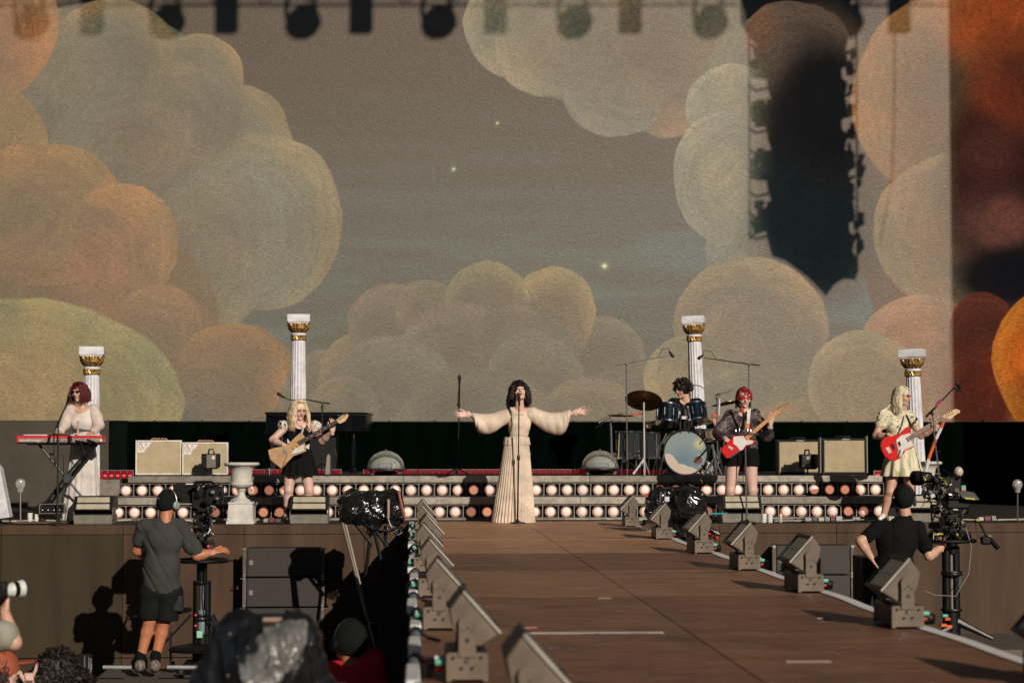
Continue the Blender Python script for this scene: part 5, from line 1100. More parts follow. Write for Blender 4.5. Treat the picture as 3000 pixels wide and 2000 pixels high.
        if neck: F.ell(ms+ax*(.052)+f2*.060, (neck, neck*1.0, neck*.95), k=.01, rot=Rm, sub=True)
        if amp: F.disp = wr(amp, sc, seed)
        return s.cloth(name, F, m)
def loft_obj(name, rings, m, parent, n=160, plc=24, amp=.01, smooth=60, seed=0, wob=.004):
    """cloth tube from a list of (centre, rx, ry, pleat strength); open at both ends, with thickness"""
    ph = np.random.RandomState(seed).rand(4)*6; vs = []
    def ring(i, inner):
        c, rx, ry, ps = rings[i]; out = []
        for j in range(n):
            a = 2*math.pi*j/n; q = math.sin(a*plc+ph[0]+.6*math.sin(a*3+ph[1])); rr = 1+amp*ps*q*(1 if not isinstance(amp, tuple) else 1)+wob*math.sin(a*7+i*.5+ph[2])*ps
            out.append((c[0]+(rx*rr-inner)*math.cos(a), c[1]+(ry*rr-inner)*math.sin(a), c[2]))
        return out
    k = len(rings)
    for i in range(k): vs += ring(i, 0)
    for i in range(k): vs += ring(i, .006)
    o = k*n
    fs = [(i*n+j, i*n+(j+1)%n, (i+1)*n+(j+1)%n, (i+1)*n+j) for i in range(k-1) for j in range(n)]
    fs += [(o+i*n+j, o+(i+1)*n+j, o+(i+1)*n+(j+1)%n, o+i*n+(j+1)%n) for i in range(k-1) for j in range(n)]
    fs += [(j, o+j, o+(j+1)%n, (j+1)%n) for j in range(n)]+[((k-1)*n+j, (k-1)*n+(j+1)%n, o+(k-1)*n+(j+1)%n, o+(k-1)*n+j) for j in range(n)]
    return mk(name, vs, fs, m, parent, smooth)
def creases(a=.02, n=8, seed=0, k=(9,22), bias=(.6,.2,.75), p=5):
    rs = np.random.RandomState(seed); ks = []
    for i in range(n):
        v = rs.randn(3)*.75+np.array(bias)*(1 if i%2 else -1); v /= np.linalg.norm(v); ks.append((v*rs.uniform(*k), rs.rand()*6.28, rs.uniform(.5,1), rs.randn(3)*4, rs.rand()*6))
    def f(X, Y, Z):
        o = 0
        for kv, ph, am, w2, p2 in ks: o = o+am*(1-np.abs(np.sin(kv[0]*X+kv[1]*Y+kv[2]*Z+ph+.8*np.sin(w2[0]*X+w2[1]*Y+w2[2]*Z+p2))))**p
        return a*(.35*n**.5*.5-o)
    return f
def hair(s, m, n=260, L=.25, wav=.015, freq=25, rad=.0055, fringe=60, fl=.5, puff=.012, spread=.03, cap=True, seed=3, back_only=False, gap=55, L2=None, zmin=None, sx=1.0, jit=.3, part=0.0, volume=.0):
    rs = np.random.RandomState(seed); C, f, u, r, sc = s.C, s.f, s.u, s.r, s.sc; bm_ = M()
    dims = np.array([.076+puff, .096+puff, .093+puff])*sc; CC = C+u*.022*sc-f*.008*sc
    if cap:
        F = Field(.007, .015); Rm = np.stack([r,f,u],1); F.ell(CC-f*.004, tuple(dims-.004), rot=Rm)
        F.ell(C+f*.10*sc-u*.055*sc, (.066*sc,.085*sc,.098*sc), rot=Rm, k=.01, sub=True); F.disp = wr(.004, 90, seed); F.cut(C-u*.07*sc, -u)
        fieldobj('hair_cap', F, m, s.t)
    for i in range(n+fringe):
        fr = i >= n
        az = rs.uniform(-gap, gap) if fr else rs.uniform(gap, 360-gap)
        az = math.radians(az); th0 = math.radians(rs.uniform(2, 40) if fr else rs.uniform(5, 85)); th1 = math.radians(rs.uniform(58, 76)*fl*1.3 if fr else 92)
        if th1 < th0: th1 = th0+.2
        pts = []; dirh = f*math.cos(az)+r*math.sin(az); ph1, ph2 = rs.rand(2)*6.28; LL = 0.01 if fr else (L if L2 is None else (L+(L2-L)*rs.rand()))*rs.uniform(.8,1.08)
        ns = 5
        for j in range(ns+1):
            th = th0+(th1-th0)*j/ns; d = np.array([math.sin(th)*math.sin(az), math.sin(th)*math.cos(az), math.cos(th)])
            jj = 1+rs.uniform(-.01,.02)+volume*j/ns; pts.append(CC+(r*d[0]*dims[0]+f*d[1]*dims[1]+u*d[2]*dims[2])*jj)
        if not fr:
            m2 = max(4, int(LL/.022))
            for j in range(1, m2+1):
                t = j/m2; out = spread*math.sin(min(1,t*1.3)*math.pi/2)*(1+rs.uniform(-jit,jit)); pts.append(CC+(dirh*np.sqrt((dims[0]*math.sin(az))**2+(dims[1]*math.cos(az))**2))*(1+volume)+dirh*out-V3(0,0,1)*LL*t+V3(0,0,0)-u*.005)
        for j in range(2, len(pts)):
            t = j*.13*freq*.5; pts[j] = pts[j]+r*wav*math.sin(t+ph1)*min(1,(j-1)/4)+f*wav*math.cos(t*1.1+ph2)*min(1,(j-1)/4)
        k = len(pts); bm_.tube(pts, [rad*sc*(1 if j < k-2 else .5) for j in range(k)], 4, caps=False)
    return bm_.obj('hair', m, s.t, smooth=180, kind='stuff')
def curls(s, m, n=400, out=.045, gap=60, seed=5, lo=1.9, rad=.0055, up=.15):
    rs = np.random.RandomState(seed); b_ = M(); C, f, u, r, sc = s.C, s.f, s.u, s.r, s.sc; CC = C+u*.022*sc-f*.008*sc; dims = np.array([.078,.098,.094])*sc
    F = Field(.007, .015); Rm = np.stack([r,f,u],1); F.ell(CC-f*.006+u*.008, tuple(dims+out*.45), rot=Rm); F.ell(C+f*.115*sc-u*.06*sc, (.068*sc,.10*sc,.105*sc), rot=Rm, k=.01, sub=True); F.disp = wr(.007, 75, seed); F.cut(C-u*.065*sc, -u); fieldobj('hair_cap', F, m, s.t)
    for i in range(n):
        th = math.acos(rs.uniform(math.cos(lo), 1)); az = rs.uniform(0, 2*math.pi)
        if th > .95 and min(az, 2*math.pi-az) < math.radians(gap): continue
        d = r*math.sin(th)*math.sin(az)+f*math.sin(th)*math.cos(az)+u*math.cos(th); a, b2_, _ = [np.array(q) for q in basis(Vector(d+V3(*rs.uniform(-.3,.3,3))))]
        p0 = CC+r*math.sin(th)*math.sin(az)*dims[0]+f*math.sin(th)*math.cos(az)*dims[1]+u*math.cos(th)*dims[2]; ph = rs.rand()*6.28; R_ = rs.uniform(.008,.015); L = out*rs.uniform(.7,1.5)
        b_.tube([p0+d*L*t+(a*math.cos(ph+t*8)+b2_*math.sin(ph+t*8))*R_+V3(0,0,-.02)*t*t for t in np.linspace(0,1,9)], rad, 4, caps=False)
    return b_.obj('hair', m, s.t, smooth=180, kind='stuff')
def HM(nm, c, r=.4): return mat('hair_'+nm, c, r, var=.22, scale=30, spec=.35, stretch=(1,1,.2))
FAB = dict(bump=.12, bscale=250)
SHOE = mat('black_shoe_leather', (.02,.02,.02), .4)
# ---------------------------------------------------------------- keyboard player
Y = 23.35
def J(px, py, dy=0): p = P(px, py, Y+dy); return V3(*p)
p = Person('woman with wavy red hair and dark glasses in white at the red keyboard', P(235,1526,Y))
DRW = mat('white_dress_cotton', (.66,.60,.54), .8, **FAB)
shL, shR = J(207,1200), J(275,1200); hip = J(243,1290)
p.torso(shL, shR, hip, f=(-.25,-.97,0), w=.95); p.head(J(232,1148,-.01), (-.38,-.90,-.12), (-.06,0,1), .98, neck=J(241,1198))
p.arm(shL, J(190,1246,-.10), J(174,1264,-.28), hand=((-.25,-.9,-.2),(0,0,-1),(1,0,0)), curl=.35); p.arm(shR, J(288,1250,-.08), J(273,1266,-.28), hand=((-.3,-.9,-.2),(0,0,-1),(-1,0,0)), curl=.35)
p.leg(J(228,1310), J(222,1410), J(220,1505), J(218,1520,-.10)); p.leg(J(258,1310), J(262,1410), J(264,1505), J(264,1520,-.10)); p.skinobj(SKM); p.face(eyes=False); p.glasses(LENSD)
hair(p, HM('dark_red', (.11,.012,.014)), n=340, L=.17, wav=.022, freq=36, fringe=30, fl=.35, spread=.018, L2=.08, volume=.10, gap=42, jit=.7)
F = Field(.009,.03); ax,Rm,f2,rt,ms = p.ax,p.Rm,p.f2,p.rt,p.ms
p.tee(shL, shR, [], 'dress_bodice', DRW, hem=-.06, ease=.010, neck=.105, amp=.002, seed=4, low=-1)
SHW = mat('sheer_white_sleeve', (.64,.53,.46), .75, **FAB)
for sh, el, wr_, a in ((shL, J(190,1244,-.10), J(176,1262,-.24), -1), (shR, J(289,1246,-.08), J(275,1264,-.24), 1)):
    F = Field(.008,.03); F.rc(sh, el, .068, .066).rc(el, wr_, .062, .052).ell((sh+el)/2+V3(a*.01,0,0), (.066,.066,.09)); F.disp = wr(.0035,34,5+a); p.cloth('sleeve', F, SHW)
F = Field(.008,.02); F.ell(J(243,1260), (.124,.10,.062), rot=None); F.cut(J(243,1249), (0,0,1)).cut(J(243,1264), (.03,0,-1)); p.cloth('belt', F, mat('grey_sash', (.10,.085,.07), .8, stretch=(1,1,8), scale=20, **FAB))
rg = []
for t in np.linspace(0,1,14):
    y_ = 1268+(1522-1268)*t; c = J(243-15*t*t+6*t, y_); c[2] = max(c[2], .012); rg.append((c, .125+.11*t**.8, .105+.10*t**.8, .3+t))
loft_obj('dress_skirt', rg, DRW, p.t, plc=15, amp=.035)
# ---------------------------------------------------------------- blonde guitarist
Y = 22.95
p = Person('blonde woman in a black dress with puff sleeves playing an angular tan guitar', P(868,1527,Y))
BD = mat('black_dress_cloth', (.004,.004,.004), .9, spec=.2)
shL, shR = J(842,1246), J(914,1246); hip = J(872,1340)
p.torso(shL, shR, hip, f=(.1,-1,0), w=.97); p.head(J(876,1200,-.03), (.42,-.86,-.22), (.02,-.1,1), 1.0, neck=J(877,1244))
p.arm(shL, J(798,1288,-.06), J(836,1306,-.26), (.050,.040,.027), hand=((.85,-.2,-.45),(0,.5,-.6),(.3,-.6,.6)), curl=.55); p.arm(shR, J(944,1292,-.05), J(974,1263,-.22), (.050,.040,.027), hand=((.12,-.2,1),(-.4,.8,.1),(-.8,-.3,.2)), curl=.75)
p.leg(J(852,1360), J(846,1435,-.02), J(840,1505), J(838,1520,-.12), (.085,.056,.038)); p.leg(J(893,1360), J(906,1437,-.02), J(898,1505), J(900,1520,-.12), (.085,.056,.038)); p.skinobj(SKP); p.face(eyes=False); p.glasses(mat('clear_red_rim_lens', (.35,.16,.14), .15, var=0, alpha=.6), mat('red_rim', (.4,.03,.04), .3), h=.014)
BLH = HM('blonde', (.78,.60,.38), .5)
hair(p, BLH, n=520, L=.27, wav=.016, freq=20, fringe=60, fl=.45, spread=.022, L2=.18, volume=.08, gap=44, rad=.005, jit=.7)
p.tee(shL, shR, [], 'dress_bodice', BD, hem=-.02, ease=.010, neck=.10, amp=.002, low=-1, seed=8)
PF, n_, l_, b_ = nodes_mat('puff_sleeve_print'); tc = n_.new('ShaderNodeTexCoord'); w_ = n_.new('ShaderNodeTexNoise'); w_.inputs['Scale'].default_value = 13; w_.inputs['Detail'].default_value = 0; w_.inputs['Distortion'].default_value = 1.2; l_.new(tc.outputs['Object'], w_.inputs['Vector'])
rp = n_.new('ShaderNodeValToRGB'); rp.color_ramp.elements[0].position = .40; rp.color_ramp.elements[0].color = (.7,.62,.52,1); rp.color_ramp.elements[1].position = .44; rp.color_ramp.elements[1].color = (.008,.008,.008,1)
e_ = rp.color_ramp.elements.new(.52); e_.color = (.008,.008,.008,1); e_ = rp.color_ramp.elements.new(.55); e_.color = (.7,.62,.52,1); l_.new(w_.outputs[0], rp.inputs[0]); l_.new(rp.outputs[0], b_.inputs['Base Color']); b_.inputs['Roughness'].default_value = .8
for sh, px, py in ((shL,829,1246),(shR,925,1247)):
    F = Field(.008,.02); c = J(px,py,-.01); F.ell(c, (.072,.07,.068)); F.ell((c+sh)/2, (.06,.06,.06)); F.disp = wr(.005,50,3); p.cloth('puff_sleeve', F, PF)
rg = [(J(876+2*t, 1303+(1391-1303)*t), .118+.095*t**.7, .10+.085*t**.7, .3+t) for t in np.linspace(0,1,9)]
loft_obj('dress_skirt', rg, BD, p.t, plc=13, amp=.05, n=120)
M().prism([J(884,1298,-.13), J(907,1300,-.13), J(905,1316,-.13), J(898,1312,-.13)], (0,.01,0)).prism([J(842,1284,-.13), J(851,1296,-.13), J(842,1298,-.13)], (0,.01,0)).obj('white_bow_patch', WHITEP, p.t, smooth=0, kind='stuff')
for px in (841, 899):
    F = Field(.008,.02); F.rc(J(px,1484), J(px,1510), .043,.042).rc(J(px,1517,0), J(px-1,1520,-.13), .042,.032); F.cut(V3(0,0,.004), (0,0,-1)); p.cloth('boot', F, SHOE)
def guitar(name, label, Y, body, mats, th=.042, tilt=0.0, neck=None, head=None, extra=()):
    pts = [P(x_, y_, Y) for x_, y_ in body]; c = sum(pts, Vector())/len(pts); t = root(name, c, label, 'guitar')
    M().prism(pts, (0,th,0)).obj('guitar_body', mats[0], t, bevel=.007, smooth=30)
    if neck:
        a, c_ = P(*neck[0],Y-.012), P(*neck[1],Y-.012); d = (c_-a).normalized(); n_ = Vector((-d.z,0,d.x)); w0, w1 = neck[2], neck[3]
        M().prism([a+n_*w0, c_+n_*w1, c_-n_*w1, a-n_*w0], (0,.020,0)).obj('neck', mats[1], t, bevel=.003)
        M().prism([a+n_*(w0-.002)+Vector((0,-.006,0)), c_+n_*(w1-.002)+Vector((0,-.006,0)), c_-n_*(w1-.002)+Vector((0,-.006,0)), a-n_*(w0-.002)+Vector((0,-.006,0))], (0,.0055,0)).obj('fingerboard', mats[2], t, smooth=0)
        L = (c_-a).length
        for k in range(1, 21):
            u_ = 1-(1-2**(-k/12))*1.35
            if u_ < 0.03: break
            q = a+d*L*u_; wq = w0+(w1-w0)*u_-.003; M().prism([q+n_*wq+d*.0014+Vector((0,-.0085,0)), q+n_*wq-d*.0014+Vector((0,-.0085,0)), q-n_*wq-d*.0014+Vector((0,-.0085,0)), q-n_*wq+d*.0014+Vector((0,-.0085,0))], (0,.0023,0)).obj('fret', CHROME, t, smooth=0)
            if k in (3,5,7,9,12,15): M().lathe([(.0045,0),(.0045,.001)], a+d*L*(u_+.02)+Vector((0,-.0062,0)), 8, (0,-1,0)).obj('fret_marker', WHITEP, t)
    if head: M().prism([P(x_, y_, Y-.01) for x_, y_ in head], (0,.016,0)).obj('headstock', mats[3] if len(mats) > 3 else mats[1], t, bevel=.003)
    if neck and head:
        hp = [P(x_, y_, Y-.012) for x_, y_ in head]; e2 = max(hp, key=lambda q: (q-a).length); dd = (e2-c_)
        for k in range(6 if name == 'electric_guitar' else 4):
            q = c_+dd*(.2+.13*k); 
            M().lathe([(.006,0),(.006,.012)], q+Vector((0,0,0)), 8, (0,-1,0)).obj('tuning_peg', CHROME, t)
            M().tube([q+n_*.018, q+n_*.036], .006, 6).obj('tuner', CHROME, t)
    return t
TANG = mat('tan_guitar_finish', (.50,.30,.15), .35, coat=.4, stretch=(1,1,3), scale=8); RW = mat('rosewood', (.05,.025,.018), .5); MP = mat('maple', (.62,.27,.08), .4); MPP = mat('pale_maple', (.68,.45,.24), .4); PGW = mat('white_pickguard', (.68,.66,.60), .35); GR = mat('red_guitar_finish', (.68,.012,.012), .22, coat=.8, var=.03)
Y = 22.62
t = guitar('electric_guitar', 'angular tan electric guitar held by the blonde guitarist', Y, [(881,1266),(892,1277),(893,1300),(898,1321),(878,1329),(859,1336),(842,1354),(825,1373),(808,1360),(791,1346),(787,1331),(785,1317),(806,1311),(827,1307),(842,1303),(860,1284)], [TANG,RW,RW,MPP], neck=((874,1299),(988,1233),.027,.022), head=[(985,1229),(1000,1217),(1018,1211),(1021,1218),(1012,1233),(996,1241),(991,1238)])
M().pp([(889,1302),(892,1319),(870,1326),(852,1330),(866,1312)], Y-.006, .005).obj('pickguard', PGW, t, smooth=0)
M().pp([(828,1312),(838,1318),(842,1330),(832,1327)], Y-.006, .005).obj('bridge_plate', mat('grey_blue_metal', (.3,.38,.42), .3, .5), t, smooth=0)
for a_ in ((859,1306,866,1300,864,1316,856,1314),(867,1302,874,1296,877,1308,870,1312)): M().pp([(a_[0],a_[1]),(a_[2],a_[3]),(a_[4],a_[5]),(a_[6],a_[7])], Y-.012, .011).obj('pickup', mat('gold_pickup', (.65,.38,.10), .35, .4), t, bevel=.002)
M().tube([P(842,1330,Y-.004),P(833,1352,Y-.004),P(826,1371,Y-.004)], .004, 6).obj('body_crease', mat('crease_brown', (.2,.1,.05), .5), t)
for q in ((838,1350),(846,1342)): M().lathe([(.009,0),(.008,.014)], P(*q,Y-.001), 10, (0,-1,0)).obj('control_knob', mat('cream_knob', (.7,.6,.45), .4), t)
M().tube([P(884,1270,Y+.0),P(888,1255,Y+.06),P(880,1246,Y+.16)], .012, 6).obj('strap', mat('pale_grey_strap', (.5,.5,.5), .7), t)
# ---------------------------------------------------------------- singer
Y = 23.0
p = Person('singer with dark curly hair in a long cream pleated dress, arms spread wide', P(1510,1531,Y))
CRD = mat('cream_dress_cloth', (.68,.55,.42), .75, **FAB)
shL, shR = J(1492,1206), J(1558,1206); hip = J(1517,1300)
p.torso(shL, shR, hip, f=(.02,-1,0), w=.97); p.head(J(1521,1147,-.03), (.10,-.93,.30), (-.13,.25,1), 1.0, neck=J(1522,1202))
p.arm(shL, J(1428,1224,-.03), J(1370,1214,-.06), hand=((-.95,-.25,-.02),(0,-.9,.3),(0,.3,1)), curl=.30); p.arm(shR, J(1630,1226,-.03), J(1688,1206,-.06), hand=((.98,-.2,-.05),(0,-.9,.3),(0,.3,1)), curl=.22, spread=.25)
for px in (1490,1530): p.leg(J(px+6,1330), J(px+2,1430), J(px,1512), J(px,1522,-.1))
p.skinobj(SKP); p.face(eyes=False, browm=HM('near_black', (.02,.012,.010)))
for sx in (-1,1): M().tube([p.q(sx*.018,.092,.008), p.q(sx*.031,.094,.004), p.q(sx*.044,.086,.007)], .003, 6).obj('closed_eyelid', HM('near_black', (.02,.012,.010)), p.t)
M().ell(p.q(0,.089,-.058), (.016,.006,.010), 12, 8).obj('open_mouth', mat('mouth_dark', (.08,.015,.015), .5), p.t)
curls(p, HM('near_black', (.02,.012,.010)), n=330, out=.036, gap=48, lo=2.05); hair(p, HM('near_black', (.02,.012,.010)), n=460, L=.22, wav=.030, freq=42, fringe=30, fl=.38, spread=.020, L2=.12, volume=.10, gap=46, rad=.006, jit=.7, puff=.018)
p.tee(shL, shR, [], 'dress_bodice', CRD, hem=-.03, ease=.010, neck=.09, amp=.0015, sc=60, low=-1, waist=.125, seed=2)
for sg, sh, pts in ((-1, shL, [(1492,1208),(1468,1218),(1438,1241),(1415,1243),(1392,1219)]), (1, shR, [(1558,1206),(1588,1218),(1620,1241),(1645,1243),(1667,1213)])):
    prof = [(1500,1200,1236),(1488,1198,1241),(1470,1204,1250),(1450,1209,1263),(1430,1211,1272),(1412,1211,1272),(1400,1210,1264),(1392,1209,1250),(1387,1209,1234),(1383,1208,1224)] if sg < 0 else [(1548,1196,1232),(1562,1191,1238),(1582,1199,1252),(1603,1206,1266),(1625,1208,1274),(1645,1206,1273),(1658,1202,1263),(1665,1200,1248),(1669,1199,1232),(1672,1199,1221)]
    xs_ = [q[0] for q in prof]; N_ = 70; n_s = 48; vs = []; o0 = np.linspace(0,1,N_)
    cum = np.linspace(0,1,len(prof)); r9 = np.random.RandomState(3+sg)
    phs = r9.rand(5)*6
    for t_ in o0:
        x_ = np.interp(t_, cum, xs_); zt_ = np.interp(t_, cum, [q[1] for q in prof]); zb_ = np.interp(t_, cum, [q[2] for q in prof]); sm = math.sin(math.pi*t_)
        dp = np.interp(t_, [0,.2,.5,.75,.92,1], [.075,.085,.11,.11,.06,.035]); yo = np.interp(t_, [0,1], [0,-.06])
        for j in range(n_s):
            a_ = 2*math.pi*j/n_s; v_ = .5-.5*math.cos(a_)      # 0 top, 1 bottom
            f_ = (abs(math.sin(t_*13+phs[0]+1.2*v_))**.7-.6)*.030*sm*v_+(abs(math.sin(t_*23+phs[1]-1.5*v_)) -.6)*.014*sm*v_+(math.sin(t_*60+phs[2])*.004)*(t_ > .85)
            zz = zt_+(zb_-zt_)*v_+math.sin(t_*16+phs[3])*1.2*v_*sm
            dx = math.sin(a_*2+phs[4])*1.5*sm
            vs.append(tuple(J(x_+dx, zz, yo-(dp+f_)*math.sin(a_)*(1 if math.sin(a_) > 0 else .8))))
    fs = [(i*n_s+j, i*n_s+(j+1)%n_s, (i+1)*n_s+(j+1)%n_s, (i+1)*n_s+j) for i in range(N_-1) for j in range(n_s)]
    mk('balloon_sleeve', vs, fs, CRD, p.t, 180)
    loft_obj('cuff_frill', [(J(pts[4][0]+sg*q, pts[4][1]-q*.25, -.06)-V3(0,0,0), .03, .03, 1) for q in (10,12)], CRD, p.t, n=40, plc=8, amp=.1)
    M().tube([J(pts[4][0]+sg*20, pts[4][1]-6+d_, -.06) for d_ in (-9,-3,3,9)], [.016,.022,.022,.016], 8).obj('cuff', CRD, p.t)
rg = [(J(1514+0*t, 1280+(1302-1280)*t), .146+.018*t, .110+.018*t, .6) for t in np.linspace(0,1,4)]; loft_obj('peplum', rg, CRD, p.t, plc=17, amp=.06)
rg = []
for t in np.linspace(0,1,18):
    c = J(1514-10*t, 1294+(1531-1294)*t); c[2] = max(c[2], .006); rg.append((c, .146+.117*t**.9, .118+.10*t**.9, .35+.8*t))
loft_obj('dress_skirt', rg, CRD, p.t, n=420, plc=38, amp=.035, wob=.012)
loft_obj('neckline_frill', [(J(1523,1214-2*q,-.0)-V3(0,.012,0), .078-.004*q, .085-.004*q, 1) for q in (0,1.4)], CRD, p.t, n=90, plc=15, amp=.05)
# ---------------------------------------------------------------- drummer
Y = 25.72
p = Person('drummer with curly dark hair, dark glasses and black shirt behind the toms', P(2008,1390,Y))
shL, shR = J(1972,1180), J(2042,1180); hip = J(2008,1296)
p.torso(shL, shR, hip, f=(-.15,-1,0), female=False, w=1.03); p.head(J(1999,1140,-.03), (-.80,-.55,-.16), (0,0,1), 1.02, neck=J(2011,1180), neck_r=.056)
p.arm(shL, J(1948,1235,-.08), J(1905,1240,-.4), (.052,.044,.03), hand=((-.3,-.9,.1),(0,0,-1),(1,0,0)), curl=1.1); p.arm(shR, J(2068,1235,-.05), J(2085,1232,-.35), (.052,.044,.03), hand=((.3,-.9,.1),(0,0,-1),(-1,0,0)), curl=1.1)
for sx in (-1,1): p.leg(J(2008+sx*22,1305), J(2008+sx*60,1310,-.42), J(2008+sx*50,1375,-.40), J(2008+sx*50,1384,-.55), (.085,.06,.042))
p.skinobj(SKM); p.face(eyes=False, browm=HM('black_brown', (.022,.013,.010))); p.glasses(LENSD, h=.017)
curls(p, HM('black_brown', (.022,.013,.010)), n=520, out=.05, gap=62)
p.tee(shL, shR, [(shL, (shL+J(1948,1235,-.08))/2, .066,.062),(shR, (shR+J(2068,1235,-.05))/2, .066,.062)], 'shirt', mat('black_tee', (.0045,.0045,.0045), .9, spec=.2), hem=.05, ease=.016, neck=.075, amp=.004, seed=7)
for sx in (-1,1):
    F = Field(.012,.03); F.rc(J(2008+sx*20,1300), J(2008+sx*60,1310,-.42), .098,.072).rc(J(2008+sx*60,1310,-.42), J(2008+sx*50,1370,-.40), .07,.055); p.cloth('trousers', F, mat('black_trouser', (.012,.012,.013), .85))
# ---------------------------------------------------------------- red-haired guitarist
Y = 22.95
p = Person('guitarist with short red hair and red glasses in a dark patterned open shirt and shorts', P(2172,1527,Y))
shL, shR = J(2143,1218), J(2212,1218); hip = J(2174,1318)
p.torso(shL, shR, hip, f=(.05,-1,0), female=False, w=.98); p.head(J(2180,1164,-.03), (.06,-.97,-.20), (.0,-.1,1), 1.0, neck=J(2181,1214))
elL, wrL, elR, wrR = J(2106,1270,-.04), J(2134,1292,-.25), J(2247,1272,-.02), J(2257,1243,-.22)
p.arm(shL, elL, wrL, (.048,.040,.027), hand=((.9,-.2,-.25),(.1,.6,-.5),(.1,-.6,.7)), curl=.45); p.arm(shR, elR, wrR, (.048,.040,.027), hand=((.25,-.2,1),(-.5,.8,.1),(-.8,-.3,0)), curl=.85)
p.leg(J(2149,1340), J(2139,1436,-.02), J(2136,1505), J(2134,1520,-.12), (.094,.060,.040)); p.leg(J(2197,1340), J(2204,1436,-.02), J(2204,1505), J(2206,1520,-.12), (.094,.060,.040)); p.skinobj(SKP); p.face(eyes=False, browm=HM('brown', (.05,.02,.015)))
p.glasses(mat('red_lens', (.50,.02,.03), .12, coat=.8, var=0), mat('red_rim', (.4,.03,.04), .3), h=.018, w=.033)
hair(p, HM('bright_red', (.32,.022,.028)), n=260, L=.05, wav=.008, fringe=70, fl=.40, spread=.006, L2=.02, volume=.03, gap=56, rad=.0055, puff=.008, jit=.9)
hair(p, HM('dark_nape', (.03,.012,.010)), n=110, L=.17, wav=.010, fringe=0, spread=.006, L2=.12, gap=112, cap=False, seed=9, volume=.02)
TD, n_, l_, b_ = nodes_mat('dark_tie_dye_cloth'); tc = n_.new('ShaderNodeTexCoord'); w_ = n_.new('ShaderNodeTexNoise'); w_.inputs['Scale'].default_value = 11; w_.inputs['Detail'].default_value = 4; w_.inputs['Distortion'].default_value = 1.6; l_.new(tc.outputs['Object'], w_.inputs['Vector'])
rp = n_.new('ShaderNodeValToRGB'); rp.color_ramp.elements[0].position = .42; rp.color_ramp.elements[0].color = (.010,.008,.008,1); rp.color_ramp.elements[1].position = .66; rp.color_ramp.elements[1].color = (.16,.10,.105,1); l_.new(w_.outputs[0], rp.inputs[0]); l_.new(rp.outputs[0], b_.inputs['Base Color']); b_.inputs['Roughness'].default_value = .6
F = Field(.009,.03); ax,Rm,f2,rt,ms = p.ax,p.Rm,p.f2,p.rt,p.ms
F.rc(shL, shR, .066).ell(ms-ax*.13, (.19,.115,.18), rot=Rm).ell(J(2170,1300), (.185,.125,.20)).rc(J(2205,1300), J(2212,1352), .07,.055).rc(shL, elL, .078,.088).rc(elL, (elL+wrL)/2, .085,.055).rc(shR, elR, .075,.085).rc(elR, (elR*.35+wrR*.65), .085,.05).rc(elR, elR-V3(0,0,.05), .07,.045)
F.ell(J(2174,1330,-.14), (.10,.10,.14), k=.02, sub=True).ell(ms+ax*.08+f2*.05, (.07,.08,.10), rot=Rm, k=.01, sub=True); F.cut(J(2174,1360), (0,0,-1)); F.disp = wr(.008,30,12); p.cloth('open_shirt', F, TD)
for sx, hx, kx in ((-1,2150,2147),(1,2196,2200)):
    F = Field(.009,.03); F.ell(hip, (.165,.115,.10)).rc(J(hx,1325), J(kx,1362), .112,.112); F.cut(J(kx,1364), (0,0,-1)).cut(J(2174,1296), (0,0,1)); F.disp = wr(.004,30,3); p.cloth('shorts', F, BD)
M().tube([J(2253,1252,-.2), J(2259,1249,-.22)], .03, 10).obj('wrist_cuff', PGW, p.t)
for px, tx_ in ((2136,2134),(2204,2206)):
    F = Field(.008,.02); F.rc(J(px,1490), J(px,1512), .042,.042).rc(J(px,1517,0), J(tx_,1520,-.13), .042,.032); F.cut(V3(0,0,.004), (0,0,-1)); p.cloth('boot', F, SHOE)
Y = 22.64
t = guitar('electric_guitar', 'red electric guitar with a white pickguard and orange maple neck', Y, [(2150,1276),(2176,1273),(2196,1284),(2212,1291),(2206,1302),(2186,1306),(2178,1318),(2160,1325),(2140,1341),(2128,1342),(2114,1322),(2113,1313),(2126,1302),(2138,1290)], [GR,MP,MP], neck=((2186,1284),(2275,1207),.026,.021), head=[(2272,1204),(2283,1194),(2300,1188),(2319,1183),(2318,1188),(2304,1196),(2292,1203),(2280,1211)])
M().pp([(2149,1279),(2176,1276),(2192,1288),(2208,1291),(2204,1299),(2184,1304),(2176,1316),(2168,1319),(2158,1306),(2148,1298)], Y-.006, .005).obj('pickguard', PGW, t, smooth=0)
M().pp([(2136,1338),(2167,1318),(2170,1322),(2140,1342)], Y-.009, .008).obj('control_plate', CHROME, t, smooth=0); M().pp([(2134,1304),(2150,1312),(2144,1319),(2132,1311)], Y-.012, .011).obj('bridge_plate', STEEL, t, bevel=.002)
for q in ((2146,1334),(2154,1329)): M().lathe([(.009,0),(.008,.014)], P(*q,Y-.009), 10, (0,-1,0)).obj('control_knob', CHROME, t)
M().prism([P(2190,1200,22.80), P(2200,1196,22.84), P(2196,1240,22.70), P(2187,1240,22.70)], (0,.008,0)).obj('strap', mat('white_strap', (.62,.60,.52), .7), t, smooth=0); M().prism([P(2187,1240.5,22.70), P(2196,1240.5,22.70), P(2194,1262,22.67), P(2185,1262,22.67)], (0,.008,0)).obj('strap_end', mat('orange_strap', (.7,.14,.02), .6), t, smooth=0)
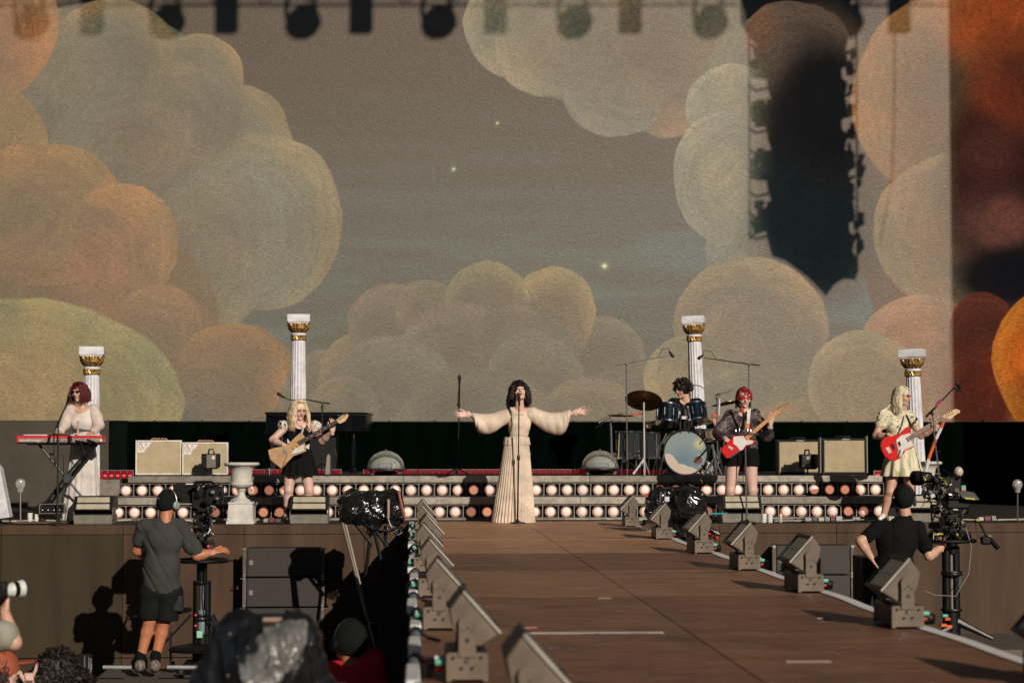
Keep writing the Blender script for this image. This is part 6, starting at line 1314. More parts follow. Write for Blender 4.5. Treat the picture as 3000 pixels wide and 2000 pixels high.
# ---------------------------------------------------------------- bass player
Y = 23.05
p = Person('bass player with long platinum hair in a striped short dress with a red bass', P(2630,1526,Y))
shL, shR = J(2590,1216), J(2662,1216); hip = J(2634,1318)
p.torso(shL, shR, hip, f=(.35,-.94,0), w=.97); p.head(J(2643,1160,-.03), (.86,-.48,-.12), (0,0,1), 1.0, neck=J(2631,1212))
p.arm(shL, J(2566,1276,-.05), J(2608,1276,-.24), (.052,.043,.028), hand=((.85,-.2,-.5),(0,.5,-.6),(.3,-.6,.6)), curl=.45); p.arm(shR, J(2698,1276,-.06), J(2744,1252,-.22), (.050,.041,.028), hand=((.35,-.2,1),(-.4,.8,.2),(-.8,-.3,.2)), curl=.75)
p.leg(J(2620,1360), J(2607,1440,-.05), J(2590,1505), J(2578,1518,-.10), (.088,.058,.040)); p.leg(J(2660,1360), J(2668,1440,.04), J(2664,1500,.1), J(2676,1515,.05), (.088,.058,.040)); p.skinobj(SKM); p.face(eyes=False); p.glasses(mat('red_lens', (.50,.02,.03), .12), BLACK, h=.012, w=.032)
hair(p, HM('platinum', (.78,.66,.44), .45), n=560, L=.25, wav=.003, freq=9, fringe=70, fl=.22, spread=.02, L2=.2, volume=.03, gap=74, rad=.0048)
hb = M()
for i in range(90):   # locks falling back over the left shoulder
    a = rnd.random(); pts = [J(2618+8*a,1150,.02*a), J(2612+4*a,1175), J(2604-2*a+rnd.uniform(-3,3),1192,-.04*a), J(2590-8*a+rnd.uniform(-6,8),1206+rnd.uniform(-3,3),-.06*a), J(2575+6*a+rnd.uniform(-8,10),1217+rnd.uniform(-2,10),-.08*a)]; hb.tube(pts, .005, 4, caps=False)
hb.obj('hair_lock', MATS['hair_platinum'], p.t, smooth=180, kind='stuff')
ST, n_, l_, b_ = nodes_mat('cream_dress_with_green_stripes'); tc = n_.new('ShaderNodeTexCoord')
def band(vec, sc, dist, lo_, hi_, seedv):
    mp = n_.new('ShaderNodeMapping'); mp.inputs['Scale'].default_value = sc; mp.inputs['Location'].default_value = seedv; l_.new(tc.outputs['Object'], mp.inputs[0])
    w = n_.new('ShaderNodeTexNoise'); w.inputs['Scale'].default_value = 1; w.inputs['Detail'].default_value = 1.5; w.inputs['Distortion'].default_value = dist; l_.new(mp.outputs[0], w.inputs['Vector'])
    r_ = n_.new('ShaderNodeMapRange'); r_.inputs[1].default_value = lo_; r_.inputs[2].default_value = hi_; l_.new(w.outputs[0], r_.inputs[0]); return r_.outputs[0]
def mxx(f, a, c):
    x = n_.new('ShaderNodeMix'); x.data_type = 'RGBA'; l_.new(f, x.inputs[0])
    for i, q in ((6,a),(7,c)):
        if isinstance(q, tuple): x.inputs[i].default_value = (*q,1)
        else: l_.new(q, x.inputs[i])
    return x.outputs[2]
b_.inputs['Roughness'].default_value = .75
c_ = mxx(band(0,(14,14,46),.4,.52,.58,(0,0,0)), (.70,.64,.48), (.42,.40,.16)); c_ = mxx(band(0,(22,22,40),.2,.63,.67,(3,1,2)), c_, (.10,.08,.03)); l_.new(c_, b_.inputs['Base Color'])
ST2, n_, l_, b_ = nodes_mat('cream_skirt_with_green_stripes'); tc = n_.new('ShaderNodeTexCoord'); b_.inputs['Roughness'].default_value = .75
c_ = mxx(band(0,(34,34,3),.3,.5,.6,(0,0,0)), (.70,.64,.48), (.46,.44,.20)); c_ = mxx(band(0,(20,20,10),.3,.64,.70,(3,1,2)), c_, (.30,.27,.10)); l_.new(c_, b_.inputs['Base Color'])
p.tee(shL, shR, [(shL, shL*.55+J(2566,1276,-.05)*.45, .078,.074),(shR, shR*.6+J(2698,1276,-.06)*.4, .074,.070)], 'dress_bodice', ST, hem=-.10, ease=.016, neck=.05, amp=.006, low=-1, waist=.14, seed=5)
rg = [(J(2640+4*t, 1290+(1394-1290)*t), .14+.115*t**.8, .115+.10*t**.8, .3+t) for t in np.linspace(0,1,10)]
loft_obj('dress_skirt', rg, ST2, p.t, plc=12, amp=.06, n=140)
F = Field(.008,.02); F.rc(J(2589,1508), J(2578,1519,-.10), .036,.028); F.cut(V3(0,0,.004), (0,0,-1)); p.cloth('shoe', F, WHITEP)
F = Field(.008,.02); F.rc(J(2666,1503,.1), J(2676,1516,.05), .036,.028); F.cut(V3(0,0,.004), (0,0,-1)); p.cloth('shoe', F, WHITEP)
Y = 22.66
t = guitar('bass_guitar', 'bright red bass guitar with a white pickguard and cream headstock', Y, [(2668,1248),(2656,1252),(2642,1264),(2634,1272),(2615,1277),(2597,1279),(2584,1290),(2581,1303),(2583,1318),(2591,1333),(2602,1345),(2620,1350),(2637,1343),(2644,1330),(2652,1320),(2668,1314),(2680,1306),(2686,1302),(2676,1299),(2670,1292),(2673,1283),(2672,1270),(2666,1262),(2667,1255)], [GR,MPP,mat('brown_fingerboard',(.25,.15,.10),.5),MPP], neck=((2658,1288),(2764,1222),.030,.025), head=[(2760,1222),(2766,1212),(2782,1204),(2800,1197),(2812,1201),(2813,1208),(2798,1216),(2785,1228),(2775,1226)])
M().pp([(2664,1268),(2670,1272),(2670,1290),(2674,1300),(2684,1302),(2664,1311),(2648,1318),(2641,1332),(2634,1338),(2628,1336),(2632,1318),(2628,1303),(2626,1288),(2640,1275)], Y-.006, .005).obj('pickguard', PGW, t, smooth=0)
M().pp([(2594,1312),(2604,1308),(2613,1324),(2604,1328)], Y-.009, .008).obj('bridge_plate', mat('cream_bridge',(.6,.58,.48),.4), t, smooth=0)
for q in ((2610,1300,2616,1298,2624,1312,2618,1316),(2630,1296,2636,1291,2640,1302,2635,1308)): M().pp([(q[0],q[1]),(q[2],q[3]),(q[4],q[5]),(q[6],q[7])], Y-.012, .010).obj('pickup', BLACK, t, bevel=.002)
M().pp([(2628,1336),(2636,1316),(2640,1318),(2634,1338)], Y-.0105, .004).obj('control_plate', CHROME, t, smooth=0)
M().tube([P(2668,1250,Y+.01),P(2664,1235,Y+.12),P(2655,1216,Y+.28)], .013, 6).obj('strap', BLACK, t)
# ================================================================ CATWALK STROBES
GL_, n_, l_, b_ = nodes_mat('strobe_front_glass'); b_.inputs['Base Color'].default_value = (.075,.075,.07,1); b_.inputs['Roughness'].default_value = .22; b_.inputs['Specular IOR Level'].default_value = .8
SDU = mat('strobe_dusty_shell', (.150,.108,.072), .55, bump=.12, bscale=120, var=.14, scale=7)
SDK = mat('strobe_dark_shell', (.020,.019,.018), .5)
def strobe(sg, nm):
    """sg = +1: head leans over to the left (-X)"""
    t = root(nm, (0,0,0), 'x', 'strobe light', 'strobe lights along the catwalk edges')
    def X(v): return v*sg
    def pr(pts, y0, y1): return M().prism([(X(x_), y0, z_) for x_, z_ in pts], (0, y1-y0, 0))
    pr([(-.083,.014),(.083,.014),(.083,.112),(.076,.118),(-.076,.118),(-.083,.112)], -.20, .20).obj('base', SDK, t, bevel=.004)
    for y_ in (-.2045, .2005):
        pr([(-.083,.004),(-.064,.004),(-.06,.012),(.06,.012),(.064,.004),(.083,.004),(.083,.112),(.074,.118),(-.074,.118),(-.083,.112)], y_, y_+.004).obj('base_plate', SDU, t, smooth=0, bevel=.0015)
        pl = [(-.036,.1),(.036,.1),(.034,.215)]+[(.037*math.cos(a), .232+.037*math.sin(a)) for a in np.linspace(.1,math.pi-.1,9)]+[(-.034,.215)]
        yy = y_-.009 if y_ < 0 else y_+.005
        pr(pl, yy, yy+.008).obj('yoke_arm', SDU, t, smooth=30, bevel=.002)
        fy = yy-.003 if y_ < 0 else yy+.008
        for (x_, z_, r_, m_) in ((0,.168,.011,CHROME),(0,.088,.010,CHROME),(-.02,.058,.006,BLACK),(.022,.058,.006,BLACK),(-.018,.205,.004,BLACK),(.018,.205,.004,BLACK),(0,.218,.004,BLACK),(-.055,.1,.006,BLACK),(.055,.1,.006,BLACK)):
            M().lathe([(r_,0),(r_*.9,.003)], (X(x_), fy if y_ > 0 else fy+.003, z_), 10, (0,1,0) if y_ > 0 else (0,-1,0)).obj('screw', m_, t, smooth=30)
    pf = [(-.127,.187),(.022,.352),(.073,.284),(.055,.205),(.030,.165),(-.052,.138)]
    pr(pf, -.186, .186).obj('head', SDU, t, bevel=.006)
    a, c = Vector((X(-.127),0,.187)), Vector((X(.022),0,.352)); d = (c-a).normalized(); nn = Vector((-d.z,0,d.x)) if sg > 0 else Vector((d.z,0,-d.x)) 
    if nn.z < 0: nn = -nn
    fr = M()
    for (s0, s1, y0, y1) in ((0,.10,-.192,.192),(.90,1,-.192,.192),(.101,.899,-.192,-.176),(.101,.899,.176,.192)):
        p0, p1 = a+(c-a)*s0, a+(c-a)*s1
        fr.prism([p0+Vector((0,y0,0))+nn*.001, p1+Vector((0,y0,0))+nn*.001, p1+Vector((0,y1,0))+nn*.001, p0+Vector((0,y1,0))+nn*.001], nn*.014)
    fr.obj('front_frame', SDK, t, smooth=0)
    for (s0, s1) in ((.105,.46),(.54,.895)):
        p0, p1 = a+(c-a)*s0, a+(c-a)*s1
        M().prism([p0+Vector((0,-.175,0))+nn*.002, p1+Vector((0,-.175,0))+nn*.002, p1+Vector((0,.175,0))+nn*.002, p0+Vector((0,.175,0))+nn*.002], nn*.006).obj('front_glass', GL_, t, smooth=0)
    p0, p1 = a+(c-a)*.47, a+(c-a)*.53; M().prism([p0+Vector((0,-.175,0)), p1+Vector((0,-.175,0)), p1+Vector((0,.175,0)), p0+Vector((0,.175,0))], nn*.010).obj('tube_strip', STEEL, t, smooth=0)
    tr_ = M().prism([a+(c-a)*.0+Vector((0,-.193,0))+nn*.004, a+(c-a)*1+Vector((0,-.193,0))+nn*.004, a+(c-a)*1+Vector((0,-.193,0))+nn*.014, a+Vector((0,-.193,0))+nn*.014], (0,-.003,0)).obj('edge_trim', mat('pale_edge_trim', (.42,.38,.31), .5), t, smooth=0)
    # connectors on the outer side
    cols = [(.1,.45,.3),(.6,.05,.03),(.65,.62,.58),(.6,.4,.05)]
    for k in range(4):
        y_ = -.14+.05*k+(.03 if k > 1 else 0); z_ = .075-.03*(k%2)
        M().tube([(X(.084),y_,z_),(X(.125),y_,z_-.002)], .013, 10).obj('plug', mat('plug_%d' % k, cols[k] if sg > 0 else cols[(k+1)%4], .45), t)
        M().tube([(X(.124),y_,z_-.002),(X(.155),y_+.01,z_-.01),(X(.160),y_+.04,.02),(X(.14),y_+.12,.01)], .007, 6).obj('lead', BLACK, t)
    return t
SR = strobe(1, 'strobe_light'); SL = strobe(-1, 'strobe_light')
labR = ['tiny farthest one of the right-hand row, by the covered camera','second farthest of the right-hand row, in front of the covered camera','third farthest of the right-hand row, at the covered camera\'s right','fourth farthest of the right-hand row, clear against the stage wall','second nearest of the right-hand row in view, left of the right operator','nearest right-hand strobe in view, in front of the right operator','strobe of the right-hand row just outside the bottom corner']
for i, d_ in enumerate((21.7,18.75,16.25,14.05,11.9,9.54,7.1)):
    o = SR if i == 0 else copy_tree(SR); o.location = (2.55+(.03 if i == 0 else 0), d_+.2, .005); o.rotation_euler = (0,0,R(rnd.uniform(-2,2))); o['label'] = 'grey strobe light, '+labR[i]
labL = ['farthest of the left-hand row, against the lamp riser','second farthest of the left-hand row, beside the bagged camera','third farthest of the left-hand row, its pale edge just below the riser','fourth farthest of the left-hand row','middle one of the left-hand row','fourth nearest of the left-hand row','third nearest of the left-hand row, large and slightly blurred','second nearest of the left-hand row, at the bottom of the picture','nearest and most blurred one at the bottom of the picture']
for i, (x_, d_) in enumerate(((.15,20.3),(.14,18.2),(.155,15.85),(.12,13.9),(.14,11.67),(.16,9.6),(.23,7.49),(.37,5.78))):
    o = SL if i == 0 else copy_tree(SL); o.location = (x_, d_+.2, .005); o.rotation_euler = (0,0,R(rnd.uniform(-2,2))); o['label'] = 'grey strobe light, '+(labL[i] if i < 7 else labL[8])
# cable loom along the left edge
for i, y_ in enumerate(np.arange(5.0, 21.6, 1.1)):
    t = root('cable_connector_run', (.03,y_,.01), ['white taped cable run with coloured plugs on the left catwalk edge, nearest the camera','white taped cable run with coloured plugs, second from the camera','white taped cable run with coloured plugs, third from the camera','white taped cable run with coloured plugs, fourth from the camera','white taped cable run with coloured plugs, fifth from the camera','white taped cable run with coloured plugs, sixth from the camera','white taped cable run with coloured plugs, seventh from the camera','white taped cable run with coloured plugs, eighth from the camera','white taped cable run with coloured plugs, ninth from the camera','white taped cable run with coloured plugs, tenth from the camera','white taped cable run with coloured plugs, eleventh from the camera','white taped cable run with coloured plugs, twelfth from the camera','white taped cable run with coloured plugs, thirteenth from the camera','white taped cable run with coloured plugs, fourteenth from the camera','white taped cable run with coloured plugs, fifteenth from the camera','white taped cable run with coloured plugs, farthest from the camera'][min(i,15)], 'cable', 'cable runs along the left catwalk edge')
    X0 = .025+.01*math.sin(i*2.1); zz = .03
    M().b2(X0-.030,X0+.028,y_,y_+.55,.006,.052).obj('white_tape', WHITEP, t, bevel=.008)
    M().tube([(X0,y_+.55,zz),(X0+.006,y_+.72,zz+.01)], .024, 10).obj('blue_sleeve', mat('grey_blue_sleeve', (.14,.18,.22), .5), t)
    M().tube([(X0+.006,y_+.74,zz+.01),(X0+.01,y_+.80,zz+.012)], .030, 10).obj('black_band', BLACK, t); M().tube([(X0+.01,y_+.82,zz+.012),(X0+.012,y_+.9,zz+.01)], .026, 10).obj('green_plug', mat('green_plug', (.10,.42,.28), .45), t)
    M().tube([(X0+.012,y_+.92,zz+.01),(X0,y_+1.09,zz)], .020, 10).obj('white_lead', WHITEP, t)
    M().tube([(X0+.01,y_+.8,zz+.03),(X0+.07,y_+.78,.02),(X0+.12,y_+.7,.015)], .009, 6).obj('side_lead', BLACK if i%2 else REDM, t)
    M().tube([(X0-.03,y_+.6,zz),(X0-.05,y_+.5,-.05),(X0-.03,y_+.4,.01)], .005, 6).obj('loop', BLACK, t)
# ================================================================ PIT
PFM = mat('platform_top', (.10,.085,.065), .7, scale=4)
pf = root('camera_platform', (P(430,1980,19.8).x, 19.6, -2.2), 'low platform the left camera operator stands on', 'platform')
xa, xb = P(300,1,19.8).x, P(668,1,19.8).x; ZP = -1.47
M().b2(xa, xb, 19.0, 20.7, ZP-.05, ZP).obj('top', PFM, pf, bevel=.004); M().b2(xa, xb, 18.97, 18.995, ZP-.20, ZP-.004).obj('front_edge', mat('tan_edge', (.26,.21,.15), .6, scale=20), pf, bevel=.003)
for i in range(3): M().b2(xa+.05+i*(xb-xa-.15)/2, xa+.1+i*(xb-xa-.15)/2, 19.05, 19.1, -2.2, ZP-.051).obj('leg', STEEL, pf)
for (a, c_) in ((302,386),(490,592)): M().tube([P(a,1953,19.5), P(c_,1954,19.5)], .022, 10).obj('pale_rail', mat('pale_metal_rail', (.5,.5,.47), .3, .6), pf)
o = root('barrier_post', P(272,2000,19.2), 'dark ribbed post standing left of the operator\'s platform', 'post'); xx = P(272,1,19.2).x
M().b2(xx-.07, xx+.07, 19.1, 19.25, -2.2, P(1,1917,19.2).z).obj('box', BLACK, o, bevel=.005)
for k in (-1.2,-.9,.9,1.2,.3): M().b2(xx+k*.07-.006, xx+k*.07+.006, 19.07, 19.099, -2.2, P(1,1917,19.2).z-.02*abs(k)).obj('rib', STEEL, o)
# loudspeakers under the stage
GRL, n_, l_, b_ = nodes_mat('perforated_grille'); tc = n_.new('ShaderNodeTexCoord'); ck = n_.new('ShaderNodeTexVoronoi'); ck.inputs['Scale'].default_value = 90; l_.new(tc.outputs['Object'], ck.inputs['Vector']); rp = n_.new('ShaderNodeMapRange'); rp.inputs[1].default_value = .2; rp.inputs[2].default_value = .5; l_.new(ck.outputs[0], rp.inputs[0])
mx_ = n_.new('ShaderNodeMix'); mx_.data_type = 'RGBA'; mx_.inputs[6].default_value = (.008,.007,.006,1); mx_.inputs[7].default_value = (.036,.026,.019,1); l_.new(rp.outputs[0], mx_.inputs[0]); l_.new(mx_.outputs[2], b_.inputs['Base Color']); b_.inputs['Roughness'].default_value = .6
def subs(x0, x1, ys_, Y, label):
    xa, xb = P(x0,1,Y).x, P(x1,1,Y).x; t = root('loudspeaker_stack', ((xa+xb)/2, Y, P(1,ys_[-1],Y).z), label, 'loudspeaker stack', 'loudspeaker stacks under the stage edge')
    for i in range(len(ys_)-1):
        zt_, zb_ = P(1,ys_[i],Y).z, P(1,ys_[i+1],Y).z
        M().b2(xa+.06, xb-.06, Y, YE_-.006, zb_+.008, zt_-.008).obj('cabinet', mat('speaker_cabinet', (.03,.024,.018), .55), t, bevel=.004)
        M().b2(xa+.075, xb-.075, Y-.006, Y-.0005, zb_+.018, zt_-.018).obj('grille', GRL, t, smooth=0)
        M().b2(xa+.085, xa+.13, Y-.010, Y-.0065, (zt_+zb_)/2-.03, (zt_+zb_)/2+.025).obj('badge', mat('badge_grey', (.22,.2,.17), .5), t, smooth=0)
        for xe in (xa+.03, xb-.03):
            M().b2(xe-.022, xe+.022, Y-.01, Y+.05, zb_+.03, zt_-.03).obj('rigging_bar', DUST, t, bevel=.003)
            for ze in (zb_+.02, zt_-.02): M().lathe([(.02,0),(.02,.03)], (xe, Y+.01, ze), 10, (0,-1,0)).obj('pin', STEEL, t)
            M().tube([(xe-.05*(1 if xe < (xa+xb)/2 else -1), Y-.01, zt_-.015), (xe, Y-.01, zt_-.015)], .008, 6).obj('pin_handle', STEEL, t)
    return t
subs(722, 962, [1605,1693,1782,1870,1958], 22.30, 'dark grille loudspeaker stack in the pit left of the catwalk'); subs(2248, 2488, [1602,1692,1780,1868], 22.30, 'dark grille loudspeaker stack half hidden behind the right-hand strobes')
o = M().b2(P(66,1,22.6).x, P(166,1,22.6).x, 22.60, 22.63, -2.19, P(1,1938,22.6).z).obj('wall_hatch', PAN2, bevel=.004); tag(o, 'small dark hatch low on the stage wall beside the curly head', 'hatch')
# ---------------- plastic-covered cameras
PLB, n_, l_, b_ = nodes_mat('black_plastic_sheet'); b_.inputs['Base Color'].default_value = (.012,.012,.012,1); b_.inputs['Roughness'].default_value = .2; b_.inputs['Specular IOR Level'].default_value = .9
tc = n_.new('ShaderNodeTexCoord'); mp = n_.new('ShaderNodeMapping'); mp.inputs['Scale'].default_value = (9,9,4); mp.inputs['Rotation'].default_value = (0,.7,0); l_.new(tc.outputs['Object'], mp.inputs[0]); nzz = n_.new('ShaderNodeTexNoise'); nzz.noise_type = 'RIDGED_MULTIFRACTAL'; nzz.inputs['Scale'].default_value = .55; nzz.inputs['Detail'].default_value = 3; nzz.inputs['Distortion'].default_value = 1.2; l_.new(mp.outputs[0], nzz.inputs['Vector'])
bq = n_.new('ShaderNodeBump'); bq.inputs['Strength'].default_value = 1.0; bq.inputs['Distance'].default_value = .05; l_.new(nzz.outputs[0], bq.inputs['Height']); l_.new(bq.outputs[0], b_.inputs['Normal'])
def folds(a=.012, seed=0, th=.7):
    ph = np.random.RandomState(seed).rand(6)*6
    def f(X, Y, Z):
        U = X*math.cos(th)+Z*math.sin(th); W = -X*math.sin(th)+Z*math.cos(th)
        return -a*(np.abs(np.sin(38*W+2.2*np.sin(7*U+ph[0])+ph[1]+3*Y))-.5)-a*.7*np.sin(17*U+9*Y+2*np.sin(11*W+ph[2]))
    return f
Y = 20.8
def J(px, py, dy=0): return V3(*P(px, py, Y+dy))
t = root('covered_camera', P(1095,1900,Y), 'broadcast camera wrapped in black plastic left of the catwalk', 'camera', 'broadcast cameras wrapped in black plastic')
F = Field(.009,.05); F.rc(J(1034,1466,.1), J(1030,1498,-.15), .13,.12).rc(J(1150,1460,.1), J(1152,1500,-.1), .10,.10).rc(J(1034,1470), J(1150,1462), .11,.10).rc(J(1040,1503), J(1150,1506,-.05), .12,.09).rc(J(1094,1520), J(1083,1572), .12,.015).rc(J(1156,1440), J(1178,1518), .022,.03).rc(J(1150,1520), J(1165,1546), .06,.012).rc(J(1010,1470), J(1003,1520), .07,.03)
F.disp = creases(.017, 9, 3); fieldobj('plastic_cover', F, PLB, t)
M().tube([J(1168,1437,-.12), J(1172,1460,-.16), J(1186,1516,-.16)], .014, 6).obj('red_strap', mat('red_brown_strap', (.35,.08,.05), .5), t); M().tube([J(1138,1462,-.2), J(1138,1500,-.21), J(1137,1518,-.2)], .016, 6).obj('hanging_tag', mat('tan_tag', (.4,.26,.18), .5), t); M().tube([J(1137,1518,-.2), J(1143,1535,-.2), J(1148,1543,-.2)], .005, 5).obj('tag_string', WHITEP, t)
for a, c_ in (((1000,1517),(1032,1642)),((1007,1518),(1052,1700))): M().tube([J(*a,-.1), J(*c_,-.3), (J(*c_,-.3)+(J(*c_,-.3)-J(*a,-.1))*1.3)], [.022,.018,.018], 8).obj('leg', mat('pale_carbon', (.20,.17,.12), .35, .5), t)
for a, c_ in (((1040,1532),(1092,1597)),((1098,1560),(1125,1680)),((1082,1590),(1070,1690)),((1100,1560),(1150,1545)),((1095,1545),(1135,1600)),((1130,1540),(1128,1600))): M().tube([J(*a), J(*c_)], .020, 8).obj('leg', BLACK, t)
for i in range(9): M().tube([J(1110+i*8,1548+rnd.uniform(-4,12),-.05), J(1130+i*6,1560+rnd.uniform(-8,10),-.08), J(1160+i*4,1545+rnd.uniform(-6,14),-.05)], .008, 6).obj('hanging_lead', BLACK if i%3 else STEEL, t)
M().lathe([(.05,0),(.05,1.2)], (J(1092,1600)[0], J(1092,1600)[1], -2.2), 14).obj('column', BLACKM, t)
Y = 20.4
t = root('covered_camera', P(1985,1900,Y), 'broadcast camera wrapped in shiny black plastic right of the catwalk', 'camera', 'broadcast cameras wrapped in black plastic')
F = Field(.009,.05); F.rc(J(1920,1462,.1), J(1918,1500,-.1), .09,.09).rc(J(1925,1455), J(2025,1452), .09,.10).ell(J(2016,1480,-.1), (.18,.2,.19)).rc(J(1925,1500), J(2035,1500), .11,.12).rc(J(2010,1520), J(2020,1592), .15,.05).rc(J(1960,1520), J(1990,1570), .1,.05).rc(J(2045,1450), J(2062,1500), .04,.03)
F.disp = creases(.021, 9, 9, bias=(.3,.2,.8)); fieldobj('plastic_cover', F, PLB, t)
M().box(J(1954,1461,-.24), (.05,.012,.05)).obj('white_label', WHITEP, t, smooth=0); M().tube([J(1896,1445,-.15), J(1893,1455,-.15)], .015, 6).obj('red_tab', REDM, t)
M().tube([J(1936,1440,-.2), J(1931,1500,-.22)], .014, 6).tube([J(1948,1440,-.2), J(1946,1500,-.22)], .008, 6).obj('strap_edge', DUST, t, kind='stuff'); M().tube([J(2080,1504,-.1), J(2118,1504,-.1), J(2130,1502,-.1)], .009, 6).obj('teal_lead', mat('teal_cable', (.03,.35,.35), .4), t)
M().lathe([(.06,0),(.06,1.3)], (J(2000,1600)[0], J(2000,1600)[1], -2.2), 14).obj('column', BLACKM, t)
for k in range(14): M().tube([J(2080+rnd.uniform(-30,20),1545+rnd.uniform(-10,20),-.3), J(2085+rnd.uniform(-30,20),1560+rnd.uniform(-10,14),-.35), J(2100+rnd.uniform(-20,20),1570+rnd.uniform(-10,14),-.3)], .008, 6).obj('hanging_lead', [BLACK,WHITEP,REDM][k%3 if k%4 == 0 else 0], t)
Y = 7.0
t = root('covered_camera', P(750,2300,Y), 'large blurred camera wrapped in black plastic at the bottom of the picture', 'camera', 'broadcast cameras wrapped in black plastic')
F = Field(.012,.05); F.rc(J(735,1870), J(860,1868), .085,.085).ell(J(790,1960), (.19,.22,.19)).rc(J(660,2000), J(700,1900), .10,.07).rc(J(620,2100), J(940,2100), .14,.14).rc(J(890,1870), J(925,1990), .06,.05)
F.rc(J(668,1880), J(610,1990), .03,.03).rc(J(700,1835), J(880,1826), .03,.03).rc(J(690,1840), J(600,2010), .05,.05); F.disp = creases(.014, 7, 5, bias=(.9,.1,.3)); fieldobj('plastic_cover', F, PLB, t)
sheen_mat = mat('grey_sheen_colour', (.24,.23,.21), .35, .3, bump=.9, bscale=18, var=.3, scale=9)  # grey streaky shine of the plastic cover, put into the colour
F = Field(.010,.02); F.ell(J(800,1930,-.13), (.085,.09,.16), rot=np.array(Matrix.Rotation(.6,3,'Y'))).ell(J(760,1990,-.15), (.085,.09,.13)); F.disp = creases(.020, 8, 8, k=(14,34), bias=(.9,.1,-.5)); fieldobj('sheen_patch', F, sheen_mat, t)
M().box(J(800,1812,-.05), (.07,.05,.012)).obj('tan_label', mat('tan_tag', (.4,.26,.18), .5), t); M().lathe([(.07,0),(.07,1.9)], (J(790,2100)[0], J(790,2100)[1], -2.2), 14).obj('column', BLACKM, t)
# ---------------- studio cameras on pedestals
def clutter(t, Y, boxpx, n, seed, mats_, rr=(.006,.014), names=('cable','fitting')):
    r_ = random.Random(seed); x0, y0, x1, y1 = boxpx
    for i in range(n):
        a = P(r_.uniform(x0,x1), r_.uniform(y0,y1), Y+r_.uniform(-.15,.15)); m_ = r_.choice(mats_)
        if r_.random() < .5:
            b2_ = a+Vector((r_.uniform(-.08,.08), r_.uniform(-.05,.05), r_.uniform(-.09,.06))); c2_ = b2_+Vector((r_.uniform(-.06,.06), 0, r_.uniform(-.08,.02)))
            M().tube([a, (a+b2_)/2+Vector((0,-.03,-.02)), b2_, c2_], r_.uniform(*rr)*.6, 6).obj(names[0], m_, t)
        else: M().box(a, (r_.uniform(.015,.06), r_.uniform(.02,.05), r_.uniform(.015,.05)), Euler((r_.uniform(-.5,.5), r_.uniform(-.6,.6), 0)).to_matrix()).obj(names[1], m_, t, bevel=.003)
YEL = mat('yellow_mark', (.42,.36,.03), .5)
Y = 20.15
t = root('pedestal_camera', P(592,1960,Y), 'television camera on a tall pedestal held by the left operator', 'camera'); pc = t
M().box(J(548,1444,.15), (.24,.5,.20)).obj('lens_hood', BLACK, t, bevel=.01); M().box(J(590,1462,.05), (.16,.45,.26)).obj('camera_body', BLACK, t, bevel=.012); M().box(J(628,1452,-.05), (.18,.30,.20)).obj('viewfinder', BLACK, t, bevel=.02)
M().tube([J(560,1420,.1), J(575,1411,0), J(620,1411,0), J(632,1424,-.05)], .014, 8).obj('top_handle', BLACK, t); M().box(J(557,1417,-.12), (.09,.03,.012)).obj('pale_strip', WHITEP, t)
M().box(J(592,1530,0), (.16,.22,.22)).obj('pan_head', BLACK, t, bevel=.02); M().lathe([(.06,-.05),(.06,.05)], J(592,1565,-.1), 20, (1,0,0)).obj('tilt_drum', BLACKM, t); M().box(J(592,1600,0), (.12,.16,.12)).obj('head_mount', BLACK, t, bevel=.01)
clutter(t, 20.0, (572,1415,656,1500), 46, 11, [BLACK,BLACKM,DUST,BLACK,STEEL,BLACK]); clutter(t, 20.0, (568,1500,625,1590), 40, 12, [BLACK,BLACKM,BLACK,BLACK,STEEL,BLACK,DUST,BLACK]*3+[YEL,WHITEP])
M().tube([J(571,1498,-.1), J(564,1545,-.15), J(557,1572,-.2)], .008, 6).obj('pan_bar', STEEL, t); M().tube([J(561,1550,-.18), J(556,1574,-.2)], .015, 8).obj('bar_grip', mat('tan_tag', (.4,.26,.18), .5), t)
M().tube([J(600,1575,-.1), J(618,1590,-.2), J(632,1582,-.25)], .022, 8).obj('grip_knob', STEEL, t); M().ell(J(610,1600,-.22), .018, 10, 8).obj('pink_button', mat('pink_plastic', (.7,.08,.25), .4), t)
def ring(py, rx, r, nm, cx=592, th=.016, m=BLACK):
    c = Vector(J(cx,py)); pts = [c+Vector((rx*math.cos(a), rx*math.sin(a), 0)) for a in np.linspace(0,2*math.pi,33)]; M().tube(pts, th, 8, caps=False).obj(nm, m, t)
    for k in range(3):
        a = k*2.1+.4; M().tube([c, c+Vector((rx*math.cos(a), rx*math.sin(a), 0))], .010, 6).obj('spoke', BLACKM, t)
ring(1641, .275, .27, 'steering_ring', th=.020); M().lathe([(.26,-.012),(.26,.006)], J(592,1643), 36).obj('ring_plate', BLACK, t)
cz = J(592,1650); zb_ = J(592,1953)[2]
for (yt_, yb_, r_, m_, dx) in ((1645,1705,.055,BLACK,0),(1700,1800,.042,STEEL,.0),(1700,1955,.05,BLACK,-.045),(1700,1955,.045,BLACK,.05),(1785,1850,.055,mat('grey_blue_metal', (.3,.38,.42), .3, .5),0),(1850,1955,.07,BLACK,0)):
    a, c_ = J(592,yt_), J(592,yb_); M().lathe([(r_,0),(r_,a[2]-c_[2])], (a[0]+dx, a[1], c_[2]), 18).obj('column_stage', m_, t)
for yy_ in (1705,1800,1812,1855,1895): M().lathe([(.085,-.012),(.09,0),(.085,.012)], J(592,yy_), 20).obj('collar', BLACKM, t)
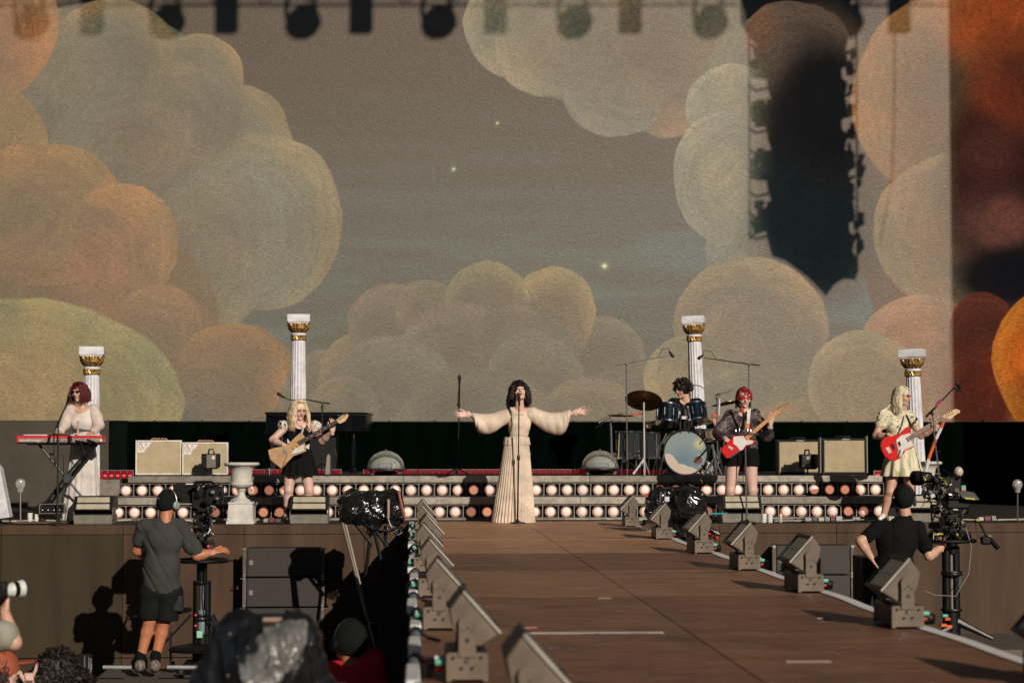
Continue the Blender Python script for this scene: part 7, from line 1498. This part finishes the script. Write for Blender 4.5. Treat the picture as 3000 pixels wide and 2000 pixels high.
M().tube([J(602,1655,-.12), J(600,1740,-.14), J(604,1800,-.14), J(630,1850,-.1), J(660,1870,0)], .008, 6).obj('cable', BLACK, t); M().box(J(585,1857,-.085), (.06,.01,.07)).obj('green_label', mat('pale_green_label', (.3,.6,.42), .5), t)
for yy_ in (1801,1832): M().ell(J(573,yy_,-.09), .015, 8, 6).obj('red_knob', REDM, t)
pts = [J(475,1796,-.1)+V3(.29*math.cos(a), .22*math.sin(a), .04*math.cos(a)) for a in np.linspace(0,2*math.pi,33)]; M().tube(pts, .022, 8, caps=False).obj('foot_ring', BLACK, t)
for a, c_ in (((560,1800),(480,1885)),((620,1800),(655,1875)),((500,1850),(500,1950))): M().tube([J(*a), J(*c_)], .012 if a[0] < 600 else .03, 6).obj('strut', BLACKM, t)
M().lathe([(.30,0),(.31,.02),(.28,.04),(.08,.08)], J(580,1905), 32).obj('base_skirt', BLACK, t); M().box(J(592,1945), (.36,.36,.08)).obj('dolly', BLACK, t, bevel=.02)
for k in range(3):
    a = .3+2.1*k; q = J(560,1946)+V3(.3*math.cos(a),.3*math.sin(a),0); q[2] = ZP+.06; M().lathe([(.06,-.02),(.06,.02)], q, 16, (1,0,0)).obj('wheel', RUBBER, t)
Y = 19.8
t = root('pedestal_camera', P(2790,1860,Y), 'television camera with yellow markings on a tall pedestal at the right', 'camera')
M().box(J(2705,1398,.1), (.14,.28,.12)).obj('lens', BLACK, t, bevel=.03); M().lathe([(.075,0),(.08,.02),(.08,.10)], J(2700,1400,.2), 20, (-.6,.8,0)).obj('lens_ring', BLACK, t); M().box(J(2765,1430,0), (.28,.40,.24)).obj('camera_body', BLACK, t, bevel=.02); M().box(J(2795,1470,0), (.26,.34,.14)).obj('battery', BLACK, t, bevel=.02)
M().prism([J(2806,1438,-.2), J(2856,1446,-.2), J(2870,1464,-.25), J(2822,1460,-.25)], (0,.03,.015)).obj('monitor', mat('grey_screen', (.12,.11,.10), .3), t); M().prism([J(2826,1456,-.262), J(2856,1459,-.262), J(2858,1464,-.27), J(2828,1461,-.27)], (0,.004,.002)).obj('yellow_strip', YEL, t, smooth=0)
M().ell(J(2808,1381,0), (.05,.05,.055), 14, 10).obj('tally_lamp', mat('pale_pink_dome', (.6,.45,.38), .4), t); M().tube([J(2800,1375), J(2812,1400)], .02, 8).obj('tally_stem', REDM, t); M().box(J(2818,1428,-.1), (.07,.05,.05)).obj('green_red_box', mat('green_box', (.15,.4,.25), .5), t); M().box(J(2818,1436,-.11), (.07,.05,.015)).obj('red_bar', REDM, t)
for a, b2_, c_ in (((2752,1398),(2775,1406),(2768,1440)),((2756,1402),(2772,1412),(2762,1445))): M().tube([J(*a,-.2), J(*b2_,-.24), J(*c_,-.24)], .010, 6).obj('yellow_lead', YEL, t)
clutter(t, 19.6, (2705,1385,2815,1470), 60, 21, [BLACK,BLACKM,BLACK,BLACKM,BLACK,STEEL,BLACK,BLACK,BLACK,BLACK,DUST,BLACK]*2+[YEL,WHITEP]); clutter(t, 19.6, (2745,1480,2830,1570), 60, 22, [BLACK,BLACKM,BLACK,BLACK,STEEL,BLACK,DUST,BLACK]*2+[YEL,WHITEP])
M().box(J(2785,1530,0), (.18,.24,.22)).obj('pan_head', BLACK, t, bevel=.03); M().box(J(2740,1490,0), (.10,.1,.10)).obj('lens_motor', BLACK, t, bevel=.02)
M().tube([J(2835,1500,-.1), J(2863,1518,-.15), J(2892,1575,-.25), J(2918,1600,-.3)], [.014,.014,.014,.018], 8).obj('pan_bar', BLACKM, t); M().tube([J(2899,1578,-.26), J(2924,1606,-.32)], .026, 10).obj('bar_grip', BLACK, t); M().box(J(2888,1582,-.28), (.11,.06,.09)).obj('zoom_demand', BLACK, t, bevel=.02)
for q in ((2864,1522),(2898,1571),(2797,1530),(2775,1506)): M().box(J(*q,-.24), (.035,.03,.028)).obj('yellow_tape', YEL, t, bevel=.003)
M().tube([J(2858,1530,-.15), J(2862,1560,-.15), J(2876,1584,-.2)], .006, 6).obj('cable', BLACK, t); M().tube([J(2830,1545,-.2), J(2846,1600,-.2), J(2838,1680,-.2), J(2800,1745,-.2), J(2740,1742,-.2), J(2712,1730,-.2)], .004, 6).obj('cable', STEEL, t)
pts = [J(2776,1583)+V3(.29*math.cos(a), .24*math.sin(a), .0) for a in np.linspace(0,2*math.pi,33)]; M().tube(pts, .020, 8, caps=False).obj('steering_ring', BLACK, t)
M().tube([J(2718,1578,-.1), J(2745,1558,-.15), J(2800,1556,-.15), J(2840,1572,-.1)], .04, 8).obj('ring_hub', BLACK, t)
for a, c_ in (((2735,1565),(2762,1563)),((2802,1562),(2811,1576))): M().tube([J(*a,-.22), J(*c_,-.22)], .012, 6).obj('yellow_tape', YEL, t)
for (yt_, yb_, r_, m_, dx) in ((1500,1620,.06,BLACK,.01),(1600,1860,.045,BLACK,-.05),(1600,1860,.025,mat('pale_piston', (.35,.3,.25), .3, .5),.005),(1600,1860,.045,BLACK,.05),(1790,1862,.085,BLACK,.01)):
    a, c_ = J(2785,yt_), J(2785,yb_); M().lathe([(r_,0),(r_,a[2]-c_[2])], (a[0]+dx, a[1], c_[2]), 18).obj('column_stage', m_, t)
for yy_ in (1675,1680,1785): M().lathe([(.11,-.014),(.115,0),(.11,.014)], J(2788,yy_), 20).obj('collar', BLACKM, t)
M().box(J(2806,1700,0), (.06,.08,.15)).obj('side_box', mat('dark_green_box', (.02,.04,.03), .5), t)
for c_, yy_ in (((2908,1870),1815),((2700,1885),1830),((2800,1890),1840)): M().tube([J(2795,yy_,-.02), J(*c_,-.1)], [.05,.02], 8).obj('leg', BLACKM, t)
for k, q in enumerate(((2768,1802),(2775,1812),(2764,1830),(2780,1834))): M().box(J(*q,-.35), (.06,.05,.03)).obj('plug_cluster', [mat('plug_0', (.1,.45,.3), .45), REDM, mat('orange_stripe',(.75,.13,.03),.5), mat('orange_stripe',(.75,.13,.03),.5)][k], t, bevel=.004)
pf2 = M().b2(P(2560,1,19.8).x, 9.5, 19.2, 20.9, -1.25, -1.16).obj('camera_platform', PFM, bevel=.004); tag(pf2, 'dark platform behind the catwalk under the right camera', 'platform')
# ---------------- operators and people in the pit
GTEE = mat('charcoal_grey_tee', (.040,.039,.034), .9, bump=.15, bscale=300, var=.08); BTEE = mat('black_tee', (.010,.010,.011), .85); CAPB = mat('black_cap_cloth', (.006,.007,.006), .9, spec=.2)
def cap(p, m, brim_dir=None, sc=1.0, back=False):
    q = p.q; F = Field(.006,.012); Rm = np.stack([p.r,p.f,p.u],1); z=sc*p.sc; F.ell(q(0,-.012,.014), (.092*z,.115*z,.112*z), rot=Rm); F.cut(q(0,0,-.045), -p.u+p.f*.36); fieldobj('cap', F, m, p.t)
    bd = 1 if not back else -1; F = Field(.006,.010); F.ell(q(0,.135*bd,.036), (.072,.075,.011), rot=Rm); fieldobj('cap_brim', F, m, p.t); M().ell(q(0,-.008,.121*sc), .008, 8, 6).obj('cap_button', m, p.t)
def headset(p, m=BLACK, pad=BLACK, band=None):
    q = p.q; M().tube([q(.100*math.cos(a), -.005, .01+.125*math.sin(a)) for a in np.linspace(.05,math.pi-.05,14)], .008, 8).obj('headset_band', band or m, p.t)
    for sx in (-1,1): M().lathe([(.018,0),(.042,.004),(.045,.022),(.034,.036)], q(sx*.080,-.005,-.022), 18, tuple(p.r*sx)).obj('headset_cup', pad, p.t)
Y = 19.9
p = Person('camera operator in a charcoal tee, black shorts and backwards cap, seen from behind', P(440,1968,Y))
shL, shR = J(421,1540), J(531,1540); hip = J(472,1728)
p.torso(shL, shR, hip, f=(.2,.98,0), female=False, w=1.22); p.head(J(492,1473,.02), (.45,.88,.0), (0,.05,1), 1.13, neck=J(485,1530,-.02), neck_r=.056)
p.arm(shL, J(402,1612,.12), J(450,1640,.42), (.062,.052,.035), hand=((.4,.9,.1),(0,0,-1),(1,0,0)), curl=.6); p.arm(shR, J(578,1627,-.05), J(621,1617,-.02), (.062,.054,.036), hand=((.93,.2,.22),(.2,.5,-.6),(-.1,-.2,1)), curl=.45, sc=1.12, spread=.2, thumb=.2)
p.leg(J(446,1735), J(438,1818,.0), J(412,1925,.0), J(405,1957,.14), (.10,.066,.046)); p.leg(J(500,1735), J(480,1820,.02), J(456,1925,.02), J(452,1957,.16), (.10,.066,.046))
p.skinobj(SKT); cap(p, CAPB, back=False); headset(p, BLACK, mat('mint_pad', (.30,.42,.33), .6), STEEL); M().lathe([(.010,0),(.010,.002)], p.q(-.02,-.116,.045), 12, tuple(-p.f)).obj('cap_badge', WHITEP, p.t)
arms = [(shL, shL*.40+J(402,1612,.12)*.60, .066,.084),(shR, shR*.32+J(578,1627,-.05)*.68, .068,.088)]
F = Field(.009,.035); ax,Rm,f2,rt,ms = p.ax,p.Rm,p.f2,p.rt,p.ms
F.rc(shL, shR, .080).rc(ms+ax*.01, J(485,1520,-.01), .11,.072).ell(ms-ax*.15, (.215,.14,.22), rot=Rm).ell(hip+ax*.22, (.205,.155,.26), rot=Rm).ell(hip+ax*.03, (.205,.155,.20), rot=Rm)
for a in arms: F.rc(a[0], a[1], a[2], a[3])
F.rc(arms[1][1], J(574,1612,-.05), .088,.082); F.cut(J(560,1640), (.35,0,-1)) if False else None
F.cut(J(484,1507), (.1,0,1)); F.cut(J(472,1737), (0.03,0,-1))
F.disp = (lambda c0_: lambda X, Y_, Z: .016*(1-np.abs(np.sin(13*((X-c0_[0])*.86+(Z-c0_[2])*.42)+1.2*np.sin(4*(Z-c0_[2])+5*(X-c0_[0]))+.6)))**3+.007*(1-np.abs(np.sin(21*((X-c0_[0])*.7+(Z-c0_[2])*.6)+2)))**3-.004*np.sin(16*(Z-c0_[2])+10*(X-c0_[0])))(hip)
p.cloth('shirt', F, GTEE)
for hx, kx, ky in ((446,438,1812),(500,490,1818)):
    F = Field(.009,.03); F.ell(hip-V3(0,0,.02), (.19,.14,.12)).rc(J(hx,1740), J(kx,ky-10), .135,.118); F.cut(J(kx,ky), (0,0,-1)); F.disp = wr(.005,26,4); p.cloth('shorts', F, mat('black_shorts_cloth', (.007,.008,.008), .9, spec=.2))
M().box(J(512,1765,-.0)+V3(.04,-.02,0), (.10,.17,.17)).obj('cargo_pocket', mat('black_pocket', (.018,.015,.014), .8), p.t, bevel=.02)
for ax_, tx_ in ((412,405),(456,452)):
    F = Field(.008,.02); F.rc(J(ax_,1918), J(ax_-1,1942), .058,.052); p.cloth('sock', F, BTEE)
    F = Field(.007,.02); F.rc(J(ax_-2,1946,-.04), J(tx_,1958,.16), .055,.042).ell(J(ax_-2,1952,-.05), (.055,.06,.05)); F.cut(V3(0,0,ZP+.003), (0,0,-1)); p.cloth('shoe', F, mat('grey_trainer', (.17,.14,.11), .7, scale=40, var=.3))
M().tube([J(619,1611,-.03), J(622,1622,-.02)], .045, 12).obj('wristband', mat('pale_wristband', (.7,.35,.25), .5), p.t)
Y = 19.6
p = Person('camera operator in black with cap and headphones at the right, one hand on the hip', P(2625,1900,Y))
shL, shR = J(2572,1545), J(2688,1545); hip = J(2618,1725)
p.torso(shL, shR, hip, f=(.1,.99,0), female=False, w=1.18); p.head(J(2648,1462,.02), (.25,.96,.05), (.02,0,1), 1.17, neck=J(2655,1530), neck_r=.052)
p.arm(shL, J(2521,1585,-.05), J(2552,1632,-.05), (.060,.050,.034), hand=((.5,.1,-.85),(.5,-.2,.3),(.3,-.8,.1)), curl=.5); p.arm(shR, J(2722,1628,-.02), J(2758,1602,.05), (.060,.050,.034), hand=((.15,.3,.95),(-.2,.8,-.2),(-1,-.2,.2)), curl=.5, sc=1.1)
p.leg(J(2592,1740), J(2590,1850,.0), J(2585,1990), J(2583,2010,.14), (.10,.066,.046)); p.leg(J(2645,1740), J(2655,1850,.0), J(2660,1990), J(2662,2010,.14), (.10,.066,.046))
p.skinobj(SKM); cap(p, CAPB); headset(p, BLACK, mat('navy_pad', (.03,.04,.10), .4)); M().lathe([(.011,0),(.011,.003)], p.q(-.085,-.06,.02), 12, tuple(-p.f-p.r*.6)).obj('cap_badge', WHITEP, p.t)
arms = [(shL, shL*.42+J(2521,1585,-.05)*.58, .066,.080),(shR, shR*.34+J(2722,1628,-.02)*.66, .068,.082)]
F = Field(.009,.035); ax,Rm,f2,rt,ms = p.ax,p.Rm,p.f2,p.rt,p.ms
F.rc(shL, shR, .080).rc(ms+ax*.01, J(2654,1520,-.01), .11,.070).ell(ms-ax*.15, (.225,.15,.22), rot=Rm).ell(hip+ax*.22, (.21,.155,.28), rot=Rm).ell(hip+ax*.03, (.20,.15,.20), rot=Rm)
for a in arms: F.rc(a[0], a[1], a[2], a[3])
F.cut(J(2652,1505), (-.1,0,1)); F.disp = lambda X, Y_, Z: .012*(1-np.abs(np.sin(14*(X*.8-Z*.45)+1.2*np.sin(5*Z))))**3+.006*(1-np.abs(np.sin(24*(X*.6+Z*.7))))**3; p.cloth('shirt', F, BTEE)
for hx, kx in ((2592,2590),(2645,2655)):
    F = Field(.011,.03); F.ell(hip, (.19,.14,.13)).rc(J(hx,1740), J(kx,1850), .125,.095).rc(J(kx,1850), J(kx,1985), .095,.075); p.cloth('trousers', F, MATS['black_shorts_cloth'])
M().tube([J(2606,1632,-.25), J(2632,1645,-.25), J(2648,1665,-.22)], .008, 6).obj('radio_lead', STEEL, p.t); M().box(J(2604,1668,-.2), (.07,.05,.13)).obj('radio_pack', BLACK, p.t, bevel=.01)
# black box cases behind the right operator
o = M().b2(P(2512,1,20.3).x, P(2570,1,20.3).x, 20.3, 20.8, -2.2, P(1,1640,20.3).z).obj('equipment_case', BLACK, bevel=.01); tag(o, 'black equipment case behind the catwalk at the right operator\'s back', 'case')
# people at the bottom left
Y = 10.2
p = Person('photographer cut off by the left edge, only a bare arm and olive sleeve showing', P(-40,2500,Y))
shL, shR = J(-190,1880), J(-22,1872); hip = J(-100,2160)
p.torso(shL, shR, hip, f=(.5,.85,0), female=True, w=1.0); p.head(J(-70,1775,.05), (.6,.8,.0), neck=J(-90,1850)); p.arm(shR, J(42,1882,-.02), J(14,1792,.04), (.046,.038,.027), hand=((-.05,.3,1),(.6,.6,.1),(-.9,.3,0)), curl=1.0)
p.leg(J(-130,2200), J(-130,2450), J(-130,2680), J(-130,2700,.14)); p.leg(J(-60,2200), J(-60,2450), J(-60,2680), J(-60,2700,.14)); p.skinobj(SKM)
hair(p, HM('brown_plain', (.06,.03,.02)), n=160, L=.1, seed=2)
p.tee(shL, shR, [(shR, J(14,1860,-.01), .075,.082),(shL, shL+V3(-.1,0,-.15), .07,.07)], 'shirt', mat('olive_tee', (.30,.29,.22), .9, **FAB), hem=.1, ease=.02, amp=.006)
p.leg if False else None
for hx in (-130,-60):
    F = Field(.012,.03); F.rc(J(hx,2190), J(hx,2450), .11,.08).rc(J(hx,2450), J(hx,2680), .08,.06); p.cloth('trousers', F, MATS['black_shorts_cloth'])
t = root('photo_camera', P(10,1745,Y), 'photographer\'s camera with a white telephoto lens at the left edge', 'photo camera')
M().box(J(-14,1728,-.02), (.13,.09,.09)).obj('camera_body', BLACK, t, bevel=.012)
a = Vector(J(2,1730,0)); ad = Vector((.75,.62,.05)).normalized()
M().lathe([(.034,0),(.036,.06),(.040,.07)], a, 24, ad).obj('lens_barrel', mat('pale_lens_barrel', (.62,.64,.56), .4), t); M().lathe([(.0405,.0),(.042,.02),(.0405,.026)], a+ad*.07, 24, ad).obj('lens_band', BLACK, t); M().lathe([(.042,.0),(.047,.03),(.043,.034),(.036,.01)], a+ad*.097, 24, ad).obj('lens_hood', mat('pale_lens_barrel', (.62,.64,.56), .4), t)
Y = 12.0
p = Person('fan in a rust orange cap at the bottom left corner, pointing with a pink fingernail', P(20,2600,Y))
shL, shR = J(-60,2075), J(85,2075); hip = J(10,2290)
p.torso(shL, shR, hip, f=(.5,.85,0), w=.98); p.head(J(6,1962,0), (.9,.42,.05), neck=J(8,2050)); p.arm(shR, J(120,2120,-.1), J(84,2022,.02), (.046,.038,.028))
Fh = Field(.0045,.008); W = J(86,2010,.02); Fh.rc(J(80,2030,.02), W, .03,.03).rc(W, J(84,1990,.02), .034,.032).rc(J(92,1988,.0), J(104,1962,-.0), .0115,.010,k=.006).rc(J(104,1962,0), J(108,1944,-.0), .010,.008,k=.004).rc(J(72,1992,-.02), J(62,1978,-.03), .013,.011,k=.006).rc(J(62,1978,-.03), J(60,1968,-.03), .011,.009,k=.004)
for k in range(3): Fh.rc(J(88-8*k,1984,-.01), J(92-8*k,1975,-.035), .012,.011,k=.005).rc(J(92-8*k,1975,-.035), J(95-8*k,1990,-.045), .011,.009,k=.004)
p.sk.append(Fh); M().ell(J(109,1943,-.008), (.006,.004,.009), 8, 6).obj('pink_nail', mat('pink_nail', (.75,.05,.2), .3), p.t)
for px in (-15,35): p.leg(J(px,2310), J(px,2520), J(px,2700), J(px,2715,.13))
p.skinobj(SKP); p.face(browm=HM('brown', (.05,.02,.015))); cap(p, mat('rust_cap_cloth', (.36,.085,.035), .8, **FAB), sc=1.06); hair(p, HM('brown', (.05,.02,.015)), n=160, L=.18, fringe=0, seed=6, gap=80, cap=False)
p.tee(shL, shR, [(shR, J(110,2105,-.05), .07,.07),(shL, shL+V3(-.1,0,-.15), .07,.07)], 'shirt', mat('pale_tee', (.5,.52,.5), .85), hem=.1)
for px in (-15,35):
    F = Field(.012,.03); F.rc(J(px,2290), J(px,2520), .11,.08).rc(J(px,2520), J(px,2700), .08,.06); p.cloth('trousers', F, MATS['black_shorts_cloth'])
Y = 12.3
p = Person('fan with big dark curly hair at the bottom left, seen from behind', P(168,2600,Y))
shL, shR = J(98,2092), J(240,2092); hip = J(168,2300)
p.torso(shL, shR, hip, f=(.1,1,0), w=.98); p.head(J(168,1965,0), (.1,1,.05), neck=J(168,2060))
for px in (145,195): p.leg(J(px,2310), J(px,2520), J(px,2720), J(px,2735,.13))
p.arm(shL, J(92,2180), J(100,2250,.1)); p.arm(shR, J(245,2180), J(240,2250,.1)); p.skinobj(SKD)
curls(p, HM('dark_curls', (.016,.010,.008)), n=420, out=.050, gap=40, lo=2.2, rad=.007); hair(p, MATS['hair_dark_curls'], n=620, L=.26, wav=.026, freq=44, fringe=0, spread=.07, L2=.10, volume=.38, gap=30, rad=.008, jit=.7)
p.tee(shL, shR, [(shR, J(245,2160), .07,.07),(shL, J(92,2160), .07,.07)], 'shirt', BTEE, hem=.1)
for px in (145,195):
    F = Field(.012,.03); F.rc(J(px,2300), J(px,2520), .11,.08).rc(J(px,2520), J(px,2710), .08,.06); p.cloth('trousers', F, MATS['black_shorts_cloth'])
Y = 11.6
p = Person('crew member in a black cap, headset and bright red shirt in the shaded pit', P(1040,2600,Y))
shL, shR = J(968,1974), J(1092,1938); hip = J(1035,2215)
p.torso(shL, shR, hip, f=(-.3,.95,0), female=False, w=1.05); p.head(J(1022,1878,0), (-.45,.88,.0), (.12,0,1), 1.02, neck=J(1032,1950), neck_r=.056)
for px in (1010,1065): p.leg(J(px,2270), J(px,2480), J(px,2680), J(px,2695,.14))
p.arm(shL, J(930,2110,.1), J(960,2150,.3)); p.arm(shR, J(1130,2100), J(1110,2180,.2)); p.skinobj(SKT); cap(p, CAPB, sc=1.1); headset(p, BLACK, BLACK); M().tube([p.q(-.078,.02,-.02), p.q(-.075,.08,-.05), p.q(-.04,.10,-.07)], .006, 6).obj('headset_mic', REDM, p.t)
p.tee(shL, shR, [(shR, J(1128,2070), .078,.078),(shL, J(935,2090,.08), .078,.078)], 'shirt', mat('bright_red_tee', (.62,.008,.02), .85, **FAB), hem=.1, neck=.07, ease=.022, amp=.006)
for px in (1010,1065):
    F = Field(.012,.03); F.rc(J(px,2260), J(px,2480), .12,.09).rc(J(px,2480), J(px,2680), .09,.065); p.cloth('trousers', F, MATS['black_shorts_cloth'])
